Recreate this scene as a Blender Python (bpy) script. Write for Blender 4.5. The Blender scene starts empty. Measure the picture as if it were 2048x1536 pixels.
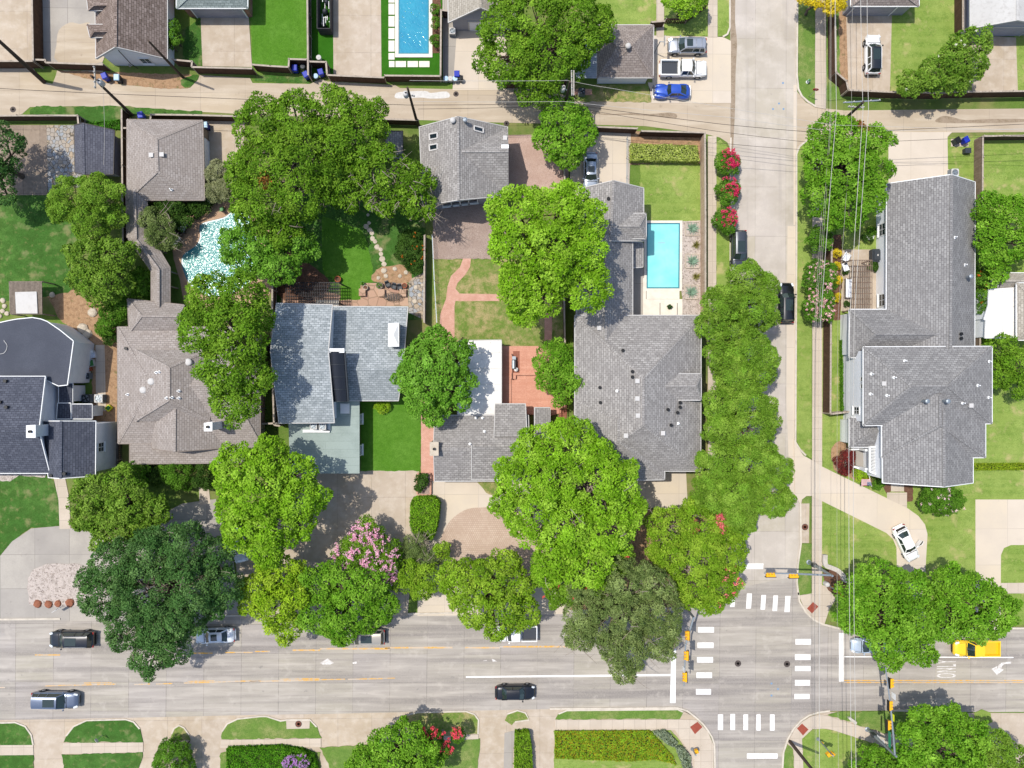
import bpy, math, random
import numpy as np
from mathutils import Vector, Matrix, Quaternion
R = math.radians
random.seed(7)
S = bpy.context.scene
COL = S.collection
# ------------------------------------------------------------------ camera
HC, FPX = 90.0, 1440.0
cam = bpy.data.objects.new("drone_camera", bpy.data.cameras.new("drone_camera"))
COL.objects.link(cam)
CAMLOC = Vector((-2.125, 0.5, HC))
RQ = Vector((-34 / FPX, 8 / FPX, -1)).normalized().rotation_difference(Vector((0, 0, -1)))
cam.location = CAMLOC
cam.rotation_mode = 'QUATERNION'
cam.rotation_quaternion = RQ
cam.data.sensor_width = 36
cam.data.lens = 36 * FPX / 2048
cam.data.clip_end = 5000
S.camera = cam
# ------------------------------------------------------------------ sky, sun, exposure
SUN = Vector((-.39, .175, 1)).normalized()
EL = math.asin(SUN.z)
W = bpy.data.worlds.new("World"); S.world = W; W.use_nodes = True
sky = W.node_tree.nodes.new("ShaderNodeTexSky")
sky.sky_type = 'NISHITA'; sky.sun_disc = False
sky.sun_elevation = EL; sky.sun_rotation = math.atan2(SUN.x, SUN.y)
sky.air_density = 1.0; sky.dust_density = 1.5
bg = W.node_tree.nodes["Background"]
W.node_tree.links.new(sky.outputs[0], bg.inputs[0])
bg.inputs[1].default_value = .15
sl = bpy.data.lights.new("sun", 'SUN'); sl.energy = 3.25; sl.angle = R(.5); sl.color = (1, .955, .875)
so = bpy.data.objects.new("sun", sl); COL.objects.link(so)
so.rotation_mode = 'QUATERNION'
so.rotation_quaternion = Vector((0, 0, -1)).rotation_difference(-SUN)
so.location = SUN * 200
S.view_settings.view_transform = 'Standard'
S.view_settings.look = 'None'
S.view_settings.exposure = 0.44
S.view_settings.gamma = 1
S.cycles.max_bounces = 6; S.cycles.transparent_max_bounces = 6
# ------------------------------------------------------------------ helpers
def P(u, v, z=0.0):
    """where the sight line of photo pixel (u, v) meets the height z"""
    d = RQ @ Vector(((u - 1024) / FPX, -(v - 768) / FPX, -1))
    return CAMLOC + d * ((z - HC) / d.z)
def tag(o, label=None, cat=None, group=None, kind=None):
    if label: o['label'] = label
    if cat: o['category'] = cat
    if group: o['group'] = group
    if kind: o['kind'] = kind
    return o
def empty(name, loc, label, cat, group=None, rz=0):
    o = bpy.data.objects.new(name, None); COL.objects.link(o)
    o.empty_display_size = .3
    o.location = loc; o.rotation_euler = (0, 0, rz)
    return tag(o, label, cat, group)
class MB:
    def __init__(s): s.v = []; s.f = []
    def add(s, vs, fs):
        b = len(s.v); s.v += [Vector(q) for q in vs]; s.f += [[i + b for i in f] for f in fs]; return s
    def poly(s, pts): return s.add(pts, [list(range(len(pts)))])
    def prism(s, pts, z0, z1):
        """vertical prism: plan polygon (counter-clockwise) between z0 and z1"""
        n = len(pts)
        a = sum(pts[i][0] * pts[(i + 1) % n][1] - pts[(i + 1) % n][0] * pts[i][1] for i in range(n))
        if a < 0: pts = list(pts)[::-1]
        vs = [(q[0], q[1], z0) for q in pts] + [(q[0], q[1], z1) for q in pts]
        return s.add(vs, [list(range(n, 2 * n))] + [list(range(n))[::-1]] + [[i, (i + 1) % n, n + (i + 1) % n, n + i] for i in range(n)])
    def slab(s, pts, t):
        """polygon in space with thickness t straight down"""
        n = len(pts); pts = [Vector(q) for q in pts]
        nz = sum(pts[i].x * pts[(i + 1) % n].y - pts[(i + 1) % n].x * pts[i].y for i in range(n))
        if nz < 0: pts = pts[::-1]
        lo = [q - Vector((0, 0, t)) for q in pts]
        return s.add(pts + lo, [list(range(n)), list(range(n, 2 * n))[::-1]] + [[(i + 1) % n, i, n + i, n + (i + 1) % n] for i in range(n)])
    def box(s, c, size, rz=0):
        c = Vector(c); hx, hy, hz = size[0] / 2, size[1] / 2, size[2] / 2
        m = Matrix.Rotation(rz, 3, 'Z')
        vs = [c + m @ Vector((x, y, z)) for z in (-hz, hz) for x, y in ((-hx, -hy), (hx, -hy), (hx, hy), (-hx, hy))]
        return s.add(vs, [[3, 2, 1, 0], [4, 5, 6, 7], [0, 1, 5, 4], [1, 2, 6, 5], [2, 3, 7, 6], [3, 0, 4, 7]])
    def bar(s, p, q, w, h):
        """box beam from p to q, w wide, h high"""
        p, q = Vector(p), Vector(q); d = q - p
        if d.length < 1e-5: return s
        d.normalize()
        sd = d.cross(Vector((0, 0, 1)))
        if sd.length < 1e-3: sd = Vector((1, 0, 0))
        sd.normalize(); up = sd.cross(d)
        vs = [e + sd * (a * w / 2) + up * (b * h / 2) for e in (p, q) for a, b in ((-1, -1), (1, -1), (1, 1), (-1, 1))]
        return s.add(vs, [[0, 1, 2, 3], [7, 6, 5, 4], [0, 4, 5, 1], [1, 5, 6, 2], [2, 6, 7, 3], [3, 7, 4, 0]])
    def tube(s, pts, rad, n=8, cap=True):
        pts = [Vector(p) for p in pts]
        if not hasattr(rad, '__len__'): rad = [rad] * len(pts)
        b = len(s.v); k = len(pts)
        for i, p in enumerate(pts):
            d = (pts[min(i + 1, k - 1)] - pts[max(i - 1, 0)]).normalized()
            a = d.orthogonal() if abs(d.z) > .9 else d.cross(Vector((0, 0, 1)))
            if abs(d.z) > .9: a = Vector((1, 0, 0)) - d * d.x
            a.normalize(); c = d.cross(a)
            for j in range(n):
                t = 2 * math.pi * j / n
                s.v.append(p + (a * math.cos(t) + c * math.sin(t)) * rad[i])
        for i in range(k - 1):
            for j in range(n):
                s.f.append([b + i * n + j, b + i * n + (j + 1) % n, b + (i + 1) * n + (j + 1) % n, b + (i + 1) * n + j])
        if cap:
            s.f.append([b + j for j in range(n)][::-1]); s.f.append([b + (k - 1) * n + j for j in range(n)])
        return s
    def lathe(s, c, prof, n=16):
        """prof: (radius, z) pairs from the bottom up around the vertical through c"""
        c = Vector(c); b = len(s.v); k = len(prof)
        for r, z in prof:
            for j in range(n):
                t = 2 * math.pi * j / n
                s.v.append(c + Vector((r * math.cos(t), r * math.sin(t), z)))
        for i in range(k - 1):
            for j in range(n):
                s.f.append([b + i * n + j, b + i * n + (j + 1) % n, b + (i + 1) * n + (j + 1) % n, b + (i + 1) * n + j])
        s.f.append([b + j for j in range(n)][::-1]); s.f.append([b + (k - 1) * n + j for j in range(n)])
        return s
    def build(s, name, mat, parent=None, smooth=False, local=False):
        """one mesh object; with a parent the world vertices become relative to it (unless they are local already)"""
        off = Vector((0, 0, 0))
        if parent is not None and not local:
            q = parent
            while q is not None: off += q.location; q = q.parent
        me = bpy.data.meshes.new(name)
        me.from_pydata([tuple(q - off) for q in s.v], [], s.f)
        uv = me.uv_layers.new(name="UVMap")
        co = np.empty(len(uv.data) * 2, dtype=np.float32)
        for p in me.polygons:
            n = p.normal
            h = Vector((0, 0, 1)).cross(n)
            if h.length < .12: a, b = Vector((1, 0, 0)), Vector((0, 1, 0))
            else:
                h.normalize(); a = h; b = n.cross(h)
            for li in p.loop_indices:
                w = me.vertices[me.loops[li].vertex_index].co + off
                co[2 * li] = w.dot(a); co[2 * li + 1] = w.dot(b)
        uv.data.foreach_set("uv", co)
        if mat: me.materials.append(mat)
        if smooth: me.polygons.foreach_set("use_smooth", [True] * len(me.polygons))
        o = bpy.data.objects.new(name, me); COL.objects.link(o)
        if parent is not None: o.parent = parent
        else:
            pass
        return o
def origin(o):
    """move a single-mesh thing's origin to its base"""
    me = o.data; n = len(me.vertices)
    a = np.empty(n * 3, dtype=np.float32); me.vertices.foreach_get("co", a); a = a.reshape(-1, 3)
    c = np.array([(a[:, 0].min() + a[:, 0].max()) / 2, (a[:, 1].min() + a[:, 1].max()) / 2, a[:, 2].min()], dtype=np.float32)
    me.vertices.foreach_set("co", (a - c).ravel()); o.location = [float(q) for q in c]; me.update()
    return o
def smoothpoly(pts, k=4, closed=True):
    """Catmull-Rom through the points"""
    n = len(pts); out = []
    for i in range(n if closed else n - 1):
        g = (lambda j: pts[j % n]) if closed else (lambda j: pts[max(0, min(n - 1, j))])
        p0, p1, p2, p3 = [np.array(g(i + j), dtype=float) for j in (-1, 0, 1, 2)]
        for t in np.linspace(0, 1, k, endpoint=False):
            out.append(tuple(.5 * (2 * p1 + (p2 - p0) * t + (2 * p0 - 5 * p1 + 4 * p2 - p3) * t * t + (3 * p1 - p0 - 3 * p2 + p3) * t ** 3)))
    if not closed: out.append(tuple(pts[-1]))
    return out
# ------------------------------------------------------------------ materials
def lin(c):
    if isinstance(c, str):
        c = [int(c[i:i + 2], 16) / 255 for i in (0, 2, 4)]
        return tuple(x / 12.92 if x <= .04045 else ((x + .055) / 1.055) ** 2.4 for x in c)
    return tuple(c)
def mat(name, c, layers=(), rough=.8, spec=.3, metal=0, bump=None, brick=None, coat=0, alpha=None):
    """principled material; layers = (scale, colour, amount, lo, hi[, stretch]); brick = dict for a brick pattern laid out in metres"""
    m = bpy.data.materials.new(name); m.use_nodes = True
    nt = m.node_tree; N = nt.nodes; L = nt.links
    b = N["Principled BSDF"]
    b.inputs["Roughness"].default_value = rough
    b.inputs["Specular IOR Level"].default_value = spec
    b.inputs["Metallic"].default_value = metal
    b.inputs["Coat Weight"].default_value = coat
    geo = N.new("ShaderNodeNewGeometry")
    cur = None
    def mix(f, A, B, amt=1.0, typ='MIX'):
        x = N.new("ShaderNodeMix"); x.data_type = 'RGBA'; x.blend_type = typ
        if amt != 1.0 and not isinstance(f, float):
            mm = N.new("ShaderNodeMath"); mm.operation = 'MULTIPLY'; L.new(f, mm.inputs[0]); mm.inputs[1].default_value = amt; f = mm.outputs[0]
        if isinstance(f, float): x.inputs[0].default_value = f
        else: L.new(f, x.inputs[0])
        for i, q in ((6, A), (7, B)):
            if isinstance(q, tuple): x.inputs[i].default_value = (*q, 1)
            else: L.new(q, x.inputs[i])
        return x.outputs[2]
    cur = lin(c)
    bfac = None
    if brick:
        uvn = N.new("ShaderNodeUVMap")
        src = uvn.outputs[0]
        mp = N.new("ShaderNodeMapping"); mp.inputs["Rotation"].default_value = (0, 0, brick.get('rot', 0)); L.new(src, mp.inputs[0])
        mp.inputs["Location"].default_value = (*brick.get('loc', (0, 0)), 0)
        bt = N.new("ShaderNodeTexBrick"); L.new(mp.outputs[0], bt.inputs["Vector"])
        bt.offset = brick.get('offset', .5); bt.squash = 1
        bt.inputs["Scale"].default_value = 1
        bt.inputs["Brick Width"].default_value = brick['w']; bt.inputs["Row Height"].default_value = brick['h']
        bt.inputs["Mortar Size"].default_value = brick.get('m', .01); bt.inputs["Mortar Smooth"].default_value = .1
        bt.inputs["Bias"].default_value = brick.get('bias', 0)
        bt.inputs["Color1"].default_value = (*lin(c), 1); bt.inputs["Color2"].default_value = (*lin(brick['c2']), 1)
        bt.inputs["Mortar"].default_value = (*lin(brick.get('mc', c)), 1)
        cur = bt.outputs["Color"]; bfac = bt.outputs["Fac"]
    for ly in layers:
        sc, col, amt, lo, hi = ly[:5]
        no = N.new("ShaderNodeTexNoise"); no.inputs["Scale"].default_value = sc; no.inputs["Detail"].default_value = 4
        no.inputs["Roughness"].default_value = .6
        if len(ly) > 5:
            mp = N.new("ShaderNodeMapping"); mp.inputs["Scale"].default_value = ly[5]; L.new(geo.outputs["Position"], mp.inputs[0]); L.new(mp.outputs[0], no.inputs["Vector"])
        else: L.new(geo.outputs["Position"], no.inputs["Vector"])
        mr = N.new("ShaderNodeMapRange"); mr.inputs[1].default_value = lo; mr.inputs[2].default_value = hi; L.new(no.outputs[0], mr.inputs[0])
        cur = mix(mr.outputs[0], cur, lin(col), amt)
    if isinstance(cur, tuple): b.inputs["Base Color"].default_value = (*cur, 1)
    else: L.new(cur, b.inputs["Base Color"])
    if bump:
        no = N.new("ShaderNodeTexNoise"); no.inputs["Scale"].default_value = bump[0]; no.inputs["Detail"].default_value = 3
        L.new(geo.outputs["Position"], no.inputs["Vector"])
        bu = N.new("ShaderNodeBump"); bu.inputs["Strength"].default_value = bump[1]; bu.inputs["Distance"].default_value = bump[2] if len(bump) > 2 else .05
        L.new(no.outputs[0], bu.inputs["Height"]); L.new(bu.outputs[0], b.inputs["Normal"])
    m.diffuse_color = (*lin(c), 1)
    return m
MT = {}
def shingle(name, c, c2, mc):
    return mat(name, c, [(3.2, c2, .3, .42, .62), (.35, c, .5, .4, .7), (14, mc, .35, .5, .7)], rough=.93, spec=.15, bump=(9, .5, .04),
               brick=dict(w=.5, h=.27, m=.028, c2=c2, mc=mc, bias=-.1))
def init_mats():
    m = MT
    # paving
    m['road'] = mat('worn_concrete_road', 'a0998a', [(.11, '948d82', .75, .42, .66), (.5, 'c2b9ae', .5, .45, .7, (.3, 2.2, 1)), (1, '7c7671', .85, .48, .64, (.018, .5, 1)), (.45, '746e6a', .6, .52, .72, (.12, 3.0, 1)), (6, 'a39b92', .4, .4, .7), (1.3, '74706d', .55, .64, .75), (.7, 'b8b0a5', .35, .56, .7)],
                    rough=.9, spec=.2, bump=(5, .15, .02), brick=dict(w=4.6, h=3.6, m=.03, c2='9c9590', mc='6b6560', offset=0, loc=(1.0, 1.45), rot=.012))
    m['street'] = mat('pale_concrete_street', 'aba291', [(.13, '9c9384', .7, .42, .66), (.5, 'c6bdb2', .5, .45, .7), (.4, '8e8782', .4, .56, .74, (3.0, .12, 1)), (6, 'a79f96', .35, .4, .7), (1.3, '857e78', .4, .66, .76)],
                      rough=.9, spec=.2, bump=(5, .15, .02), brick=dict(w=3.9, h=6.2, m=.025, c2='b1a89f', mc='8b837b', offset=0, loc=(-3.3, 0)))
    m['alley'] = mat('tan_concrete_alley', 'b0a088', [(.16, '9f907c', .75, .42, .66), (.5, 'c6baa8', .5, .45, .7, (.3, 2, 1)), (7, 'a89a88', .4, .4, .7), (1.1, '857665', .5, .64, .76)],
                     rough=.92, spec=.2, bump=(5, .15, .02), brick=dict(w=5.5, h=6, m=.025, c2='ab9d8b', mc='8a7e70', offset=0))
    m['drive'] = mat('driveway_concrete', 'b0a08a', [(.25, '9c8c76', .7, .42, .66), (.9, 'c4b9aa', .5, .45, .7), (8, 'a5988a', .4, .4, .7), (1.7, '83776b', .45, .64, .78)],
                     rough=.92, spec=.2, bump=(6, .12, .02), brick=dict(w=4.2, h=4.6, m=.025, c2='afa191', mc='8a7f73', offset=0, loc=(.7, .3)))
    m['drive_pale'] = mat('pale_driveway_concrete', 'c2b49e', [(.25, 'b8ac9c', .7, .42, .66), (8, 'b9ae9f', .3, .4, .7), (1.5, '978c7f', .3, .66, .78)],
                          rough=.92, spec=.2, bump=(6, .1, .02), brick=dict(w=4.2, h=4.6, m=.02, c2='c2b6a7', mc='9b9083', offset=0))
    m['drive_grey'] = mat('grey_driveway_concrete', 'a9a297', [(.25, '8d8780', .7, .42, .66), (8, '938d86', .4, .4, .7), (1.5, '726c66', .45, .64, .78)],
                          rough=.92, spec=.2, bump=(6, .12, .02), brick=dict(w=4.2, h=4.2, m=.025, c2='98928b', mc='77716b', offset=0))
    m['patio_brown'] = mat('stained_brown_concrete', '8b7c6d', [(.4, '75675a', .7, .42, .62), (2, '9a8b7b', .5, .45, .65), (1.2, '5f5348', .5, .6, .74)], rough=.92, brick=dict(w=2.0, h=2.6, m=.025, c2='83756a', mc='5f554b', offset=0))
    m['walk'] = mat('sidewalk_concrete', 'bdb09f', [(.4, 'aa9d8c', .6, .42, .66), (8, 'a99d8e', .35, .4, .7)],
                    rough=.92, spec=.2, bump=(6, .12, .02), brick=dict(w=1.4, h=1.4, m=.02, c2='b5a898', mc='94897c', offset=0))
    m['kerb'] = mat('kerb_concrete', 'c3b9aa', [(1.2, 'a39a8c', .6, .45, .65), (9, 'afa597', .4, .4, .7)], rough=.9)
    m['stain'] = mat('damp_silt_stain', '8f7f6c', [(1.4, '75654f', .8, .4, .65), (6, '9c8d7b', .5, .4, .65)], rough=.8)
    m['patch'] = mat('fresh_pale_concrete_patch', 'c8c6c2', [(2.5, 'b2aeaa', .6, .4, .65)], rough=.9)
    m['paint'] = mat('worn_white_paint', 'e6e4e0', [(3.5, 'b9b4ae', .7, .6, .68), (.8, 'd8d5d0', .5, .5, .7), (7, 'c4bfb8', .6, .6, .7)], rough=.7); m['paintworn'] = mat('faded_white_paint', 'd2cec9', [(2.5, 'b5aea7', .9, .46, .58), (7, 'beb8b1', .5, .5, .6)], rough=.8)
    m['yellow'] = mat('worn_yellow_paint', 'cf9c42', [(2.2, 'b5a48e', .9, .46, .58), (.5, 'b2aaa0', .75, .46, .6)], rough=.7)
    m['brickpad'] = mat('red_tactile_paving', '8f4636', [(5, '7a3a2d', .5, .4, .6)], rough=.85)
    m['redbrick'] = mat('salmon_brick_paving', 'bd8f7b', [(1.2, 'a97c68', .5, .42, .62), (7, 'c9a08e', .4, .5, .7)], rough=.9, brick=dict(w=.24, h=.12, m=.012, c2='c79c89', mc='a5857a'))
    m['paver'] = mat('tan_circle_pavers', 'b09a88', [(.4, 'a08a78', .5, .42, .62), (1.5, '86705f', .35, .64, .75)], rough=.9, brick=dict(w=.26, h=.26, m=.014, c2='b9a593', mc='8c7a6b'))
    m['gravel'] = mat('pinkish_gravel', '97857b', [(14, 'b5a498', .8, .45, .6), (9, '735f56', .7, .5, .65), (.5, '8c796e', .5, .4, .6)], rough=.95, bump=(16, .8, .05))
    m['gravelpink'] = mat('fine_tan_gravel', 'ab9184', [(14, 'bfa89b', .7, .45, .6), (9, '8c7468', .6, .5, .65), (.4, '9e8274', .5, .4, .6)], rough=.95, bump=(16, .6, .04))
    m['whitegravel'] = mat('white_gravel', 'a99d94', [(11, 'c2b7ae', .8, .45, .6), (5, '6e635c', .9, .56, .62), (2.2, '8c8177', .6, .5, .62)], rough=.95, bump=(14, .8, .05))
    m['flag'] = flagstone('buff_flagstone', 'a3927c', '8f959b', '5b5347', 2.1)
    m['flagred'] = flagstone('pinkish_flagstone', 'ae917b', 'a07d6b', '8b735f', .9)
    m['mulch'] = mat('bark_mulch', '5d4334', [(8, '7a5947', .7, .45, .6), (2, '42301f', .6, .5, .7)], rough=.97, bump=(12, .7, .05))
    m['dirt'] = mat('bare_tan_dirt', '9c7d5f', [(2.2, '7c6148', .7, .42, .62), (9, 'b39879', .5, .5, .65), (1.1, '566230', .55, .6, .7)], rough=.97, bump=(9, .5, .05))
    # grass
    gb = (14, .9, .05)
    m['grass'] = mat('bright_lawn', '768c3e', [(.16, '92a056', .85, .42, .6), (.9, '627a33', .6, .42, .6), (2.6, '84984c', .5, .45, .62), (9, '506c28', .55, .45, .62), (.45, 'b0a372', .7, .56, .68), (1.4, '9c8f62', .6, .62, .72), (.5, '84944a', .5, .45, .6, (.2, 3, 1))], rough=.95, spec=.1, bump=gb)
    m['grass_dk'] = mat('dark_lawn', '40662a', [(.2, '537636', .8, .42, .6), (1.2, '385422', .6, .42, .6), (9, '2c4b18', .55, .45, .62), (.4, '84805a', .7, .55, .67), (1.6, '6f7444', .6, .58, .7)], rough=.95, spec=.1, bump=gb)
    m['grass_lush'] = mat('lush_even_lawn', '4d7822', [(.3, '608834', .7, .42, .6), (1.4, '446c1e', .6, .42, .6), (4, '567f2c', .5, .45, .62), (9, '3a6413', .5, .45, .62)], rough=.95, spec=.1, bump=gb)
    m['grass_dry'] = mat('patchy_dry_lawn', '70823f', [(.3, 'a3936a', .95, .42, .56), (1.1, '5d7630', .8, .44, .6), (3, '99895f', .5, .5, .64), (9, '546b2c', .5, .45, .62)], rough=.95, spec=.1, bump=gb)
    m['grass_verge'] = mat('roadside_grass', '66803a', [(.4, '8b8e58', .75, .45, .62), (1.5, '557230', .6, .42, .62), (9, '4a662a', .6, .45, .62), (.8, 'a39a70', .4, .62, .74)], rough=.95, spec=.1, bump=gb)
    m['turf'] = mat('artificial_turf', '2e5f14', [(6, '28550f', .5, .42, .6), (.5, '386b1b', .5, .4, .6)], rough=.95, spec=.1, bump=gb)
    m['ground'] = mat('neighbourhood_ground', '5c7730', [(.06, '8c7d58', .8, .45, .6), (.5, '4d6a26', .7, .42, .62), (6, '6e7a44', .5, .42, .62)], rough=.97, spec=.1, bump=gb)
    m['ivy'] = mat('ground_cover_soil', '3f4d1c', [(3, '556a20', .7, .4, .6)], rough=.95)
    # roofs
    m['r_brown'] = shingle('brown_shingle', '8c837c', 'a39b95', '6c645f')
    m['r_brown2'] = shingle('mottled_brown_shingle', '6b5d55', '978880', '423932')
    m['r_grey'] = shingle('grey_shingle', '837f7c', 'a4a09c', '5f5c59')
    m['r_dgrey'] = shingle('dark_grey_shingle', '787675', '969492', '565453')
    m['r_blue'] = shingle('blue_grey_shingle', '848a8c', 'b0b5b7', '5e6568')
    m['r_slate'] = shingle('slate_shingle', '454852', '5c5f69', '30323a')
    m['r_char'] = shingle('charcoal_shingle', '4e4f58', '64656e', '393a42')
    m['r_taupe'] = shingle('taupe_shingle', '827770', '9d928b', '5b524d')
    m['r_tan'] = shingle('pale_tan_shingle', '938c80', 'b0a99d', '6c665c')
    m['r_greygreen'] = shingle('grey_green_shingle', '77807d', '98a19d', '525b58')
    m['r_pale'] = mat('pale_membrane_roof', 'b4b2ae', [(2.2, '94908b', .6, .5, .66), (.4, 'a9a6a2', .5, .4, .6)], rough=.9)
    m['r_white'] = mat('white_membrane_roof', 'dedbd6', [(.5, 'c3beb7', .6, .48, .66), (1.6, 'a79f95', .6, .64, .72), (4, 'b9b2aa', .4, .6, .72)], rough=.85, brick=dict(w=12, h=1.9, m=.03, c2='d9d6d0', mc='b5b0a9'))
    m['r_green'] = mat('grey_green_rolled_roof', '8b9791', [(.6, '7d8983', .6, .42, .62), (5, '97a29c', .3, .4, .6)], rough=.9, brick=dict(w=9, h=.98, m=.015, c2='909c96', mc='6f7a74'))
    m['r_navy'] = mat('smooth_navy_membrane_roof', '43464f', [(.4, '4e515a', .6, .4, .62), (7, '3a3d45', .4, .45, .6)], rough=.9)
    m['r_metal'] = mat('bare_corrugated_metal', '9fa6ae', [(1.2, 'b9bec3', .6, .45, .6), (3, '878d94', .4, .5, .65)], rough=.55, metal=.3)
    # walls
    m['w_white'] = mat('white_siding', 'e2e4e8', [(.8, 'd4d7dc', .4, .45, .65)], rough=.8, brick=dict(w=20, h=.22, m=.015, c2='e5e7ea', mc='c2c6cb'))
    m['w_cream'] = mat('painted_stucco_wall', 'e3e4e8', [(1.3, 'd0d2d8', .5, .45, .65), (6, 'd6d8de', .3, .4, .6)], rough=.85)
    m['w_grey'] = mat('grey_painted_wall', '9b9aa0', [(1.1, '8c8b90', .5, .45, .65)], rough=.85)
    m['w_brick'] = mat('red_brick_wall', '8a5846', [(1.1, '744636', .5, .45, .65)], rough=.92, brick=dict(w=.24, h=.09, m=.012, c2='9a6955', mc='a08e80'))
    m['w_tan'] = mat('tan_brick_wall', '8d7a66', [(1.1, '78654f', .5, .45, .65)], rough=.92, brick=dict(w=.24, h=.09, m=.012, c2='9b8974', mc='a3968a'))
    m['white'] = mat('white_trim_paint', 'dcdcda', [(2, 'c6c5c2', .4, .5, .7)], rough=.6)
    m['offwhite'] = mat('grey_white_trim', 'b9b6b2', [(2, 'a29e99', .4, .5, .7)], rough=.65)
    m['darktrim'] = mat('dark_trim', '46423f', rough=.7)
    m['browntrim'] = mat('taupe_trim', '7f746b', rough=.75)
    m['glass'] = mat('window_glass', '1d262c', rough=.06, spec=.8)
    m['carglass'] = mat('car_glass', '27332f', rough=.04, spec=.9)
    m['black'] = mat('black_plastic', '151617', rough=.5)
    m['tyre'] = mat('tyre_rubber', '1a1a1b', rough=.85)
    m['rim'] = mat('alloy_rim', '9a9da1', rough=.35, metal=.8)
    m['steel'] = mat('galvanised_steel', '8f979d', [(4, '7c848a', .4, .45, .6)], rough=.45, metal=.5)
    m['iron'] = mat('cast_iron', '4a4340', [(8, '6b5f58', .6, .45, .6)], rough=.75, metal=.3)
    m['rust'] = mat('rusty_cast_iron', '6e4434', [(8, '573427', .6, .45, .6)], rough=.85)
    m['fence'] = mat('dark_stained_fence_boards', '4a3528', [(1.5, '3a291f', .6, .42, .62), (7, '5d4536', .5, .45, .65, (1, 1, .1))], rough=.9)
    m['fence2'] = mat('weathered_fence_boards', '7d6a5b', [(1.5, '665447', .6, .42, .62), (7, '938172', .5, .45, .65, (1, 1, .1))], rough=.9)
    m['fence3'] = mat('pale_cedar_fence_boards', 'b9a08a', [(1.5, 'a18873', .6, .42, .62), (7, 'c9b29e', .5, .45, .65, (1, 1, .1))], rough=.9)
    m['fencetop'] = mat('weathered_fence_cap', 'a79b8d', [(2, '8b7f72', .6, .42, .62)], rough=.9)
    m['pole'] = mat('creosoted_timber_pole', '40352d', [(3, '58493d', .6, .42, .62, (1, 1, .1))], rough=.9)
    m['crossarm'] = mat('weathered_grey_crossarm', 'a39d94', [(3, '8a847b', .5, .42, .62)], rough=.9)
    m['deck'] = mat('redwood_stained_deck', 'c28a73', [(1, 'b07a64', .5, .42, .62), (6, 'cf9f8b', .4, .5, .65)], rough=.8, brick=dict(w=3.6, h=.15, m=.012, c2='cb967f', mc='8c6553'))
    m['deckdark'] = mat('dark_redwood_boards', '8f5a49', [(1, '7d4b3b', .5, .42, .62)], rough=.85, brick=dict(w=3.6, h=.15, m=.012, c2='98624f', mc='553429', rot=R(90)))
    m['lumber'] = mat('weathered_lumber', '8a7d70', [(3, '6f6358', .6, .42, .62)], rough=.9)
    m['pergdark'] = mat('dark_pergola_timber', '3c3a3b', [(3, '4c494a', .6, .42, .62)], rough=.85)
    m['stone'] = mat('pale_limestone', 'b7ab99', [(2.5, '9b8f7e', .6, .42, .62), (8, 'c9bfae', .4, .5, .65)], rough=.9)
    m['coping'] = mat('cream_pool_coping', 'd9d0c2', [(1.5, 'c9bfb0', .5, .42, .62)], rough=.85)
    m['pooldeck'] = mat('tan_pool_deck', 'a88b72', [(.8, '96795f', .6, .42, .62), (9, 'b4977f', .4, .45, .6)], rough=.9)
    m['rock'] = mat('reddish_boulder', '8d5a43', [(3, '72442f', .6, .4, .6)], rough=.9)
    m['bluebin'] = mat('blue_bin_plastic', '1b2f9c', rough=.45)
    m['greybin'] = mat('grey_bin_plastic', '33383d', rough=.5)
    m['ltblue'] = mat('pale_blue_lid_plastic', 'a9c4d6', rough=.5)
    m['greenbin'] = mat('green_plastic', '3d7a3a', rough=.5)
    m['terra'] = mat('terracotta', 'a4583a', [(4, '8d4a30', .5, .4, .6)], rough=.85)
    m['cushion'] = mat('white_cushion_fabric', 'd4d6da', rough=.9)
    m['sigyellow'] = mat('signal_housing_yellow', 'e0a51c', [(3, 'cf9415', .4, .45, .6)], rough=.5)
    m['signgreen'] = mat('street_sign_green', '1f7a5c', rough=.4)
    m['signlime'] = mat('sign_fluorescent_yellow_green', 'd6dd22', rough=.5)
    m['wire'] = mat('aluminium_wire', 'b9b4ac', rough=.6, metal=.2)
    m['wiredark'] = mat('black_insulated_wire', '25221f', rough=.8)
    m['bark'] = mat('tree_bark', '63554a', [(5, '4b3f36', .6, .42, .62, (1, 1, .2)), (2, '7b6e62', .4, .5, .65)], rough=.95, bump=(10, .6, .05))
    m['barkpale'] = mat('pale_smooth_bark', '93877a', [(3, '776b5f', .6, .42, .62)], rough=.9)
    m['concretewall'] = mat('pale_masonry', 'b9b2a8', [(2, 'a19a90', .6, .42, .62)], rough=.9)
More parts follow.
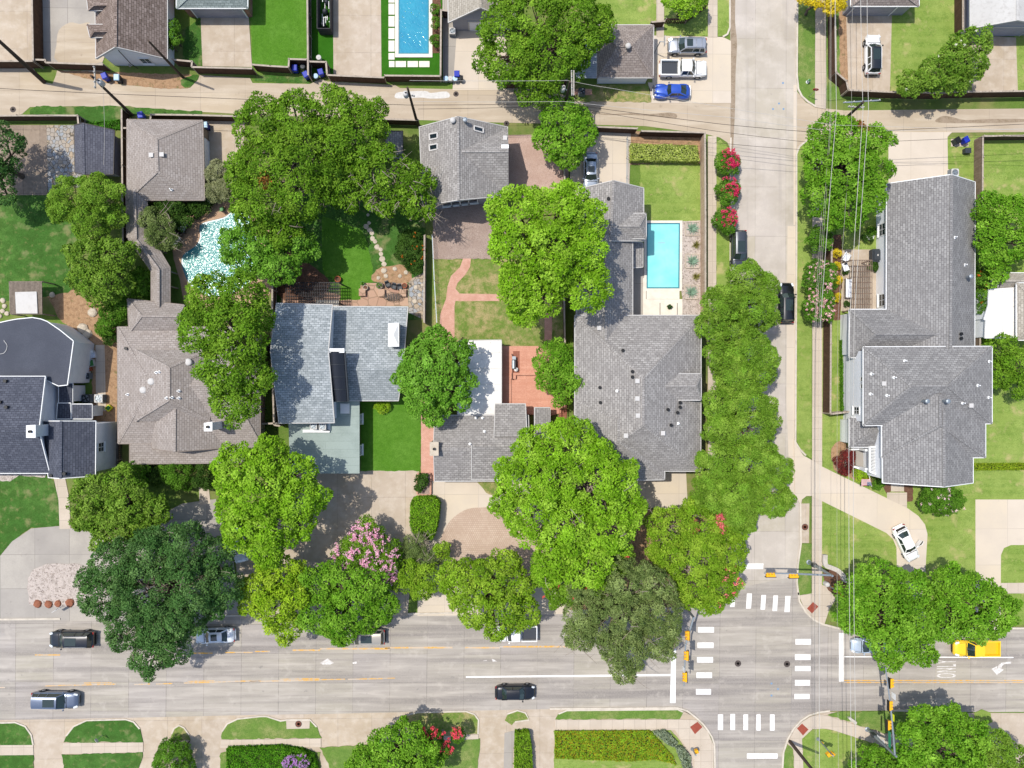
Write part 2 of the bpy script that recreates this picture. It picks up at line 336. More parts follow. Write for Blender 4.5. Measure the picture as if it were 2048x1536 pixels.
def flagstone(name, c, c2, mc, scale):
    m = mat(name, c, [], rough=.92)
    nt = m.node_tree; N = nt.nodes; L = nt.links; b = N["Principled BSDF"]
    geo = N.new("ShaderNodeNewGeometry")
    def vor(feat):
        v = N.new("ShaderNodeTexVoronoi"); v.feature = feat; v.inputs["Scale"].default_value = scale; v.inputs["Randomness"].default_value = .9
        L.new(geo.outputs["Position"], v.inputs["Vector"]); return v
    v1, v2 = vor('F1'), vor('DISTANCE_TO_EDGE')
    sp = N.new("ShaderNodeSeparateColor"); L.new(v1.outputs["Color"], sp.inputs[0])
    x = N.new("ShaderNodeMix"); x.data_type = 'RGBA'; L.new(sp.outputs[0], x.inputs[0]); x.inputs[6].default_value = (*lin(c), 1); x.inputs[7].default_value = (*lin(c2), 1)
    mr = N.new("ShaderNodeMapRange"); mr.inputs[1].default_value = .02; mr.inputs[2].default_value = .07; L.new(v2.outputs["Distance"], mr.inputs[0])
    y = N.new("ShaderNodeMix"); y.data_type = 'RGBA'; L.new(mr.outputs[0], y.inputs[0]); y.inputs[6].default_value = (*lin(mc), 1); L.new(x.outputs[2], y.inputs[7])
    L.new(y.outputs[2], b.inputs["Base Color"])
    return m
init_mats()
def water_mat(name, deep, bumpscale, strength, rough=.05, tint=None):
    m = mat(name, deep, [(.22, tint or deep, .8, .4, .62), (.9, tint or deep, .35, .45, .62)], rough=rough, spec=.6)
    nt = m.node_tree; N = nt.nodes; L = nt.links; b = N["Principled BSDF"]
    geo = N.new("ShaderNodeNewGeometry")
    no = N.new("ShaderNodeTexNoise"); no.inputs["Scale"].default_value = bumpscale; no.inputs["Detail"].default_value = 3; no.inputs["Distortion"].default_value = .8
    L.new(geo.outputs["Position"], no.inputs["Vector"])
    bu = N.new("ShaderNodeBump"); bu.inputs["Strength"].default_value = strength; bu.inputs["Distance"].default_value = .1
    L.new(no.outputs[0], bu.inputs["Height"]); L.new(bu.outputs[0], b.inputs["Normal"])
    b.inputs["IOR"].default_value = 1.33
    b.inputs["Transmission Weight"].default_value = 0
    return m
# foliage: colour comes from each leaf
def foliage_mat(name, trans=.35):
    m = bpy.data.materials.new(name); m.use_nodes = True
    nt = m.node_tree; N = nt.nodes; L = nt.links
    b = N["Principled BSDF"]; out = N["Material Output"]
    at = N.new("ShaderNodeAttribute"); at.attribute_name = "leaf"
    L.new(at.outputs["Color"], b.inputs["Base Color"])
    b.inputs["Roughness"].default_value = .6; b.inputs["Specular IOR Level"].default_value = .06
    tr = N.new("ShaderNodeBsdfTranslucent")
    hs = N.new("ShaderNodeMix"); hs.data_type = 'RGBA'; hs.blend_type = 'MULTIPLY'; hs.inputs[0].default_value = 1
    L.new(at.outputs["Color"], hs.inputs[6]); hs.inputs[7].default_value = (1.35, 1.15, .7, 1)
    L.new(hs.outputs[2], tr.inputs["Color"])
    mx = N.new("ShaderNodeMixShader"); mx.inputs[0].default_value = trans
    L.new(b.outputs[0], mx.inputs[1]); L.new(tr.outputs[0], mx.inputs[2]); L.new(mx.outputs[0], out.inputs[0])
    return m
MT['leaf'] = foliage_mat('leaves', .24)
MT['petal'] = foliage_mat('petals', .25)
def sheet(name, px, m, z=.01, z0=-.15, smooth=0, parent=None):
    """ground surface: plan polygon in photo pixels, as a slab whose top is at z"""
    if smooth: px = smoothpoly(px, smooth)
    pts = [P(u, v, z) for u, v in px]
    if isinstance(m, str) and m.split('_')[0] in ('grass', 'dirt', 'mulch', 'turf', 'ground', 'gravel', 'whitegravel') :
        rr = random.Random(len(px) * 97 + int(px[0][0])); q = []
        for a, b in zip(pts, pts[1:] + pts[:1]):
            n = min(60, max(1, int((b - a).length / .45)))
            for i in range(n):
                p = a.lerp(b, i / n); p.x += rr.uniform(-.09, .09); p.y += rr.uniform(-.09, .09); q.append(p)
        pts = q
    o = MB().prism(pts, z0, z).build(name, MT[m] if isinstance(m, str) else m, parent)
    if parent is None: o['kind'] = 'structure'
    return o
def path_ribbon(px, w, z0, z1, mb=None, z=None):
    """kerb-like ribbon along a pixel path (world width w)"""
    mb = mb or MB()
    pts = [P(u, v, z1) for u, v in px]
    n = len(pts); L, Rr = [], []
    for i in range(n):
        d = (pts[min(i + 1, n - 1)] - pts[max(i - 1, 0)]); d.z = 0; d.normalize()
        s = Vector((-d.y, d.x, 0)) * (w / 2)
        L.append(pts[i] + s); Rr.append(pts[i] - s)
    for i in range(n - 1):
        mb.prism([Rr[i], Rr[i + 1], L[i + 1], L[i]], z0, z1)
    return mb
# ================================================================== THE SETTING: ground, roads, paving
g = MB().prism([(-400, -400), (400, -400), (400, 400), (-400, 400)], -.3, 0).build('ground', MT['ground']); g['kind'] = 'structure'
S_N = [(-250, 1246), (0, 1239), (190, 1237), (500, 1231), (800, 1228), (900, 1226), (1130, 1222), (1380, 1216), (1440, 1212), (1462, 1200), (1470, 1175)]
S_NE = [(1594, 1150), (1594, 1180), (1599, 1203), (1612, 1225), (1628, 1240), (1647, 1249), (1682, 1258), (2027, 1257), (2320, 1256)]
S_SE = [(2320, 1424), (1944, 1424), (1784, 1421), (1660, 1422), (1638, 1425), (1618, 1431), (1602, 1442), (1588, 1457), (1576, 1478), (1567, 1505), (1565, 1540), (1563, 1740)]
S_SW = [(1430, 1740), (1430, 1536), (1429, 1489), (1424, 1474), (1416, 1461), (1406, 1448), (1393, 1436), (1375, 1422), (1355, 1416), (1100, 1418), (830, 1424), (640, 1428), (500, 1430), (200, 1437), (0, 1440), (-250, 1446)]
road = sheet('road', S_N + S_NE + S_SE + S_SW, 'road', .02)
street = sheet('street', [(1461, -220), (1595, -220), (1594, 300), (1592, 880), (1600, 1000), (1602, 1090), (1594, 1152), (1470, 1177), (1472, 1000), (1464, 700), (1460, 400), (1460, 275)], 'street', .026)
sheet('alley', [(-250, 136), (66, 136), (88, 164), (105, 168), (112, 150), (114, 141), (206, 141), (208, 166), (330, 177), (376, 177), (398, 150), (500, 156), (505, 166), (620, 168), (640, 158), (655, 163), (790, 170), (800, 176), (890, 178), (960, 178), (1060, 170), (1160, 200), (1300, 203), (1462, 203),
                (1462, 300), (1455, 285), (1440, 275), (1412, 268), (1290, 252), (1000, 245), (840, 240), (700, 236), (500, 229), (410, 224), (160, 212), (60, 214), (44, 228), (0, 236), (-250, 235)], 'alley', .022)
sheet('alley', [(1594, 183), (1612, 205), (1640, 216), (1690, 221), (2320, 214), (2320, 262), (1900, 265), (1895, 276), (1626, 276), (1610, 284), (1600, 293), (1594, 306)], 'alley', .022)
MT['surveyblue'] = mat('faded_blue_marking', '6c8aa6', rough=.8)
# --- yards of the block between alley and road
def G(name, px, m, z, smooth=0): return sheet(name, px, m, z, smooth=smooth)
G('lawn', [(-250, 392), (92, 390), (150, 425), (165, 560), (135, 585), (60, 600), (-250, 610)], 'grass_dk', .05)
G('patio', [(-250, 250), (95, 250), (95, 390), (-250, 392)], 'patio_brown', .056)
G('patio', [(93, 250), (157, 250), (168, 372), (96, 384)], 'flag', .064)
G('verge', [(58, 219), (72, 212), (160, 213), (243, 212), (404, 223), (404, 229), (272, 229), (244, 242), (244, 262), (160, 250), (156, 232), (60, 228)], 'grass_dk', .05)
G('side_yard', [(85, 575), (150, 570), (200, 600), (237, 660), (240, 930), (184, 930), (184, 690), (120, 640)], 'dirt', .048)
G('garden_path', [(191, 690), (209, 690), (212, 822), (192, 822)], 'walk', .06)
G('lawn', [(-250, 960), (30, 948), (95, 952), (108, 962), (118, 1000), (120, 1052), (62, 1055), (22, 1085), (0, 1112), (-250, 1120)], 'grass_dk', .05)
G('garden_bed', [(-250, 944), (95, 944), (90, 955), (40, 951), (20, 962), (-250, 970)], 'whitegravel', .058)
G('garden_path', [(106, 950), (129, 950), (139, 1000), (141, 1058), (119, 1058), (117, 1000)], 'walk', .07)
G('driveway', [(-250, 1122), (0, 1112), (24, 1083), (62, 1057), (120, 1052), (172, 1062), (310, 1100), (310, 1242), (-250, 1243)], 'drive_grey', .062)
isl = smoothpoly([(55, 1168), (62, 1146), (82, 1132), (110, 1128), (160, 1130), (205, 1150), (210, 1205), (200, 1212), (70, 1211), (58, 1192)], 4)
G('gravel_island', isl, 'whitegravel', .10)
G('driveway', [(320, 1030), (365, 1007), (432, 998), (460, 1060), (480, 1240), (310, 1242)], 'drive_grey', .06)
G('garden_path', [(398, 975), (417, 970), (421, 1007), (399, 1010)], 'walk', .066)
G('driveway', [(588, 944), (838, 940), (834, 1000), (826, 1100), (815, 1232), (480, 1237), (470, 1100)], 'drive', .064)
G('lawn', [(722, 795), (842, 795), (841, 942), (722, 942)], 'grass_lush', .075)
G('brick_path', [(842, 800), (868, 800), (868, 962), (842, 962)], 'redbrick', .07)
G('driveway', [(838, 960), (1100, 960), (1150, 1110), (1140, 1228), (835, 1232)], 'drive_pale', .06)
G('paver_circle', smoothpoly([(880, 1092), (890, 1058), (905, 1037), (930, 1020), (960, 1015), (1010, 1017), (1080, 1045), (1100, 1110), (1090, 1165), (985, 1180), (890, 1165)], 4), 'paver', .068)
G('dry_lawn', smoothpoly([(958, 958), (1012, 958), (1006, 984), (984, 991), (966, 978)], 3), 'grass_dry', .075)
G('garden_bed', [(1060, 960), (1280, 955), (1282, 1018), (1370, 1022), (1462, 1000), (1470, 1190), (1380, 1212), (1140, 1220)], 'dirt', .05)
G('driveway', [(1268, 955), (1372, 940), (1376, 1022), (1283, 1014)], 'drive_pale', .07)
# back garden of the small brick house
G('gravel_yard', [(866, 405), (1015, 405), (1015, 517), (866, 518)], 'gravel', .06)
G('lawn', [(866, 518), (1130, 518), (1130, 700), (868, 700)], 'grass_dry', .052)
G('brick_path', [(926, 517), (942, 517), (940, 534), (930, 550), (915, 566), (911, 577), (919, 587), (1092, 590), (1092, 602), (911, 602), (909, 612), (909, 700), (879, 700), (880, 629), (892, 598), (895, 573), (902, 552), (920, 534)], 'redbrick', .066)
G('brick_path', [(1089, 602), (1104, 602), (1104, 700), (1089, 700)], 'redbrick', .07)
G('gravel_drive', [(1015, 270), (1140, 268), (1136, 395), (1015, 395)], 'gravelpink', .054)
# back garden of the blue-grey house
G('lawn', [(560, 385), (850, 385), (850, 640), (545, 640)], 'grass_dk', .05)
G('lawn', [(645, 432), (723, 459), (736, 489), (746, 542), (746, 565), (721, 566), (721, 600), (680, 600), (683, 563), (650, 553), (642, 507)], 'grass_lush', .058)
G('garden_bed', smoothpoly([(560, 500), (610, 520), (640, 545), (660, 565), (640, 590), (570, 600), (545, 560)], 3), 'mulch', .062)
G('patio', [(721, 566), (815, 566), (817, 612), (706, 612), (706, 601), (721, 599)], 'flagred', .07)
G('rock_garden', smoothpoly([(748, 545), (765, 534), (800, 530), (818, 540), (818, 565), (748, 564)], 3), 'dirt', .066)
G('rock_garden', [(817, 560), (848, 545), (848, 640), (817, 625)], 'flag', .062)
# pool terrace of the brown house
G('pool_terrace', smoothpoly([(345, 500), (362, 472), (378, 424), (420, 412), (460, 400), (520, 415), (560, 500), (530, 600), (385, 615), (360, 560)], 3), 'pooldeck', .06)
# pool yard of the big grey house
G('driveway', [(1140, 258), (1262, 260), (1258, 400), (1140, 400)], 'drive_pale', .056)
G('garden_bed', [(1256, 262), (1408, 264), (1408, 330), (1256, 330)], 'dirt', .05)
G('lawn', [(1280, 328), (1404, 328), (1404, 441), (1280, 441)], 'grass', .058)
G('gravel_bed', [(1364, 440), (1404, 440), (1404, 640), (1364, 640)], 'whitegravel', .056)
G('patio', [(1262, 536), (1290, 536), (1290, 640), (1262, 640)], 'drive_grey', .06)
G('pavement', [(1416, 272), (1433, 272), (1432, 1000), (1416, 1000)], 'walk', .11)
vw = G('verge', [(1433, 285), (1440, 280), (1452, 288), (1460, 305), (1462, 700), (1468, 1170), (1432, 1170)], 'grass', .1)
# north of the alley
G('driveway', [(-250, -220), (62, -220), (66, 120), (-250, 122)], 'drive', .05)
G('courtyard', [(80, -220), (200, -220), (205, 128), (84, 124)], 'drive_grey', .05)
G('courtyard', smoothpoly([(116, 124), (113, 90), (118, 60), (140, 45), (160, 48), (178, 45), (192, 60), (205, 60), (205, 124)], 3), 'alley', .058)
G('side_yard', [(114, 141), (400, 150), (376, 177), (330, 177), (208, 166)], 'dirt', .03)
G('verge', smoothpoly([(365, 172), (362, 160), (380, 152), (398, 152), (380, 175)], 3), 'grass_dk', .05)
G('lawn', [(366, 60), (402, 38), (406, 132), (366, 122)], 'grass_dk', .05)
G('driveway', [(401, 30), (497, 30), (504, 134), (405, 132)], 'drive', .06)
G('lawn', [(497, -220), (614, -220), (614, 135), (504, 134)], 'grass_lush', .052)
G('verge', [(510, 150), (580, 152), (620, 158), (618, 166), (560, 166), (510, 162)], 'grass_dk', .04)
G('lawn', [(618, -220), (668, -220), (668, 150), (618, 150)], 'turf', .05)
G('driveway', [(664, -220), (760, -220), (763, 154), (667, 152)], 'drive', .06)
G('lawn', [(760, -220), (884, -220), (884, 152), (763, 154)], 'turf', .05)
G('gravel_path', [(884, -220), (920, -220), (921, 166), (886, 164)], 'drive_grey', .05)
G('driveway', [(914, 60), (1010, 60), (1020, 180), (905, 180)], 'drive_pale', .055)
G('lawn', [(1190, -220), (1313, -220), (1313, 60), (1190, 60)], 'grass', .05)
G('pavement', [(1313, -220), (1329, -220), (1328, 74), (1313, 74)], 'walk', .06)
G('lawn', [(1329, -220), (1416, -220), (1416, 72), (1329, 72)], 'grass', .052)
G('pavement', [(1416, -220), (1435, -220), (1435, 74), (1416, 74)], 'walk', .1)
G('verge', [(1435, -220), (1460, -220), (1460, 55), (1455, 68), (1446, 73), (1435, 74)], 'grass', .09)
G('driveway', [(1305, 71), (1446, 74), (1462, 82), (1462, 206), (1303, 206), (1296, 165), (1305, 165)], 'drive_pale', .05)
G('verge', [(1150, 168), (1298, 172), (1303, 205), (1150, 202)], 'grass_dry', .05)
# north-east corner
G('verge', [(1596, -220), (1632, -220), (1630, 208), (1616, 203), (1604, 192), (1597, 178)], 'grass_verge', .1)
G('pavement', [(1632, -220), (1653, -220), (1652, 218), (1630, 214)], 'walk', .11)
G('verge', [(1653, -220), (1672, -220), (1680, 160), (1684, 198), (1652, 200)], 'grass_verge', .09)
G('yard', [(1668, -220), (1700, -220), (1700, 175), (1672, 150)], 'dirt', .08)
G('driveway', [(1692, 20), (1784, 20), (1780, 182), (1697, 180)], 'drive', .095)
G('lawn', [(1784, -220), (1944, -220), (1944, 190), (1780, 190)], 'grass', .08)
G('driveway', [(1944, 70), (2032, 75), (2036, 188), (1944, 190)], 'drive', .09)
G('lawn', [(2030, 60), (2320, 60), (2320, 190), (2034, 190)], 'grass', .08)
# east block
G('verge', [(1594, 308), (1600, 294), (1612, 284), (1626, 278), (1625, 918), (1612, 910), (1600, 898), (1593, 884)], 'grass', .1)
G('lawn', [(1644, 278), (2320, 268), (2320, 1250), (2027, 1250), (1690, 1250), (1662, 1243), (1644, 1190)], 'grass', .085)
G('pavement', [(1625, 276), (1645, 276), (1644, 1192), (1624, 1192)], 'walk', .112)
G('driveway', [(1777, 264), (1905, 264), (1895, 273), (1896, 338), (1910, 345), (1908, 375), (1777, 380)], 'drive_pale', .1)
drv = [(1588, 878), (1596, 896), (1607, 911), (1623, 920), (1644, 933), (1816, 1017), (1837, 1032), (1850, 1049), (1855, 1068), (1851, 1140), (1850, 1259), (1797, 1259), (1794, 1140), (1793, 1095), (1786, 1078), (1773, 1066), (1644, 1002), (1624, 992), (1613, 992), (1604, 999), (1602, 1010), (1590, 990)]
G('driveway', drv, 'drive_pale', .12)
G('verge', smoothpoly([(1604, 1006), (1606, 998), (1614, 994), (1623, 995), (1623, 1006)], 2), 'grass_verge', .1)
G('inlet_slab', [(1601, 1007), (1619, 1007), (1618, 1086), (1601, 1086)], 'drive', .118)
G('verge', [(1602, 1088), (1624, 1088), (1623, 1188), (1599, 1190), (1595, 1165), (1597, 1130)], 'grass_verge', .1)
corner = G('pavement', [(1598, 1191), (1623, 1187), (1644, 1170), (1652, 1172), (1672, 1198), (1659, 1218), (1649, 1248), (1628, 1240), (1612, 1225)], 'walk', .118)
G('garden_bed', smoothpoly([(1646, 1140), (1668, 1142), (1684, 1154), (1690, 1175), (1672, 1190), (1652, 1172)], 3), 'mulch', .13)
G('pavement', [(1782, 960), (1808, 960), (1808, 983), (1782, 983)], 'walk', .13)
G('pavement', [(1774, 985), (1814, 985), (1814, 1016), (1774, 997)], 'walk', .125)
G('driveway', [(1951, 999), (2320, 999), (2320, 1090), (2022, 1090), (2008, 1096), (2002, 1110), (2001, 1259), (1951, 1259)], 'drive_pale', .1)
G('pavement', [(2002, 1166), (2320, 1164), (2320, 1186), (2002, 1187)], 'walk', .105)
G('patio', [(1684, 502), (1692, 499), (1776, 499), (1776, 622), (1682, 622)], 'drive', .1)
G('garden_bed', smoothpoly([(1664, 895), (1690, 880), (1700, 900), (1760, 945), (1775, 970), (1740, 972), (1700, 955), (1670, 940)], 3), 'dirt', .1)
G('gravel_bed', [(1766, 960), (1826, 960), (1826, 1003), (1814, 1003), (1814, 984), (1782, 983), (1774, 990), (1766, 975)], 'mulch', .115)
G('planting_bed', [(1660, 470), (1684, 470), (1682, 640), (1662, 640)], 'mulch', .1)
# south side
G('apron', S_SW[::-1][0:11] + [(1375, 1425), (1393, 1438), (1416, 1463), (1427, 1489), (1428, 1740), (-250, 1740)], 'drive', .024)
G('apron', [(1568, 1510), (1577, 1480), (1589, 1459), (1603, 1444), (1619, 1433), (1640, 1427), (1660, 1424), (1944, 1426), (2320, 1426), (2320, 1740), (1567, 1740)], 'drive', .024)
VG = [('verge', [(-250, 1450), (0, 1446), (30, 1445), (50, 1453), (62, 1470), (66, 1490), (-250, 1492)], 'grass_dk'),
      ('verge', [(126, 1485), (132, 1472), (147, 1453), (173, 1441), (251, 1439), (267, 1444), (279, 1458), (286, 1484)], 'grass_dk'),
      ('lawn', [(124, 1509), (286, 1505), (286, 1512), (277, 1538), (270, 1700), (130, 1700), (127, 1540)], 'grass_dk'),
      ('lawn', [(-250, 1513), (67, 1510), (68, 1700), (-250, 1700)], 'grass_dk'),
      ('verge', [(340, 1482), (343, 1468), (348, 1457), (358, 1451), (368, 1456), (378, 1470), (381, 1480)], 'grass_dry'),
      ('verge', [(442, 1479), (444, 1463), (454, 1448), (475, 1438), (520, 1433), (533, 1433), (561, 1442), (574, 1440), (620, 1440), (633, 1454), (642, 1476)], 'grass_verge'),
      ('verge', [(800, 1440), (815, 1430), (835, 1425), (932, 1423), (949, 1429), (957, 1440), (956, 1468), (828, 1473)], 'grass_dry'),
      ('verge', [(1009, 1440), (1015, 1428), (1035, 1421), (1051, 1426), (1058, 1440), (1030, 1444), (1022, 1452)], 'grass_dry'),
      ('verge', [(1110, 1439), (1117, 1428), (1134, 1421), (1355, 1419), (1366, 1424), (1359, 1438)], 'grass_verge'),
      ('lawn', [(640, 1495), (700, 1492), (960, 1478), (952, 1600), (690, 1600)], 'grass_verge'),
      ('lawn', [(440, 1505), (560, 1500), (640, 1505), (640, 1700), (440, 1700)], 'grass_verge'),
      ('lawn', [(1108, 1462), (1342, 1461), (1372, 1500), (1385, 1560), (1380, 1700), (1108, 1700)], 'grass'),
      ('verge', [(1655, 1430), (1671, 1424), (1784, 1423), (1900, 1424), (1900, 1480), (1768, 1466), (1709, 1447)], 'grass_verge'),
      ('lawn', [(1604, 1480), (1611, 1468), (1625, 1459), (1655, 1458), (1706, 1474), (1770, 1496), (1900, 1490), (1980, 1520), (1980, 1720), (1612, 1720), (1608, 1540)], 'grass'),
      ('verge', [(1567, 1508), (1573, 1486), (1586, 1498), (1589, 1540), (1589, 1720), (1566, 1720)], 'grass_verge'),
      ('verge', [(1950, 1424), (1965, 1420), (1980, 1426), (1986, 1445), (1975, 1450), (1950, 1445)], 'grass')]
for nm, px, m in VG: G(nm, px, m, .1)
G('inlet_slab', [(572, 1438), (620, 1438), (619, 1457), (573, 1458)], 'walk', .112)
G('pavement', [(1110, 1440), (1360, 1439), (1393, 1440), (1416, 1464), (1427, 1490), (1427, 1700), (1392, 1700), (1388, 1520), (1350, 1460), (1110, 1461)], 'walk', .106)
G('pavement', [(826, 1474), (957, 1469), (957, 1478), (826, 1484)], 'walk', .104)
G('pavement', [(-250, 1492), (66, 1490), (67, 1510), (-250, 1513)], 'walk', .104)
G('pavement', [(126, 1486), (286, 1485), (286, 1504), (124, 1508)], 'walk', .104)
G('pavement', [(442, 1480), (642, 1477), (642, 1494), (440, 1496)], 'walk', .104)
G('garden_path', [(1009, 1466), (1033, 1460), (1026, 1500), (1022, 1700), (1003, 1700)], 'drive_grey', .06)
pav3 = G('pavement', [(1655, 1432), (1709, 1449), (1768, 1468), (1800, 1476), (1798, 1492), (1768, 1493), (1706, 1473), (1655, 1457), (1625, 1458), (1604, 1478), (1607, 1540), (1612, 1720), (1590, 1720), (1588, 1500), (1576, 1484), (1590, 1458), (1604, 1444), (1620, 1434), (1640, 1429)], 'walk', .108)
G('inlet_slab', [(1401, 1492), (1423, 1486), (1427, 1500), (1428, 1700), (1402, 1700)], 'walk', .116)
G('driveway', [(404, 236), (490, 236), (484, 345), (408, 350)], 'drive', .06)
for u, v in [(1543, 1367), (1556, 1378), (1543, 1391)]: MB().lathe(P(u, v, .02), [(.13, -.01), (.13, .006)], 10).build('survey_mark', MT['surveyblue'], road)
for u, v in [(1546, 218), (1558, 207), (1567, 218), (1566, 166)]: MB().lathe(P(u, v, .026), [(.13, -.01), (.13, .006)], 10).build('survey_mark', MT['surveyblue'], street)
# --- kerbs
kb = MB()
def kline(px, w=.22, z=.14): path_ribbon(px, w, 0, z, kb)
kline(S_N[:2] + [(120, 1238)]); kline([(440, 1232), (500, 1231)]); kline([(815, 1228), (905, 1226)]); kline(S_N[6:])
kline([(1597, 1185)] + S_NE[2:7]); kline([(1682, 1258), (1796, 1257)]); kline([(1851, 1257), (1950, 1257)]); kline([(2002, 1257), (2320, 1256)])
kline(S_SE[3:]); kline([(1898, 1423), (1784, 1421)])
kline(S_SW[:10]); kline([(1435, 0), (1460, 0)][1:] + [(1460, 55), (1455, 68), (1446, 73)]); kline([(1461, -220), (1461, 0)])
kline([(1462, 275), (1461, 300), (1461, 520), (1464, 700)]); kline([(1464, 700), (1471, 1000), (1470, 1177)])
kline([(1595, -220), (1595, 0), (1594, 150), (1597, 178), (1604, 192), (1616, 203), (1632, 213)])
kline([(1626, 277), (1611, 283), (1599, 293), (1593, 308), (1593, 500), (1592, 700), (1591, 884), (1600, 899), (1612, 911)])
kline([(1601, 1007), (1602, 1088), (1596, 1130), (1594, 1165), (1597, 1190)])
for nm, px, m in VG[:2] + VG[4:9]: kline([(q[0], q[1] - 0) for q in px[1:-1]], .18, .12)
kb.build('kerb', MT['kerb'])['kind'] = 'structure'
# --- road markings, part of the road
def stripe(px, m='paint', z=.031, parent=road, name='marking'):
    o = MB().prism([P(u, v, z) for u, v in px], .012, z).build(name, MT[m], parent); return o
def rect(u0, v0, u1, v1, sk=0): return [(u0 + sk, v0), (u1 + sk, v0), (u1, v1), (u0, v1)]
for a in [(1396, 1254, 1428, 1265), (1395, 1285, 1427, 1296), (1394, 1314, 1426, 1325), (1393, 1345, 1424, 1356), (1392, 1378, 1422, 1389),
          (1591, 1278, 1622, 1289), (1590, 1309, 1621, 1320), (1590, 1332, 1621, 1342), (1590, 1360, 1620, 1371), (1589, 1388, 1619, 1398),
          (1436, 1429, 1446, 1460), (1461, 1428, 1470, 1460), (1487, 1429, 1496, 1460), (1513, 1429, 1521, 1461), (1540, 1429, 1549, 1461)]:
    stripe(rect(*a), name='crosswalk_stripe')
for a in [(1460, 1187, 1469, 1214), (1492, 1187, 1502, 1217), (1521, 1190, 1530, 1219), (1545, 1191, 1554, 1222), (1569, 1192, 1579, 1224)]:
    stripe(rect(*a, 2), name='crosswalk_stripe', z=.034)
stripe([(1343, 1298), (1352, 1297), (1351, 1406), (1340, 1406)], name='stop_line')
stripe([(1678, 1266), (1687, 1266), (1687, 1363), (1678, 1363)], name='stop_line')
stripe([(1494, 1507), (1555, 1507), (1555, 1517), (1494, 1517)], name='stop_line')
stripe([(1485, 1127), (1527, 1127), (1526, 1138), (1485, 1138)], name='stop_line', parent=street)
stripe([(932, 1352.5), (1342, 1348), (1342, 1352), (932, 1355.5)], name='lane_line')
stripe([(1689, 1312.5), (2027, 1314), (2027, 1316), (1689, 1314.5)], name='lane_line')
stripe([(1689, 1360), (2320, 1360), (2320, 1362), (1689, 1362)], 'yellow', name='centre_line')
stripe([(1689, 1364.2), (2320, 1364.2), (2320, 1366), (1689, 1366)], 'yellow', name='centre_line')
for u0, u1, v0, v1, h in [(-60, 10, 1375, 1374, 2), (90, 145, 1371, 1369, 2), (145, 232, 1369.5, 1367, 2.2), (168, 224, 1365.2, 1364.5, 1.8), (268, 300, 1368, 1367, 2), (312, 345, 1367, 1366, 2), (368, 520, 1365, 1360, 2.4), (375, 430, 1362, 1360.5, 1.6), (500, 640, 1362, 1358.5, 2.4), (560, 640, 1357.6, 1356, 2), (640, 690, 1358.4, 1357.4, 2), (696, 765, 1357.5, 1356, 2.2), (765, 790, 1356, 1355.5, 1.4)]:
    stripe([(u0, v0), (u1, v1), (u1, v1 + h), (u0, v0 + h)], 'yellow', name='centre_line')
for u0, u1, v, h in [(70, 120, 1309, 2), (385, 425, 1305, 3), (510, 540, 1302, 2), (585, 640, 1299, 3), (640, 780, 1296, 3), (770, 905, 1294, 3), (930, 1000, 1294, 3), (1000, 1140, 1292, 3), (450, 505, 1304, 2)]:
    stripe([(u0, v), (u1, v - (u1 - u0) * .004), (u1, v + h), (u0, v + h)], 'yellow', name='lane_line')
# lettering and the turn arrow
def road_text(txt, u, v, w, length, rz):
    cu = bpy.data.curves.new("lettering", 'FONT'); cu.body = txt; cu.align_x = 'CENTER'; cu.align_y = 'CENTER'; cu.extrude = .004; cu.space_character = 1.15
    to = bpy.data.objects.new("lettering", cu); COL.objects.link(to)
    dg = bpy.context.evaluated_depsgraph_get(); me = bpy.data.meshes.new_from_object(to.evaluated_get(dg))
    COL.objects.unlink(to); bpy.data.objects.remove(to)
    co = np.empty(len(me.vertices) * 3, dtype=np.float32); me.vertices.foreach_get("co", co); co = co.reshape(-1, 3)
    co[:, 0] *= w / (co[:, 0].max() - co[:, 0].min()); co[:, 1] *= length / (co[:, 1].max() - co[:, 1].min())
    me.vertices.foreach_set("co", co.ravel()); me.materials.clear(); me.materials.append(MT['paintworn'])
    o = bpy.data.objects.new('lane_lettering', me); COL.objects.link(o); o.location = P(u, v, .03); o.rotation_euler = (0, 0, rz); o.parent = road
    return o
road_text("ONLY", 1895, 1338, 2.3, 2.5, R(90))
stripe([(1983, 1338), (1995, 1332), (1994, 1337), (1996, 1337), (1997, 1330), (2004, 1325), (2022, 1323), (2022, 1327), (2009, 1328), (2004, 1332), (2003, 1338), (2008, 1339), (1994, 1350)], 'paintworn', name='turn_arrow')
for px in [[(640, 1326), (655, 1317), (668, 1326), (660, 1329), (645, 1329)], [(705, 1325), (713, 1323), (714, 1327), (706, 1328)], [(965, 1322), (973, 1320), (974, 1322)], [(984, 1318), (990, 1320), (994, 1323), (985, 1323)]]:
    stripe(px, 'paintworn', name='worn_arrow')
def decal(name, px, m, z, parent, smooth=3):
    return MB().prism([P(u, v, z) for u, v in smoothpoly(px, smooth)], z - .006, z).build(name, MT[m], parent)
decal('gutter_stain', [(1462, -100), (1471, -50), (1470, 40), (1474, 85), (1471, 150), (1470, 220), (1466, 300), (1463, 380), (1461, 380), (1461, 200), (1461, 0)], 'stain', .032, street)
for px in ([(1575, 452), (1590.5, 452), (1590, 880), (1597, 1000), (1580, 1000), (1573, 800)], [(1463, 400), (1471, 400), (1474, 720), (1466, 720)], [(1587, 170), (1593, 170), (1592, 450), (1587, 450)]):
    MB().prism([P(u, v, .031) for u, v in px], .02, .031).build('gutter_pan', MT['drive_pale'], street)
al = [o for o in COL.objects if o.name.startswith('alley')]
decal('damp_stain', [(1180, 224), (1215, 228), (1262, 226), (1300, 228), (1340, 225), (1354, 230), (1348, 237), (1310, 233), (1262, 230), (1210, 230)], 'stain', .028, al[0])
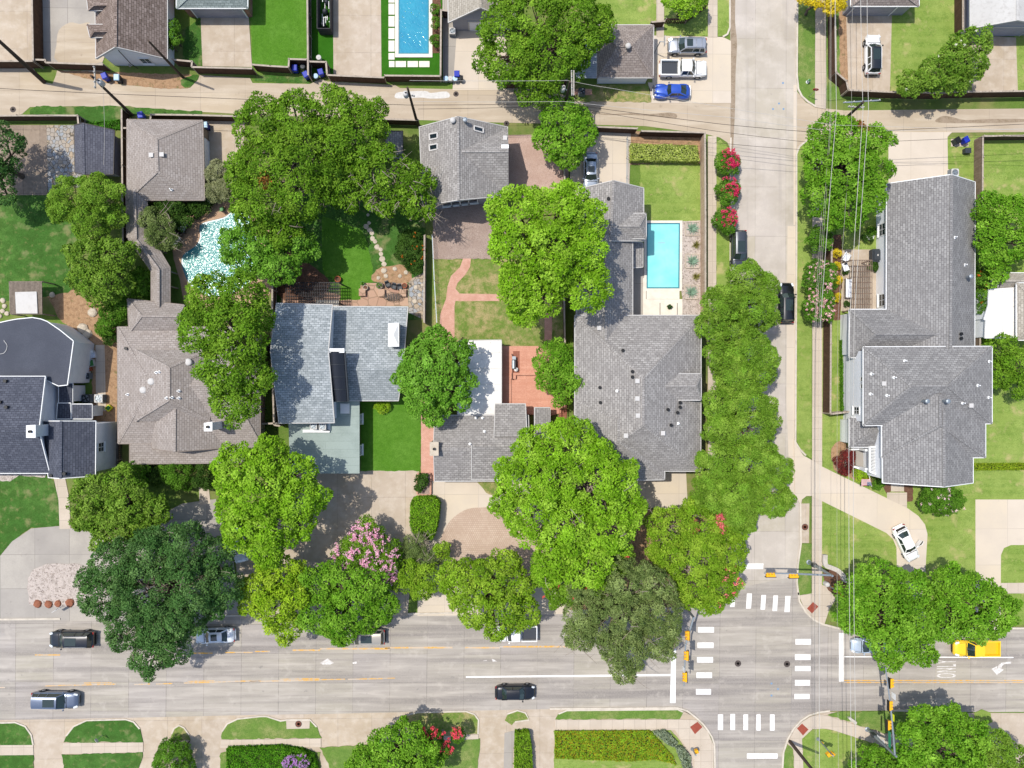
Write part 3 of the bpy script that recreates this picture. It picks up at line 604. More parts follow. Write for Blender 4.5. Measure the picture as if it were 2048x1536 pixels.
decal('damp_stain', [(1870, 242), (1885, 232), (1905, 234), (1930, 240), (1980, 238), (2048, 238), (2048, 244), (1960, 246), (1890, 246)], 'stain', .028, al[1])
decal('concrete_patch', [(790, 190), (800, 184), (850, 182), (862, 186), (893, 183), (898, 195), (860, 197), (840, 195), (795, 197)], 'patch', .028, al[0])
for px, par, z in [([(1614, 1217), (1626, 1204), (1637, 1213), (1624, 1227)], corner, .124), ([(1594, 1457), (1604, 1447), (1617, 1459), (1606, 1471)], pav3, .114), ([(1380, 1454), (1395, 1443.5), (1405, 1454), (1390, 1468.5)], None, .112)]:
    if par is None: par = [o for o in COL.objects if o.name.startswith('pavement') and abs(o.data.vertices[-1].co.z - .106) < 1e-4][0]
    MB().prism([P(u, v, z) for u, v in px], z - .008, z).build('tactile_pad', MT['brickpad'], par)
# manhole covers
def manhole(u, v, r, m, label, z):
    c = P(u, v, z); o = empty('manhole_cover', c, label, 'manhole cover')
    MB().lathe(c, [(r + .08, -.02), (r + .08, .004), (r + .02, .006), (r + .02, .002)], 20).build('frame_ring', MT['iron'], o)
    lid = MB().lathe(c, [(r, -.02), (r, .008), (r - .03, .012)], 20)
    for k in range(3): lid.lathe(c, [(r * (.3 + .2 * k), .0125), (r * (.3 + .2 * k), .018), (r * (.3 + .2 * k) - .05, .018)], 16)
    lid.build('lid', MT[m], o)
manhole(1476, 1327, .33, 'iron', 'round iron manhole cover in the intersection near the left crosswalk', .02)
manhole(1574, 1328, .33, 'iron', 'round iron manhole cover in the intersection beside the right crosswalk', .02)
manhole(1610, 1054, .34, 'rust', 'rusty round cover on the storm inlet by the curved driveway', .118)
manhole(597, 1448, .34, 'rust', 'rusty round cover on the inlet slab in the grass verge south of the road', .112)
manhole(1013, 247, .26, 'iron', 'dark cover in the alley beside the grey garage roof', .022)
manhole(912, 188, .26, 'iron', 'cover at the alley edge below the pale driveway', .022)
manhole(26, 219, .28, 'iron', 'dark manhole cover at the left end of the alley', .022)
# ================================================================== BUILDINGS
from mathutils.geometry import intersect_ray_tri
def inset_poly(pts, d):
    n = len(pts); a = sum(pts[i][0] * pts[(i + 1) % n][1] - pts[(i + 1) % n][0] * pts[i][1] for i in range(n))
    sg = 1 if a > 0 else -1; out = []
    for i in range(n):
        p0, p1, p2 = [Vector((pts[j % n][0], pts[j % n][1])) for j in (i - 1, i, i + 1)]
        e1, e2 = (p1 - p0).normalized(), (p2 - p1).normalized()
        n1, n2 = Vector((-e1.y, e1.x)) * sg, Vector((-e2.y, e2.x)) * sg
        k = 1 + n1.dot(n2)
        q = p1 + (n1 + n2) * (d / max(k, .3)); out.append(q)
    return out
class House:
    def __init__(s, name, label, cat, uv, roof, wall, trim='white', group=None):
        s.root = empty(name, P(*uv, 0), label, cat, group)
        s.roof, s.wall, s.trim, s.ridge = MB(), MB(), MB(), MB()
        s.m = (roof, wall, trim); s.tris = []; s.foot = []; s.extra = []
    def face(s, pts, t=.16, mb=None):
        (mb or s.roof).slab(pts, t)
        for i in range(1, len(pts) - 1): s.tris.append((pts[0], pts[i], pts[i + 1]))
    def walls(s, poly, z0, z1, inset=.4, tops=None):
        q = inset_poly(poly, inset) if inset else [Vector((p[0], p[1])) for p in poly]
        s.foot.append((q, z0, z1)); n = len(q)
        a = sum(q[i].x * q[(i + 1) % n].y - q[(i + 1) % n].x * q[i].y for i in range(n))
        for i in range(n):
            A, B = q[i], q[(i + 1) % n]
            f = [(A.x, A.y, z0), (B.x, B.y, z0), (B.x, B.y, z1), (A.x, A.y, z1)]
            s.wall.poly(f if a > 0 else f[::-1])
        return q
    def hip(s, c, ze, r, zr, gable=(False, False), base=0, inset=.4, gut=(1, 1, 1, 1), wall=True, ridge=True, rake=True):
        C = [P(u, v, ze) for u, v in c]; r0, r1 = P(*r[0], zr), P(*r[1], zr)
        if not gable[0]: s.face([C[0], C[1], r0])
        s.face([C[1], C[2], r1, r0])
        if not gable[1]: s.face([C[2], C[3], r1])
        s.face([C[3], C[0], r0, r1])
        up = Vector((0, 0, .0))
        if ridge:
            s.ridge.bar(r0 + up, r1 + up, .3, .05)
            for g, (a, b), rr in ((gable[0], (0, 1), r0), (gable[1], (2, 3), r1)):
                if not g:
                    for k in (a, b): s.ridge.bar(C[k] + up, rr + up, .26, .05)
        dn = Vector((0, 0, -.08))
        for k in range(4):
            g = gable[0] if k == 0 else gable[1] if k == 2 else False
            A, B = C[k], C[(k + 1) % 4]
            if g:
                if rake:
                    rr = r0 if k == 0 else r1
                    s.trim.bar(A + dn, rr + dn, .09, .24); s.trim.bar(rr + dn, B + dn, .09, .24)
            elif gut[k]: s.trim.bar(A + dn, B + dn, .16, .16)
        if wall:
            q = s.walls([(p.x, p.y) for p in C], base, ze - .1, inset)
            for g, (a, b), rr, oth in ((gable[0], (0, 1), r0, r1), (gable[1], (2, 3), r1, r0)):
                if g:
                    A, B = q[a], q[b]; d = (oth - rr).normalized(); t = rr + d * inset
                    # the apex sits just under the roof sheet
                    f = [Vector((A.x, A.y, ze - .1)), Vector((B.x, B.y, ze - .1)), Vector((t.x, t.y, zr - .17))]
                    nrm = (f[1] - f[0]).cross(f[2] - f[0])
                    if nrm.dot(rr - oth) < 0: f = [f[1], f[0], f[2]]
                    s.wall.poly(f)
        return C, r0, r1
    def flat(s, px, z, base=0, t=.2, inset=.15, wall=True, trim=True, hold=None):
        C = [P(u, v, z) for u, v in px]
        s.face(C, t, hold)
        if trim:
            n = len(C)
            for i in range(n): s.trim.bar(C[i] + Vector((0, 0, -.06)), C[(i + 1) % n] + Vector((0, 0, -.06)), .1, .2)
        if wall: s.walls([(p.x, p.y) for p in C], base, z - t + .02, inset)
        return C
    def shed(s, px, zs, base=0, inset=.3, wall=True, trim=True):
        C = [P(u, v, z) for (u, v), z in zip(px, zs)]
        s.face(C)
        if trim:
            n = len(C)
            for i in range(n): s.trim.bar(C[i] + Vector((0, 0, -.08)), C[(i + 1) % n] + Vector((0, 0, -.08)), .1, .16)
        if wall: s.walls([(p.x, p.y) for p in C], base, min(zs) - .1, inset)
        return C
    def hit(s, u, v):
        d = (RQ @ Vector(((u - 1024) / FPX, -(v - 768) / FPX, -1))).normalized(); best = None
        for a, b, c in s.tris:
            h = intersect_ray_tri(a, b, c, d, CAMLOC)
            if h is not None:
                q = (h - CAMLOC).length
                if best is None or q < best[0]: best = (q, h)
        return best[1] if best else P(u, v, 4)
    def part(s, name, mb, m, smooth=False, parent=None):
        return mb.build(name, MT[m] if isinstance(m, str) else m, parent or s.root, smooth)
    def vents(s, lst):
        for u, v, k in lst:
            p = s.hit(u, v); mb = MB()
            if k == 'box':
                s.part('roof_vent', mb.box(p + Vector((0, 0, .1)), (.42, .42, .22)).box(p + Vector((0, 0, .24)), (.5, .5, .06)), 'offwhite')
            elif k == 'dark':
                s.part('roof_vent', mb.lathe(p, [(.14, -.2), (.14, .22), (.2, .24), (.2, .34)], 10), 'black')
            elif k == 'pipe':
                s.part('vent_pipe', mb.lathe(p, [(.2, -.2), (.18, .05), (.07, .08), (.07, .5)], 10), 'white')
            elif k == 'flue':
                s.part('flue_pipe', mb.lathe(p, [(.17, -.3), (.17, .8), (.26, .84), (.26, 1.02), (.1, 1.08)], 12), 'steel')
            elif k == 'turbine':
                s.part('roof_vent', mb.lathe(p, [(.2, -.25), (.2, .2), (.3, .26), (.36, .42), (.3, .58), (.12, .66)], 14), 'offwhite', True)
            elif k == 'dome':
                s.part('roof_vent', mb.lathe(p, [(.4, -.25), (.42, .05), (.4, .14), (.25, .2)], 18), 'offwhite', True)
    def chimney(s, px, zt, zb, m='white', cap='white', flues=1):
        C = [P(u, v, zt) for u, v in px]; q = [(p.x, p.y) for p in C]
        ch = s.part('chimney', MB().prism(q, zb, zt), m)
        cq = inset_poly(q, -.08); ctr = sum((Vector(p) for p in C), Vector()) / len(C)
        s.part('chimney_cap', MB().prism(cq, zt, zt + .12), cap, parent=ch)
        e = (C[1] - C[0]); e.z = 0
        for k in range(flues):
            c = ctr + e * ((k - (flues - 1) / 2) * .3)
            s.part('flue', MB().lathe(c, [(.16, zt * 0 + .1), (.16, .42), (.11, .42), (.11, .3)], 10), 'black', parent=ch)
        return ch
    def win(s, k, edge, t, z, w, h, nx=2, ny=2, door=False, frame='white', sill=True):
        q, z0, z1 = s.foot[k]; n = len(q); A, B = q[edge % n], q[(edge + 1) % n]
        a = sum(q[i].x * q[(i + 1) % n].y - q[(i + 1) % n].x * q[i].y for i in range(n))
        d = (B - A).normalized(); nn = Vector((d.y, -d.x)) * (1 if a > 0 else -1)
        c = A + (B - A) * t; rz = math.atan2(d.y, d.x)
        c3 = Vector((c.x, c.y, z)) + Vector((nn.x, nn.y, 0)) * .04; d3 = Vector((d.x, d.y, 0)); n3 = Vector((nn.x, nn.y, 0))
        fr = MB()
        for e in (-1, 1): fr.box(c3 + d3 * (e * (w / 2)), (.1, .12, h + .1), rz); fr.box(c3 + Vector((0, 0, e * h / 2)), (w - .1, .12, .1), rz)
        for i in range(1, nx): fr.box(c3 + d3 * (w * (i / nx - .5)), (.05, .09, h - .1), rz)
        for j in range(1, ny): fr.box(c3 + Vector((0, 0, h * (j / ny - .5))), (w - .1, .084, .05), rz)
        f = s.part('door_frame' if door else 'window', fr, frame)
        s.part('door' if door else 'pane', MB().box(c3 - n3 * .0, (w - .1, .05, h - .1), rz), 'w_grey' if door else 'glass', parent=f)
        if sill and not door: s.part('sill', MB().box(c3 + n3 * .1 - Vector((0, 0, h / 2 + .09)), (w + .2, .22, .07), rz), frame, parent=f)
    def garage(s, k, edge, t, w, h=2.3, m='w_grey'):
        q, z0, z1 = s.foot[k]; n = len(q); A, B = q[edge % n], q[(edge + 1) % n]
        a = sum(q[i].x * q[(i + 1) % n].y - q[(i + 1) % n].x * q[i].y for i in range(n))
        d = (B - A).normalized(); nn = Vector((d.y, -d.x)) * (1 if a > 0 else -1)
        c = A + (B - A) * t; rz = math.atan2(d.y, d.x); n3 = Vector((nn.x, nn.y, 0)); d3 = Vector((d.x, d.y, 0))
        mb = MB()
        for j in range(4): mb.box(Vector((c.x, c.y, h * (j + .5) / 4)) + n3 * .03, (w, .08, h / 4 - .03), rz)
        g = s.part('garage_door', mb, m)
        fr = MB()
        for e in (-1, 1): fr.box(Vector((c.x, c.y, h / 2)) + n3 * .04 + d3 * (e * (w / 2 + .08)), (.14, .14, h), rz)
        fr.box(Vector((c.x, c.y, h + .08)) + n3 * .04, (w + .3, .14, .16), rz)
        s.part('door_frame', fr, s.m[2], parent=g)
    def done(s):
        r, w, t = s.m
        if s.wall.v: s.part('wall', s.wall, w)
        ro = s.part('roof', s.roof, r)
        if s.ridge.v: s.part('ridge_cap', s.ridge, r, parent=ro)
        if s.trim.v: s.part('gutter', s.trim, t)
        s.roof_obj = ro
        return s
def ac_unit(u, v, z, label, sz=.85, rz=0, zb=None, group=None, hgt=.8, m='steel', dark=False):
    """condenser: slatted case, fan grille on top"""
    top = P(u, v, z + hgt); c = Vector((top.x, top.y, z))
    o = empty('air_conditioner', c, label, 'air conditioner', group, rz)
    mb = MB()
    mb.box((0, 0, .06), (sz, sz, .1))
    for k in range(7): mb.box((0, 0, .16 + k * (hgt - .24) / 6), (sz - .03, sz - .03, .05))
    for sx in (-1, 1):
        for sy in (-1, 1): mb.box((sx * (sz / 2 - .04), sy * (sz / 2 - .04), hgt / 2), (.07, .07, hgt))
    mb.box((0, 0, hgt / 2), (sz - .1, sz - .1, hgt - .1))
    lo = hgt
    ring = []
    mb.build('case', MT[m], o, local=True)
    rg = MB(); n = 20; r0, r1 = sz * .42, sz * .5
    pts = []
    for i in range(n):
        t = 2 * math.pi * i / n
        sq = sz / 2 / max(abs(math.cos(t)), abs(math.sin(t)))
        pts.append(((r0 * math.cos(t), r0 * math.sin(t)), (sq * math.cos(t), sq * math.sin(t))))
    for i in range(n):
        a, b = pts[i], pts[(i + 1) % n]
        rg.slab([Vector((*a[1], lo + .05)), Vector((*b[1], lo + .05)), Vector((*b[0], lo + .05)), Vector((*a[0], lo + .05))], .06)
    rg.build('top_cover', MT['greybin' if dark else 'offwhite'], o, local=True)
    bl = MB()
    for k in range(4):
        t = k * math.pi / 2 + .4
        d = Vector((math.cos(t), math.sin(t), 0)); e = Vector((-d.y, d.x, 0))
        bl.slab([d * .08 - e * .05 + Vector((0, 0, lo + .03)), d * r0 * .92 - e * .1 + Vector((0, 0, lo + .02)), d * r0 * .92 + e * .16 + Vector((0, 0, lo + .035)), d * .08 + e * .06 + Vector((0, 0, lo + .03))], .012)
    bl.lathe((0, 0, lo), [(.1, 0), (.1, .05), (.03, .06)], 10)
    bl.build('fan', MT['steel' if not dark else 'black'], o, local=True)
    gr = MB()
    for k in range(1, 5): 
        rr = r0 * k / 4.3
        gr.tube([(rr * math.cos(2 * math.pi * i / 16), rr * math.sin(2 * math.pi * i / 16), lo + .055) for i in range(17)], .008, 4, False)
    gr.build('fan_guard', MT['steel'], o, local=True)
    return o
# ---- big grey house with the pool
h = House('house', 'large L shaped grey shingled house wrapped around the long turquoise pool', 'house', (1288, 790), 'r_grey', 'w_tan', 'offwhite')
h.hip([(1159, 377), (1287, 376), (1287, 482), (1156, 482)], 4.9, [(1227, 361), (1222, 482)], 6.9, (True, True), gut=(1, 1, 1, 1))
h.hip([(1156, 470), (1265, 470), (1265, 690), (1152, 690)], 4.95, [(1214, 470), (1212, 690)], 6.95, (True, True), gut=(0, 1, 0, 1), rake=False)
h.hip([(1261, 427), (1292, 427), (1292, 477), (1261, 477)][1:] + [(1261, 427)], 5.6, [(1278, 452), (1232, 452)], 6.5, (False, True), wall=False, gut=(1, 1, 0, 1))
h.walls([(P(u, v, 5.4).x, P(u, v, 5.4).y) for u, v in [(1262, 428), (1290, 428), (1290, 476), (1262, 476)]], 0, 5.45, .2)
h.shed([(1265, 484), (1286, 486), (1286, 534), (1265, 536)], [3.3, 3.0, 3.0, 3.3])
h.hip([(1150, 631), (1402, 631), (1401, 942), (1150, 942)], 5.5, [(1287, 757), (1287, 850)], 9.0)
h.hip([(1150, 800), (1329, 800), (1329, 959), (1152, 962)], 5.47, [(1237, 840), (1237, 882)], 7.9, gut=(0, 1, 1, 1))
h.hip([(1402, 748), (1402, 800), (1310, 800), (1310, 748)], 6.9, [(1392, 772), (1296, 772)], 7.7, (False, False), base=5.3, wall=True, gut=(1, 1, 0, 1))
h.done()
h.vents([(1198, 656, 'box'), (1245, 701, 'dark'), (1264, 743, 'dark'), (1264, 754, 'dark'), (1274, 762, 'box'), (1274, 797, 'box'), (1275, 831, 'box'), (1251, 871, 'box'), (1325, 866, 'box'),
         (1199, 775, 'dark'), (1234, 782, 'pipe'), (1200, 805, 'dark'), (1359, 805, 'dark'), (1359, 814, 'dark'), (1335, 819, 'dark'), (1354, 825, 'dark'), (1341, 850, 'dark'), (1356, 847, 'pipe'), (1216, 398, 'dark')])
for t in (.2, .5, .8): h.win(0, 1, t, 1.5, 1.4, 1.3)
for k in (4, 5): h.win(k, 1, .3, 1.5, 1.6, 1.4); h.win(k, 2, .6, 1.5, 1.8, 1.4)
# ---- right-hand grey two-storey house
h = House('house', 'large two-storey white sided house with grey roof and front porch right of the curved driveway', 'house', (1860, 770), 'r_dgrey', 'w_white', 'white')
h.hip([(1774, 367), (1950, 364), (1949, 694), (1773, 700)], 3.3, [(1903, 349), (1901, 700)], 6.1, (True, True), gut=(1, 1, 0, 1))
h.hip([(1699, 619), (1840, 619), (1840, 715), (1699, 715)][0:1] + [(1699, 715), (1880, 715), (1880, 619)], 3.3, [(1752, 668), (1890, 668)], 5.6, (False, True), gut=(1, 1, 0, 1))
h.hip([(1727, 694), (1727, 851), (1984, 847), (1984, 693)], 5.9, [(1822, 772), (1895, 772)], 8.7, gut=(1, 1, 1, 1))
h.hip([(1764, 800), (1971, 800), (1971, 915), (1764, 915)], 5.88, [(1880, 790), (1880, 850)], 8.3, wall=False, gut=(0, 1, 1, 1))
h.hip([(1766, 966), (1764, 830), (1946, 830), (1946, 966)][0:1] + [(1946, 966), (1946, 820), (1764, 820)], 5.85, [(1888, 974), (1888, 820)], 8.2, (True, False), gut=(1, 1, 0, 1))
h.walls([(P(u, v, 5.7).x, P(u, v, 5.7).y) for u, v in [(1768, 840), (1968, 840), (1968, 912), (1768, 912)]], 0, 5.7, .3)
h.hip([(1699, 835), (1699, 894), (1757, 894), (1775, 835)], 3.3, [(1745, 862), (1772, 862)], 4.3, (False, True), gut=(1, 1, 0, 1))
h.done()
h.vents([(1809, 722, 'pipe'), (1743, 748, 'pipe'), (1788, 755, 'pipe'), (1766, 767, 'box'), (1741, 788, 'pipe'), (1774, 791, 'pipe'), (1845, 802, 'flue'), (1886, 802, 'flue'), (1955, 771, 'pipe'), (1940, 811, 'box'), (1925, 806, 'pipe'),
         (1978, 723, 'pipe'), (1977, 795, 'pipe'), (1909, 475, 'pipe'), (1929, 530, 'pipe'), (1920, 668, 'dark'), (1920, 677, 'dark'), (1932, 555, 'flue')])
h.win(2, 0, .40, 4.9, .55, .6, 1, 1, sill=False); h.win(2, 0, .50, 4.9, .55, .6, 1, 1, sill=False); h.win(2, 0, .85, 3.6, .9, 1.3); h.win(0, 3, .3, 1.6, 1.5, 1.4); h.win(0, 3, .75, 1.6, 1.5, 1.4)
h.win(3, 2, .5, 1.5, 1.5, 1.4)
h.garage(0, 0, .5, 4.8)
# porch: deck, steps, posts, balustrade
d0 = [P(u, v, .6) for u, v in [(1712, 898), (1764, 898), (1766, 948), (1740, 946), (1712, 930)]]
pz = h.part('porch', MB().prism([(q.x, q.y) for q in d0], 0, .6), 'drive_grey')
mb = MB()
for k, (u, v) in enumerate([(1704, 899), (1720, 898), (1704, 932), (1722, 938), (1740, 947), (1762, 949)]):
    q = P(u, v, 1.6); mb.box((q.x, q.y, 1.0), (.2, .2, 1.3))
rl = [(1704, 899), (1720, 898)], [(1704, 932), (1722, 938), (1740, 947), (1762, 952)]
for ln in rl:
    for a, b in zip(ln[:-1], ln[1:]):
        A, B = P(*a, 1.6), P(*b, 1.6); mb.bar(A, B, .22, .1); mb.bar(A - Vector((0, 0, .85)), B - Vector((0, 0, .85)), .12, .08)
        n = int((B - A).length / .25)
        for i in range(1, n): p = A.lerp(B, i / n); mb.box(p - Vector((0, 0, .45)), (.05, .05, .86))
h.part('balustrade', mb, 'white', parent=pz)
mb = MB()
for u, v in [(1731, 900), (1731, 938)]:
    q = P(u, v, 3.0); mb.box((q.x, q.y, 1.9), (.28, .28, 2.6))
h.part('porch_post', mb, 'white', parent=pz)
mb = MB()
A0, A1, A2, A3 = [P(u, v, 3.4) for u, v in [(1739, 893), (1764, 893), (1764, 952), (1739, 944)]]
n = 18
for i in range(n + 1):
    a, b = A0.lerp(A3, i / n), A1.lerp(A2, i / n); mb.bar(a, b, .07, .16)
mb.bar(A0, A3, .16, .26); mb.bar(A1, A2, .16, .26); mb.bar(A0, A1, .16, .26); mb.bar(A3, A2, .16, .26)
h.part('porch_pergola', mb, 'white', parent=pz)
for k in range(3):
    c = P(1700 - k * 4, 915, .5 - k * .15); h.part('step', MB().box((c.x, c.y, (.5 - k * .15) / 2), (.3, 2.0, .5 - k * .15)), 'drive_grey', parent=pz)
# ---- brown house
h = House('house', 'brown shingled hip roofed house with white angled chimney left of the blue-grey roof', 'house', (370, 780), 'r_brown', 'w_tan', 'browntrim')
h.hip([(235, 654), (236, 887), (520, 887), (520, 654)], 3.1, [(302, 771), (455, 771)], 5.3)
h.hip([(420, 700), (280, 700), (280, 850), (420, 850)][0:1] + [(270, 700), (270, 842), (420, 842)], 4.2, [(338, 735), (338, 815)][0:1] + [(338, 800)], 6.4, gut=(0, 0, 0, 0), wall=False)
h.hip([(305, 898), (441, 897), (441, 800), (290, 800)], 3.15, [(349, 904), (350, 800)], 5.5, (True, False), gut=(1, 1, 0, 1))
h.shed([(259, 886), (259, 928), (519, 926), (519, 886)], [3.06, 2.7, 2.7, 3.06])
h.hip([(255, 598), (340, 612), (340, 665), (258, 665)][0:1] + [(258, 665), (368, 665), (368, 610)], 3.12, [(283, 632), (355, 632)], 4.4, gut=(1, 0, 0, 1))
h.done()
h.vents([(377, 724, 'dome'), (303, 763, 'dome'), (287, 780, 'dome'), (254, 697, 'dark'), (313, 745, 'pipe'), (319, 744, 'pipe'), (358, 782, 'pipe'), (358, 796, 'pipe'), (334, 796, 'pipe'), (344, 795, 'pipe'), (256, 789, 'pipe')])
h.chimney([(410, 847), (410, 861), (424, 861), (424, 845)], 6.9, 2.9, 'w_cream', 'white')
h.win(0, 2, .5, 1.5, 1.6, 1.3); h.win(3, 2, .5, 1.5, 1.6, 1.3); h.win(3, 1, .3, 1.4, 1.8, 1.3); h.win(3, 1, .7, 1.4, 1.8, 1.3)
# breezeway with its bent roof
h = House('covered_walkway', 'long bent brown shingled walkway roof linking the brown house and its garage', 'covered walkway', (300, 520), 'r_brown', 'browntrim', 'browntrim')
Lf = [(251, 378), (253, 474), (302, 542), (302, 612)]; Rg = [(293, 378), (297, 462), (340, 535), (340, 612)]; Rd = [(269, 378), (272, 479), (317, 538), (317, 622)]
for i in range(3):
    a, b, c, d, e, f = P(*Lf[i], 2.7), P(*Lf[i + 1], 2.7), P(*Rd[i + 1], 3.6), P(*Rd[i], 3.6), P(*Rg[i], 2.7), P(*Rg[i + 1], 2.7)
    h.face([a, b, c, d]); h.face([d, c, f, e])
    h.trim.bar(a - Vector((0, 0, .08)), b - Vector((0, 0, .08)), .1, .15); h.trim.bar(e - Vector((0, 0, .08)), f - Vector((0, 0, .08)), .1, .15)
    h.ridge.bar(c + Vector((0, 0, .02)), d + Vector((0, 0, .02)), .28, .06)
h.done()
for ln in (Lf, Rg):
    for i in range(3):
        for t in (.1, .55):
            q = P(*ln[i], 2.6).lerp(P(*ln[i + 1], 2.6), t); q += (P(*Rd[i], 2.6) - q) * .15
            h.part('post', MB().box((q.x, q.y, 1.3), (.14, .14, 2.6)), 'browntrim')
# its garage
h = House('garage', 'square brown hip roofed garage beside the alley with two small roof vents', 'garage', (331, 320), 'r_brown', 'w_tan', 'browntrim')
h.hip([(254, 239), (405, 241), (409, 400), (254, 400)], 2.9, [(313, 279), (315, 343)], 4.9)
h.done(); h.vents([(304, 311, 'box'), (325, 310, 'box'), (343, 379, 'pipe')])
h.garage(0, 1, .4, 4.6, m='w_cream'); h.win(0, 2, .5, 1.5, 1.2, 1.1)
# ---- blue-grey roofed house
h = House('house', 'house with blue-grey shingles in two levels and a dark barrel skylight', 'house', (675, 720), 'r_blue', 'w_cream', 'offwhite')
h.hip([(553, 607), (558, 846), (669, 845), (665, 610)], 6.0, [(541, 702), (657, 702)], 7.7, (True, True), gut=(1, 1, 1, 1), ridge=True)
h.hip([(655, 613), (668, 801), (797, 801), (816, 614)], 3.2, [(640, 738), (806, 738)], 5.0, (True, True), gut=(1, 1, 1, 1), rake=True)
h.done()
h.chimney([(778, 648), (778, 692), (797, 692), (797, 647)], 5.6, 3, 'offwhite', 'white', flues=0)
c = sum((P(u, v, 5.72) for u, v in [(778, 648), (778, 692), (797, 692), (797, 647)]), Vector()) / 4
cc = [P(u, v, 5.72) for u, v in [(778, 648), (778, 692), (797, 692), (797, 647)]]
mb = MB()
for i in range(4): mb.poly([cc[i], cc[(i + 1) % 4], c + Vector((0, 0, .4))])
h.part('chimney_hood', mb, 'white')
# barrel vault
mb = MB(); fr = MB(); n = 10; A, B, C2, D = P(652, 704, 7.2), P(690, 704, 7.2), P(697, 803, 5.6), P(662, 803, 5.6)
rows = []
for j in range(9):
    l, r = A.lerp(D, j / 8), B.lerp(C2, j / 8); row = []
    for i in range(n + 1):
        t = i / n; q = l.lerp(r, t); q = q + Vector((0, 0, .55 * math.sin(math.pi * t))); row.append(q)
    rows.append(row)
vs = [q for row in rows for q in row]
mb.add(vs, [[j * (n + 1) + i, (j + 1) * (n + 1) + i, (j + 1) * (n + 1) + i + 1, j * (n + 1) + i + 1] for j in range(8) for i in range(n)])
mb.poly([rows[0][i] for i in range(n + 1)]); mb.poly([rows[8][i] for i in range(n + 1)][::-1])
sk = h.part('barrel_skylight', mb, mat('smoked_acrylic', '26282e', rough=.25, spec=.4), True)
for j in range(0, 9, 1):
    if j % 2 == 0: fr.tube([q + Vector((0, 0, .02)) for q in rows[j]], .035, 5)
fr.bar(rows[0][0], rows[0][-1], .3, .25); fr.bar(A, D, .12, .4); fr.bar(B, C2, .12, .4)
h.part('skylight_frame', fr, 'greybin', parent=sk)
fr = MB().bar(rows[0][0] + Vector((0, .15, .15)), rows[0][-1] + Vector((0, .15, .15)), .5, .5); h.part('skylight_curb', fr, 'white', parent=sk)
fl = MB(); flc = h.flat([(577, 846), (666, 846), (672, 802), (719, 802), (719, 947), (580, 947)], 3.0, hold=fl)
h.part('flat_roof', fl, 'r_green'); q = P(688, 817, 3.05)
q = P(690, 817, 3.1); sl_ = h.part('skylight', MB().box((q.x, q.y, 3.1), (1.1, 1.2, .25)).box((q.x, q.y, 3.25), (.9, 1.0, .1)), 'white')
q = P(655, 862, 3.3); h.part('equipment_platform', MB().box((P(633, 862, 3.1).x, P(633, 862, 3.1).y, 3.12), (3.2, .35, .3)).box((P(655, 852, 3.1).x, P(655, 852, 3.1).y, 3.12), (.7, 1.1, .3)), 'white')
w3 = MB().build
h2 = h
wq, wz0, wz1 = h.walls(inset_poly([(p.x, p.y) for p in flc], .15), 0, .02, 0), 0, 3
h.foot[-1] = (h.foot[-1][0], 0, 3)
h.win(len(h.foot) - 1, 3, .25, 1.6, 1.2, 1.3); h.win(len(h.foot) - 1, 3, .7, 1.6, 1.2, 1.3)
h.garage(len(h.foot) - 1, 4, .5, 4.8, m='w_cream')
h.win(0, 0, .3, 2.6, 1.1, 1.3); h.win(1, 1, .4, 1.6, 1.6, 1.3); h.win(1, 3, .35, 1.4, 1.8, 1.9, 2, 1)
ac_unit(627, 852, 3.27, 'air conditioner on the green flat roof, the one beside the platform edge on the left', .85, group=None)
ac_unit(645, 853, 3.27, 'air conditioner on the green flat roof, next to the short end of the white platform', .85)
# ---- small grey house with white flat roof
h = House('house', 'small grey shingled brick house with white flat rear roof and stone chimney', 'house', (960, 885), 'r_grey', 'w_brick', 'offwhite')
h.hip([(869, 831), (869, 962), (1057, 962), (1057, 831)], 3.0, [(867, 897), (1059, 897)], 4.7, (True, True))
h.hip([(990, 808), (990, 900), (1051, 900), (1051, 808)], 3.15, [(988, 870), (1054, 870)], 4.4, (True, True), gut=(1, 0, 1, 1))
h.hip([(943, 893), (943, 959), (1060, 959), (1060, 893)], 3.3, [(943, 893), (1060, 893)], 4.95, (True, True), gut=(1, 1, 1, 0), wall=False, ridge=False)
fl = MB(); h.flat([(918, 681), (1003, 680), (1003, 829), (915, 829)], 2.9, hold=fl)
h.shed([(1069, 815), (1069, 876), (1100, 876), (1100, 815)], [3.3, 3.3, 2.9, 2.9])
h.done(); h.part('flat_roof', fl, 'r_white')
h.chimney([(861, 885), (861, 910), (876, 910), (876, 885)], 5.4, 0, 'stone', 'stone')
h.vents([(940, 888, 'pipe'), (969, 863, 'pipe'), (952, 836, 'pipe'), (965, 836, 'pipe')])
h.win(0, 1, .2, 1.5, 1.6, 1.3); h.win(0, 1, .75, 1.5, 1.8, 1.3); h.win(3 if len(h.foot) > 3 else 0, 3, .5, 1.4, 1.2, 1.2)
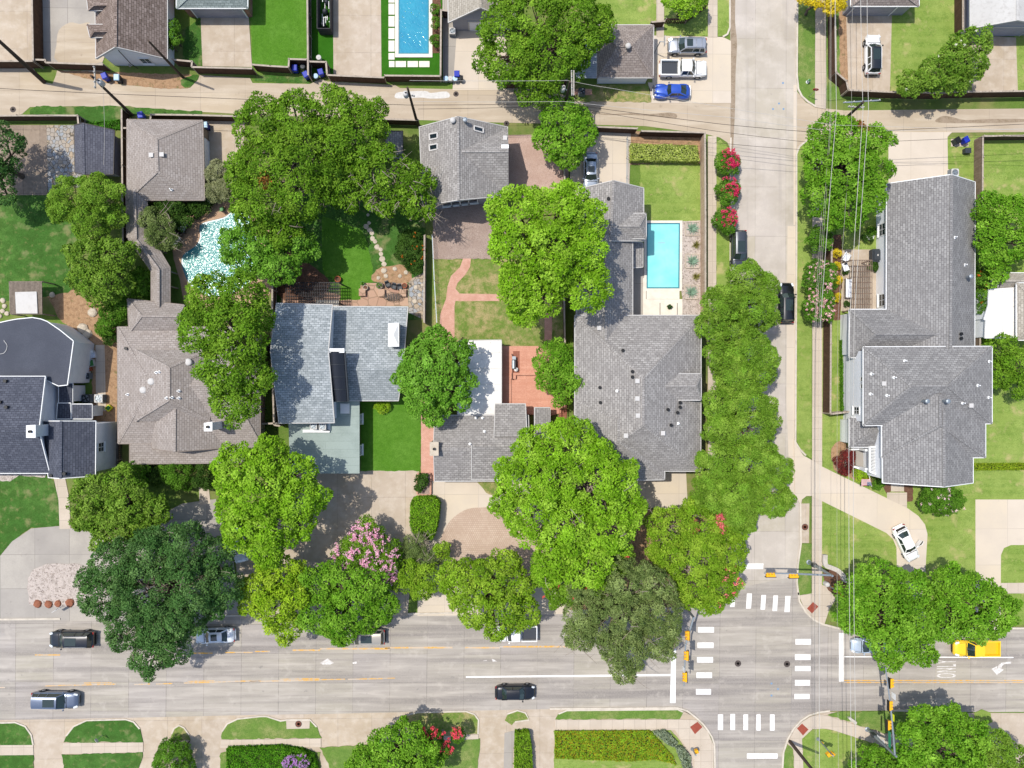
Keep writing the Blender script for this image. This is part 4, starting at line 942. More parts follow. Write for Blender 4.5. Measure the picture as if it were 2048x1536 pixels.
# ---- grey garage behind it
h = House('garage', 'grey shingled two-storey garage with three skylights and white windows on its gable end', 'garage', (925, 325), 'r_grey', 'w_grey', 'offwhite')
h.hip([(839, 254), (1015, 254), (1013, 392), (846, 412)], 4.0, [(916, 233), (917, 400)], 6.9, (True, True), gut=(1, 1, 1, 1))
h.hip([(1016, 256), (1017, 390), (935, 390), (935, 256)][0:1] + [(1017, 390), (930, 390), (930, 256)], 4.03, [(1017, 302), (918, 302)], 6.7, (True, False), gut=(0, 1, 0, 1), wall=False, rake=False)
h.done()
def skylight(hh, px):
    pts = [hh.hit(u, v) for u, v in px]; n = (pts[1] - pts[0]).cross(pts[2] - pts[0]).normalized()
    if n.z < 0: n = -n
    fr = MB(); m = len(pts)
    for i in range(m): fr.bar(pts[i] + n * .06, pts[(i + 1) % m] + n * .06, .14, .2)
    f = hh.part('skylight', fr, 'offwhite')
    hh.part('pane', MB().poly([q + n * .07 for q in (pts if (pts[1] - pts[0]).cross(pts[2] - pts[1]).z > 0 else pts[::-1])]), 'glass', parent=f)
for px in [[(859, 269), (875, 266), (875, 277), (860, 280)], [(859, 291), (875, 288), (875, 299), (860, 302)], [(948, 252), (966, 257), (966, 266), (948, 261)]]: skylight(h, px)
h.vents([(906, 243, 'turbine'), (931, 245, 'flue'), (1010, 277, 'box')])
h.chimney([(1004, 291), (1004, 296), (1016, 296), (1016, 291)], 6.4, 3, 'offwhite', 'white', flues=0)
for k in range(4): h.win(0, 2, .40 + .115 * k, 2.1, 1.1, 1.7, 1, 1)
# ---- far-left white house
h = House('house', 'white two-storey house with slate roofs and a rounded flat roofed wing at the left edge', 'house', (100, 830), 'r_slate', 'w_cream', 'white')
h.hip([(-160, 753), (-160, 946), (100, 946), (91, 753)], 5.6, [(-160, 861), (78, 861)], 7.6, (True, True), gut=(0, 1, 1, 1))
h.hip([(80, 842), (191, 842), (190, 952), (95, 958)][0:1] + [(191, 842), (190, 952), (97, 955)], 5.55, [(122, 842), (121, 957)], 7.3, (True, True))
fl = MB(); C = h.flat([(-160, 650), (0, 645), (18, 641), (35, 638), (65, 635), (82, 638), (95, 643), (120, 660), (146, 681), (147, 683), (140, 735), (135, 770), (117, 772), (92, 760), (-160, 760)], 5.0, hold=fl, inset=.3)
h.shed([(117, 766), (145, 766), (145, 808), (117, 808)], [3.6, 3.2, 3.2, 3.6])
h.shed([(143, 808), (184, 808), (184, 838), (143, 838)], [3.4, 3.0, 3.0, 3.4]); h.shed([(115, 806), (141, 806), (141, 838), (113, 838)], [3.7, 3.5, 3.5, 3.7])
h.done(); h.part('flat_roof', fl, 'r_navy')
h.chimney([(55, 852), (55, 874), (71, 874), (71, 851)], 8.6, 5, 'white', 'white', flues=1)
h.vents([(13, 762, 'dark'), (2, 804, 'dark'), (15, 814, 'dark'), (104, 951, 'dark'), (131, 947, 'dark')])
h.win(1, 1, .5, 3.7, 1.1, 1.2, 2, 2); h.win(0, 2, .40, 3.9, 1.5, 1.2, 4, 3); h.win(0, 1, .7, 4.0, 1.4, 1.3); h.win(1, 2, .4, 1.5, 1.2, 1.3)
hose = [(0, 708), (8, 706), (13, 699), (14, 690), (9, 683), (8, 680)]
h.part('roof_cable', MB().tube([P(u, v, 5.06) for u, v in smoothpoly(hose, 4, False)], .035, 5), 'offwhite')
for u, v, lb, dk in [(172, 797, 'dark topped air conditioner against the white house wall left of its pale twin', True), (197, 797, 'pale topped air conditioner next to the narrow side yard of the white house', False)]: ac_unit(u, v, 0.05, lb, 1.0, dark=dk, hgt=.9)
# ---- buildings along the top edge
h = House('house', 'brown mottled gable roofed house with white gable wall and two dormers at the top left', 'house', (262, 60), 'r_brown2', 'w_white', 'offwhite')
h.hip([(192, 117), (334, 118), (334, -160), (188, -160)], 3.2, [(231, 94), (233, -160)], 6.3, (True, True), inset=.55)
for a, b in [((174, -2), (176, 20)), ((174, 49), (180, 74))]:
    C = [P(a[0], a[1], 4.3), P(b[0], b[1], 4.3), P(217, b[1] - 2, 5.3), P(217, a[1], 5.3)]
    h.hip([a, (b[0], b[1]), (218, b[1]), (218, a[1])], 4.35, [(a[0] + 14, (a[1] + b[1]) / 2), (226, (a[1] + b[1]) / 2)], 5.1, (False, True), base=3.2, inset=.25, gut=(1, 1, 0, 1))
h.done(); h.win(0, 0, .62, 1.5, 1.2, 1.3)
q = P(236, 101, 3.9)
h.part('service_mast', MB().tube([P(237, 101, 4.6), P(262, 128, 1.6), P(276, 137, .3)], .05, 6), 'black')
h.part('electric_meter', MB().lathe((P(258, 128, 1.6).x, P(258, 128, 1.6).y - .1, 1.3), [(.14, 0), (.14, .3), (.1, .36)], 10), 'steel')
h = House('garage', 'grey-green roofed garage with a wide grey door at the top edge', 'garage', (428, 0), 'r_greygreen', 'w_brick', 'white')
h.hip([(353, 16), (495, 16), (495, -150), (353, -150)], 3.0, [(424, -50), (424, -90)], 5.2)
h.done(); h.garage(0, 0, .52, 6.0, 2.3)
h = House('garage', 'pale tan gabled garage with grey wall beside the top tree', 'garage', (960, 10), 'r_tan', 'w_grey', 'offwhite')
h.hip([(897, 45), (1030, 45), (1030, -150), (895, -150)], 3.0, [(961, 15), (961, -150)], 5.2, (True, True), inset=.45)
h.done(); h.garage(0, 0, .62, 4.8, 2.3, 'w_cream')
ac_unit(905, 62, .05, 'air conditioner by the grey gabled garage wall at the top', .8)
h = House('garage', 'taupe hip roofed garage with pale metal lean-to beside the three parked vehicles', 'garage', (1252, 105), 'r_taupe', 'w_white', 'offwhite')
h.hip([(1194, 50), (1307, 50), (1306, 155), (1194, 155)], 2.8, [(1235, 92), (1264, 90)], 4.7)
fl = MB(); h.face([P(1148, 64, 2.5), P(1148, 156, 2.5), P(1193, 156, 2.75), P(1193, 64, 2.75)], .05, fl)
for i in range(24):
    t = i / 23; fl.bar(P(1148, 64, 2.53).lerp(P(1148, 156, 2.53), t), P(1193, 64, 2.78).lerp(P(1193, 156, 2.78), t), .06, .05)
h.done(); h.part('metal_roof', fl, 'r_metal')
for v in (70, 110, 150): q = P(1150, v, 2.4); h.part('post', MB().box((q.x, q.y, 1.2), (.1, .1, 2.4)), 'lumber')
h.vents([(1255, 95, 'turbine')]); h.win(0, 1, .5, 1.5, 1.0, 1.0); h.garage(0, 1, .3, 2.6)
h = House('garage', 'grey roofed garage at the top edge above the parked white car', 'garage', (1770, 0), 'r_taupe', 'w_grey', 'white')
h.hip([(1702, 12), (1838, 12), (1838, -140), (1702, -140)], 3.1, [(1770, -40), (1770, -80)], 5.2); h.done(); h.garage(0, 0, .42, 5.2, 2.4)
h = House('house', 'pale roofed house with grey gable wall in the top right corner', 'house', (2030, 20), 'r_pale', 'w_grey', 'offwhite')
h.hip([(1941, 57), (2130, 57), (2130, -150), (1941, -150)], 3.1, [(2035, 40), (2035, -150)], 4.9, (True, True), inset=.6); h.done(); h.garage(0, 0, .5, 4.6, 2.3)
h = House('house', 'white flat roofed house with grey shingle edges at the right edge', 'house', (2040, 625), 'r_tan', 'w_white', 'white')
h.hip([(1996, 546), (1998, 577), (2140, 577), (2140, 546)], 3.0, [(2010, 561), (2130, 561)], 3.9)
fl = MB(); h.flat([(1978, 579), (2140, 568), (2140, 676), (1970, 676), (1972, 640), (1968, 639), (1977, 610)], 3.2, hold=fl)
h.hip([(2034, 566), (2034, 680), (2160, 680), (2160, 566)], 3.9, [(2090, 620), (2100, 620)], 5.2, wall=False)
h.done(); h.part('flat_roof', fl, 'r_white')
# ---- sheds
h = House('shed', 'slate roofed garden shed beside the flagstone yard', 'shed', (195, 300), 'r_char', 'w_grey', 'darktrim')
h.hip([(149, 250), (150, 345), (226, 343), (228, 252)][0:1] + [(228, 260), (226, 349), (150, 345)], 2.4, [(166, 246), (168, 349)], 3.3, (True, True)); h.done()
h.win(0, 2, .5, 1.4, 1.0, .9)
h = House('shed', 'low grey roofed shed under the trees beside the grey garage', 'shed', (786, 288), 'r_dgrey', 'w_grey', 'darktrim')
h.hip([(771, 262), (805, 262), (805, 318), (771, 318)], 2.3, [(776, 262), (776, 318)], 2.9, (True, True)); h.done()
# ================================================================== TREES, SHRUBS, HEDGES
def leaf_mesh(name, V, C, parent, m='leaf'):
    """V: (n, 4, 3) world leaf corners, C: (n, 3) leaf colours"""
    off = Vector((0, 0, 0)); q = parent
    while q is not None: off += q.location; q = q.parent
    n = len(V); me = bpy.data.meshes.new(name)
    V = (V - np.array(off)[None, None, :]).astype(np.float32)
    me.vertices.add(4 * n); me.vertices.foreach_set("co", V.ravel())
    me.loops.add(4 * n); me.loops.foreach_set("vertex_index", np.arange(4 * n, dtype=np.int32))
    me.polygons.add(n); me.polygons.foreach_set("loop_start", np.arange(n, dtype=np.int32) * 4)
    me.polygons.foreach_set("loop_total", np.full(n, 4, dtype=np.int32))
    at = me.attributes.new("leaf", 'FLOAT_COLOR', 'POINT')
    c4 = np.ones((n, 4, 4), dtype=np.float32); c4[:, :, :3] = C[:, None, :]
    at.data.foreach_set("color", c4.ravel())
    me.materials.append(MT[m]); me.update(); me.validate()
    o = bpy.data.objects.new(name, me); COL.objects.link(o); o.parent = parent
    return o
def unit(a): return a / np.maximum(np.linalg.norm(a, axis=-1, keepdims=True), 1e-6)
def leaves(rng, pos, out, length, width, up=.7, rand=.6, outw=.6, droop=0.0):
    """a diamond leaf spray at every pos, facing roughly outwards and up"""
    n = len(pos)
    nr = unit(outw * out + np.array([0, 0, up]) + rand * rng.normal(size=(n, 3)))
    t = unit(out + .7 * rng.normal(size=(n, 3)) + np.array([0, 0, -droop]))
    t = unit(t - nr * (t * nr).sum(1, keepdims=True)); b = np.cross(nr, t)
    l = (length * rng.uniform(.65, 1.3, n))[:, None]; w = (width * rng.uniform(.7, 1.3, n))[:, None]
    return np.stack([pos - t * l * .5, pos - b * w * .5 + t * l * .05 - nr * l * .06, pos + t * l * .5 - nr * l * .08, pos + b * w * .5 + t * l * .05 - nr * l * .06], 1)
def palette(rng, pal, n, var=.18):
    P_ = np.array([lin(c) for c in pal]); P_ = (P_ * np.array([.93, .84, .7]) if P_[:, 1].sum() > 1.15 * P_[:, 0].sum() else P_); k = rng.integers(0, len(P_), n); w = rng.uniform(0, 1, n)[:, None]
    c = P_[k] * w + P_[rng.integers(0, len(P_), n)] * (1 - w)
    return c * (1 + var * rng.normal(size=(n, 1))).clip(.5, 1.6)
KIND = {  # leaf length, width, clump radius, clump coverage, leaf cover, droop, up, palette
    'elm':   dict(l=.40, w=.21, rc=.85, cc=1.15, lc=1.9, dr=.2, up=.7, pal=['588620', '6c9c2e', '446e18', '88b440']),
    'bright': dict(l=.42, w=.22, rc=.80, cc=1.25, lc=2.0, dr=.3, up=.8, pal=['70a61e', '88be32', '588a14', 'a2d050']),
    'dark':  dict(l=.34, w=.17, rc=.75, cc=1.15, lc=1.9, dr=.3, up=.6, pal=['3f6c38', '538246', '30562a', '6e965e']),
    'olive': dict(l=.40, w=.12, rc=.70, cc=1.1, lc=1.9, dr=.6, up=.55, pal=['667f4a', '789458', '4e6636', '98b076']),
    'fine':  dict(l=.30, w=.13, rc=.70, cc=1.3, lc=2.1, dr=.35, up=.8, pal=['64922c', '78aa3c', '50761c', '94bc52']),
    'yellow': dict(l=.40, w=.19, rc=.75, cc=1.15, lc=1.9, dr=.35, up=.7, pal=['7eac1e', '9ac434', '669818', 'b0d24e']),
    'mid':   dict(l=.40, w=.22, rc=.75, cc=1.2, lc=1.9, dr=.2, up=.75, pal=['5c9222', '72a832', '488018', '8ec24a']),
    'round': dict(l=.36, w=.22, rc=.62, cc=1.3, lc=2.0, dr=.1, up=.8, pal=['5c962c', '72ac3c', '487c1e', '8cc456']),
    'magnolia': dict(l=.36, w=.2, rc=.55, cc=1.25, lc=1.9, dr=.1, up=.7, pal=['5c8828', '749e3a', '446e1c', '8eb452']),
    'shrub': dict(l=.24, w=.14, rc=.45, cc=1.25, lc=1.9, dr=.1, up=.7, pal=['4a7a22', '5b8f2d', '3a651a', '6fa23c']),
    'dkshrub': dict(l=.24, w=.14, rc=.45, cc=1.25, lc=1.9, dr=.1, up=.7, pal=['34561f', '44692a', '294718', '55793a']),
    'sage':  dict(l=.22, w=.1, rc=.4, cc=1.2, lc=1.8, dr=.1, up=.7, pal=['7f8d68', '96a280', '6a7854', 'a9b396']),
    'red':   dict(l=.24, w=.14, rc=.42, cc=1.15, lc=1.7, dr=.1, up=.7, pal=['5e2224', '72302c', '481a1e', '843a34']),
    'lime':  dict(l=.40, w=.2, rc=.75, cc=1.15, lc=1.9, dr=.3, up=.7, pal=['6c9a22', '84b034', '558216', 'a0c64a']),
    'gold':  dict(l=.30, w=.16, rc=.6, cc=1.2, lc=1.9, dr=.2, up=.7, pal=['c9b31e', 'ddc930', 'a89a18', 'e8d84c']),
}
def crown_leaves(rng, blobs, K, flat):
    """blobs: (centre, r) in metres; clumps of leaves over each dome, none deep inside a neighbour"""
    pos, out, col = [], [], []
    for bi, (c, r) in enumerate(blobs):
        rz = r * flat; rc = min(K['rc'], r * .5)
        nc = max(6, int(K['cc'] * 2.35 * r * r * (.6 + .4 * flat) / (rc * rc * .62)))
        i = np.arange(nc) + .5; ph = i * 2.39996 + rng.uniform(0, 6.28)
        z = 1 - 1.35 * i / nc
        d = np.stack([np.cos(ph) * np.sqrt(np.maximum(0, 1 - z * z)), np.sin(ph) * np.sqrt(np.maximum(0, 1 - z * z)), z], 1)
        d = unit(d + .16 * rng.normal(size=d.shape))
        rad = rng.uniform(.7, 1.06, nc); rad[rng.uniform(size=nc) < .15] *= .72; far = rng.uniform(size=nc) < .07; rad[far] *= rng.uniform(1.06, 1.2, int(far.sum()))
        low = rng.uniform(.85, 1.0, nc)
        p = np.array(c) + d * rad[:, None] * np.array([r - rc * .5, r - rc * .5, rz - rc * .4])
        keep = np.ones(nc, bool)
        for bj, (c2, r2) in enumerate(blobs):
            if bj == bi: continue
            e = (p - np.array(c2)) / np.array([r2, r2, r2 * flat]); keep &= (np.linalg.norm(e, axis=1) > .74)
        p, d = p[keep], d[keep]; m = len(p)
        if m == 0: continue
        crad = rc * rng.uniform(.55, 1.4, m)
        la = K['l'] * K['w'] * .5
        nl = np.maximum(8, (K['lc'] * 2.2 * crad ** 2 / la * .8)).astype(int)
        idx = np.repeat(np.arange(m), nl); N = len(idx)
        dd = unit(rng.normal(size=(N, 3)) + d[idx] * .9 + np.array([0, 0, .35]))
        rr = rng.uniform(.45, 1.0, N) ** .6
        q = p[idx] + dd * (rr * crad[idx])[:, None] * np.array([1, 1, .75])
        pos.append(q); out.append(unit(dd + d[idx] * .5))
        tint = palette(rng, K['pal'], m, .14)[idx] * (1 + .14 * rng.normal(size=(N, 1))).clip(.55, 1.5)
        col.append(.55 * tint + .45 * palette(rng, K['pal'], N, .12))
    return np.concatenate(pos), np.concatenate(out), np.concatenate(col)
SEED = [100]
def tree(name, cat, label, blobs, kind='elm', flat=.9, group=None, trunk=True, flowers=None, twigs=0, tr=None, bark='bark', scale=1.0, brown=None, up=0):
    """blobs: (u, v, r in photo pixels, height of the lobe centre in m)"""
    SEED[0] += 1; rng = np.random.default_rng(SEED[0]); K = dict(KIND[kind]); K['l'] *= scale * .8; K['w'] *= scale * .8; K['rc'] *= scale ** .5
    B = []
    for u, v, r, z in blobs:
        z += up; c = P(u, v, z); rw = r * (HC - z) / FPX
        if rw < 1.6: B.append(((c.x, c.y, c.z), rw)); continue
        B.append(((c.x, c.y, c.z), rw * .92))
        for k in range(3):
            a = rng.uniform(0, 6.28); s = rng.uniform(.66, .82) * rw; B.append(((c.x + s * math.cos(a), c.y + s * math.sin(a), c.z + rw * rng.uniform(-.15, .3)), rw * rng.uniform(.3, .46)))
    wsum = sum(b[1] ** 2 for b in B)
    cx = sum(b[0][0] * b[1] ** 2 for b in B) / wsum; cy = sum(b[0][1] * b[1] ** 2 for b in B) / wsum
    root = empty(name, (cx, cy, 0), label, cat, group)
    pos, out, col = crown_leaves(rng, B, K, flat)
    if brown:
        cc = P(*brown[:2], blobs[0][3]); rr = brown[2] / 16; msk = (np.hypot(pos[:, 0] - cc.x, pos[:, 1] - cc.y) < rr * rng.uniform(.4, 1.2, len(pos)))
        col[msk] = palette(rng, ['7a4a22', '8f5c2e', '5f6a28'], int(msk.sum()))
    pos[:, 2] = np.maximum(pos[:, 2], .12)
    V = leaves(rng, pos, out, K['l'], K['w'], K['up'], .8, .75, K['dr'])
    leaf_mesh('crown' if trunk else 'foliage', V, col, root)
    zc = sum(b[0][2] for b in B) / len(B)
    mb = MB(); rmax = max(b[1] for b in B); tr = tr or min(.42, .06 + .045 * math.sqrt(wsum))
    fork = Vector((cx, cy, zc * .45)); base = Vector((cx, cy, 0))
    if trunk:
        j = lambda s: Vector(rng.normal(size=3) * s)
        mb.tube([base - Vector((0, 0, .1)), base + Vector((0, 0, .25)), base.lerp(fork, .5) + j(.08), fork], [tr * 1.4, tr * 1.05, tr * .9, tr * .78], 9)
        for c, r in B:
            c = Vector(c); rz = r * flat
            mid = fork.lerp(c, .5) + j(.25) + Vector((0, 0, .3))
            mb.tube([fork - Vector((0, 0, .1)), mid, c, c + Vector((0, 0, rz * .4))], [tr * .6, tr * .4, tr * .22, tr * .06], 7)
            for k in range(4 + int(r)):
                a = rng.uniform(0, 6.28); d = Vector((math.cos(a), math.sin(a), rng.uniform(.0, .7))) * r * .8
                s = mid.lerp(c, rng.uniform(.2, 1))
                mb.tube([s, s + d * .55 + j(.15), s + d + j(.2)], [tr * .22, tr * .13, tr * .03], 5, False)
    else:
        for c, r in B:
            c = Vector(c)
            for k in range(5):
                a = rng.uniform(0, 6.28); d = Vector((math.cos(a), math.sin(a), 0)) * r * .6
                mb.tube([Vector((c.x, c.y, 0)), Vector((c.x, c.y, c.z * .5)) + d * .3, c + d + Vector((0, 0, r * flat * .3))], [.05, .035, .01], 5, False)
    if twigs:
        for k in range(twigs):
            c, r = B[int(rng.integers(0, len(B)))]; c = Vector(c)
            a = rng.uniform(0, 6.28); e = rng.uniform(.3, 1.3)
            d = Vector((math.cos(a) * math.cos(e), math.sin(a) * math.cos(e), math.sin(e) * flat)) * r
            tip = c + d * rng.uniform(.95, 1.06); p = tip; ln = rng.uniform(.7, 1.8)
            dr = Vector((math.cos(a + rng.normal() * .9), math.sin(a + rng.normal() * .9), rng.uniform(-.2, .2)))
            q1 = p + dr * ln * .5 + Vector(rng.normal(size=3) * .12); q2 = q1 + dr * ln * .5 + Vector(rng.normal(size=3) * .2)
            mb.tube([p, q1, q2], [.045, .03, .012], 4, False)
            mb.tube([q1, q1 + Vector((-dr.y, dr.x, .1)) * ln * .35], [.025, .01], 4, False)
    mb.build('trunk' if trunk else 'stem', MT['barkpale' if twigs else bark], root, True)
    if flowers:
        pal, nf, sz, where = flowers
        fb = [(P(u, v, z + up), r * (HC - z) / FPX) for u, v, r, z in (where or blobs)]
        FP, FO = [], []
        for k in range(nf):
            c, r = fb[int(rng.integers(0, len(fb)))]
            a = rng.uniform(0, 6.28); s = math.sqrt(rng.uniform(0, 1)) * .98; zz = math.sqrt(max(0, 1 - s * s)) * flat
            q = np.array([c.x + math.cos(a) * s * r, c.y + math.sin(a) * s * r, c.z + zz * r + .05])
            m = int(rng.integers(10, 26)); dd = unit(rng.normal(size=(m, 3)) + np.array([0, 0, .6]))
            FP.append(q + dd * rng.uniform(.2, 1.5, (m, 1)) * sz); FO.append(dd)
        FP = np.concatenate(FP); FO = np.concatenate(FO)
        FV = leaves(rng, FP, FO, sz * .75, sz * .55, .8, .5, .6)
        leaf_mesh('blossoms', FV, palette(rng, pal, len(FP), .12), root, 'petal')
    return root
def hedge(name, cat, label, px, z0, z1, kind='shrub', group=None, dens=1.0, pal=None, flowers=None, wob=.12, parts=True, l=.2, w=.12):
    """clipped mass: leaves over the top and the sides of a plan polygon, a solid dark core inside painted as inner shade"""
    SEED[0] += 1; rng = np.random.default_rng(SEED[0]); K = KIND[kind]
    pts = [P(u, v, z1) for u, v in px]; poly = np.array([(p.x, p.y) for p in pts])
    cx, cy = poly.mean(0); root = empty(name, (float(cx), float(cy), z0), label, cat, group)
    lo, hi = poly.min(0), poly.max(0)
    def inside(q):
        r = np.zeros(len(q), bool); j = len(poly) - 1
        for i in range(len(poly)):
            a, b = poly[i], poly[j]
            with np.errstate(divide='ignore', invalid='ignore'):
                r ^= ((a[1] > q[:, 1]) != (b[1] > q[:, 1])) & (q[:, 0] < (b[0] - a[0]) * (q[:, 1] - a[1]) / (b[1] - a[1]) + a[0])
            j = i
        return r
    la = l * w * .5
    A = (hi - lo).prod(); n = int(A * dens * 1.9 / la); q = rng.uniform(lo, hi, (n, 2)); q = q[inside(q)]
    def bump(q): return wob * (np.sin(q[:, 0] * 3.1 + 1.3 * np.sin(q[:, 1] * 2.3)) + np.sin(q[:, 1] * 3.7 + 1.7 * np.sin(q[:, 0] * 1.9)) + .8 * rng.normal(size=len(q)))
    top = np.column_stack([q, z1 + bump(q) - .1]); to = np.tile([0, 0, 1.0], (len(q), 1))
    S_, SO = [], []
    for i in range(len(poly)):
        a, b = poly[i], poly[(i + 1) % len(poly)]; L_ = np.linalg.norm(b - a); m = int(L_ * (z1 - z0) * dens * 1.9 / la)
        if m == 0: continue
        t = rng.uniform(0, 1, m)[:, None]; p = a + (b - a) * t; nn = np.array([(b - a)[1], -(b - a)[0]]) / max(L_, 1e-6)
        if inside((a + b)[None, :] / 2 + nn * .05)[0]: nn = -nn
        p = p + nn * (wob * .7 * rng.normal(size=(m, 1)) - .08); S_.append(np.column_stack([p, rng.uniform(z0 + .03, z1, m)])); SO.append(np.tile([nn[0], nn[1], .3], (m, 1)))
    pos = np.concatenate([top] + S_); out = np.concatenate([to] + SO)
    V = leaves(rng, pos, out, l, w, .5, .6, .8); pl = pal or K['pal']
    cell = np.floor(pos[:, :2] / .5).astype(int); hsh = ((cell[:, 0] * 73856093) ^ (cell[:, 1] * 19349663)) % 997 / 997.
    col = palette(rng, pl, len(pos), .16) * (.85 + .3 * hsh[:, None])
    leaf_mesh('foliage', V, col, root)
    ip = inset_poly([tuple(p) for p in poly], .18)
    MB().prism([(p.x, p.y) for p in ip], z0, max(z0 + .02, z1 - .3)).build('shade_core', MT['hedge_shade'], root)  # added solid core, its dark green paints the shaded interior of the hedge
    if flowers:
        fpal, nf, sz = flowers; q = rng.uniform(lo, hi, (nf * 3, 2)); q = q[inside(q)][:nf]
        FP = np.repeat(np.column_stack([q, z1 + .08 + 0 * q[:, 0]]), 10, 0) + rng.normal(size=(len(q) * 10, 3)) * sz * .5
        leaf_mesh('blossoms', leaves(rng, FP, np.tile([0, 0, 1.], (len(FP), 1)), sz * .7, sz * .5), palette(rng, fpal, len(FP)), root, 'petal')
    return root
MT['hedge_shade'] = mat('inner_shade_green', '2f3a17', [(5, '3d4a20', .6, .4, .6)], rough=.95)  # dark green standing in for the shade between the leaves
T = tree
# ---- along the alley and the back gardens
T('shade_tree', 'tree', 'large bushy elm overhanging the alley beside the metal lean-to at the top', [(1010, 60, 62, 7.2), (1075, 40, 70, 8), (1150, 45, 66, 7.8), (1020, 125, 62, 6.8), (1095, 115, 70, 7.6), (1135, 105, 42, 7), (1060, 165, 45, 6), (1190, 40, 34, 7)], 'elm')
T('alley_tree', 'tree', 'small bright tree around the double crossarm power pole', [(1120, 235, 38, 4.6), (1150, 262, 42, 4.8), (1115, 275, 44, 4.6), (1135, 303, 34, 4.2), (1160, 235, 22, 4)], 'mid')
T('shade_tree', 'tree', 'tall green tree over the back lawn between the alley and the kidney pool', [(530, 260, 62, 7.5), (590, 245, 58, 8), (665, 225, 52, 8), (730, 250, 46, 7.5), (540, 340, 70, 8), (620, 310, 75, 8.6), (530, 410, 64, 7.4), (600, 385, 66, 8), (700, 295, 60, 7.8), (500, 370, 40, 6.6), (560, 455, 45, 6.6)], 'elm', brown=(548, 378, 13), twigs=30, up=.5)
T('shade_tree', 'tree', 'thin grey-twigged tree spreading over the stepping stones', [(690, 350, 56, 6.6), (760, 345, 60, 7), (820, 360, 48, 6.6), (700, 390, 38, 6.2), (770, 385, 42, 6.4), (835, 408, 36, 6)], 'elm', twigs=130, scale=1.05, up=.3)
T('shade_tree', 'tree', 'dark green tree leaning over the right side of the kidney pool', [(480, 490, 40, 5.4), (530, 480, 46, 6), (585, 490, 44, 5.8), (560, 530, 42, 5.6), (500, 520, 36, 5), (615, 500, 26, 5)], 'round')
T('shade_tree', 'tree', 'large tree covering the right half of the brown hip roof', [(420, 595, 50, 7), (485, 590, 52, 7.4), (400, 660, 50, 7.6), (470, 665, 66, 8.4), (455, 740, 62, 8), (500, 745, 46, 7.4), (470, 805, 46, 7), (520, 640, 28, 6.6)], 'elm', up=4.5)
T('garden_tree', 'tree', 'leafy tree by the shed and the flagstone yard', [(150, 395, 46, 5.2), (205, 395, 42, 5.4), (120, 415, 30, 4.6), (180, 440, 40, 5), (225, 430, 26, 4.6)], 'fine')
T('garden_tree', 'tree', 'yellowish green tree left of the bent walkway roof', [(185, 520, 46, 4.8), (235, 510, 36, 5), (220, 560, 44, 5), (165, 560, 26, 4.2), (195, 585, 30, 4.2)], 'magnolia')
T('garden_tree', 'tree', 'blurred dark tree cut by the left edge above the patio', [(-20, 300, 62, 6), (15, 290, 34, 5.4), (-10, 370, 46, 5)], 'dark')
T('shrub', 'shrub', 'dull olive shrub hiding a bend of the walkway roof', [(320, 462, 34, 3.2), (305, 440, 24, 3.4), (335, 480, 24, 2.8)], 'olive', flat=.7, twigs=18, scale=.8)
T('shrub', 'shrub', 'dark round shrub behind the two white loungers', [(345, 425, 28, 2), (365, 440, 20, 1.8), (330, 412, 18, 1.8)], 'dkshrub', flat=.8, trunk=False)
T('shrub', 'shrub', 'dusty green tree-like shrub beside the brown garage', [(440, 350, 30, 2.6), (455, 378, 28, 2.6), (430, 385, 22, 2.2), (418, 355, 16, 2)], 'sage', flat=.8, trunk=False)
T('shrub', 'shrub', 'low dark shrub below the corner of the brown garage', [(395, 413, 20, 1.1), (412, 408, 14, 1)], 'dkshrub', flat=.7, trunk=False)
T('shrub', 'shrub', 'bright green shrub tucked against the left edge of the walkway roof', [(285, 565, 24, 1.6), (285, 590, 20, 1.5), (275, 548, 14, 1.3)], 'shrub', flat=.8, trunk=False)
T('shrub', 'shrub', 'spreading shrub on the dirt left of the brown house corner', [(222, 630, 28, 2), (245, 612, 22, 1.8), (210, 655, 18, 1.4)], 'shrub', flat=.7, trunk=False)
T('shrub', 'shrub', 'low scrub on the strip beside the brown house wall', [(222, 678, 14, .7), (215, 664, 10, .6)], 'dkshrub', flat=.8, trunk=False)
T('shade_tree', 'tree', 'perfectly round dense tree beside the white flat roof', [(868, 745, 66, 5.6), (840, 722, 44, 5.2), (900, 715, 44, 5.3), (905, 775, 42, 5.2), (850, 790, 46, 5), (868, 680, 32, 4.8), (870, 825, 28, 4.2), (815, 760, 28, 4.6)], 'round', flat=.8, up=2.2)
T('shade_tree', 'tree', 'huge bright tree west of the long grey roof', [(1040, 430, 60, 8), (1115, 425, 62, 8.6), (1170, 450, 48, 8), (1035, 500, 58, 8.4), (1110, 505, 70, 9.2), (1165, 515, 52, 8.6), (1040, 565, 50, 7.6), (1085, 590, 46, 7), (1180, 575, 46, 8), (1050, 615, 36, 6.2), (1150, 400, 34, 7.4)], 'bright', up=4.5)
T('garden_tree', 'tree', 'small emerald tree over the corner of the red deck', [(1110, 715, 36, 4.4), (1105, 755, 36, 4.4), (1140, 765, 36, 4.8), (1125, 790, 22, 4), (1140, 735, 22, 4.2)], 'mid', scale=.85)
T('shade_tree', 'tree', 'huge bright tree in front of the big grey house', [(1080, 905, 60, 8), (1140, 890, 58, 8.4), (1190, 920, 52, 8.4), (1040, 960, 58, 8), (1110, 965, 74, 9.2), (1190, 985, 66, 9), (1240, 960, 44, 8), (1060, 1030, 60, 8), (1130, 1050, 66, 8.4), (1210, 1060, 62, 8.2), (1250, 1020, 42, 7.6), (1110, 1120, 52, 7), (1180, 1130, 50, 7), (1010, 1010, 32, 7)], 'bright', twigs=40, up=1.5)
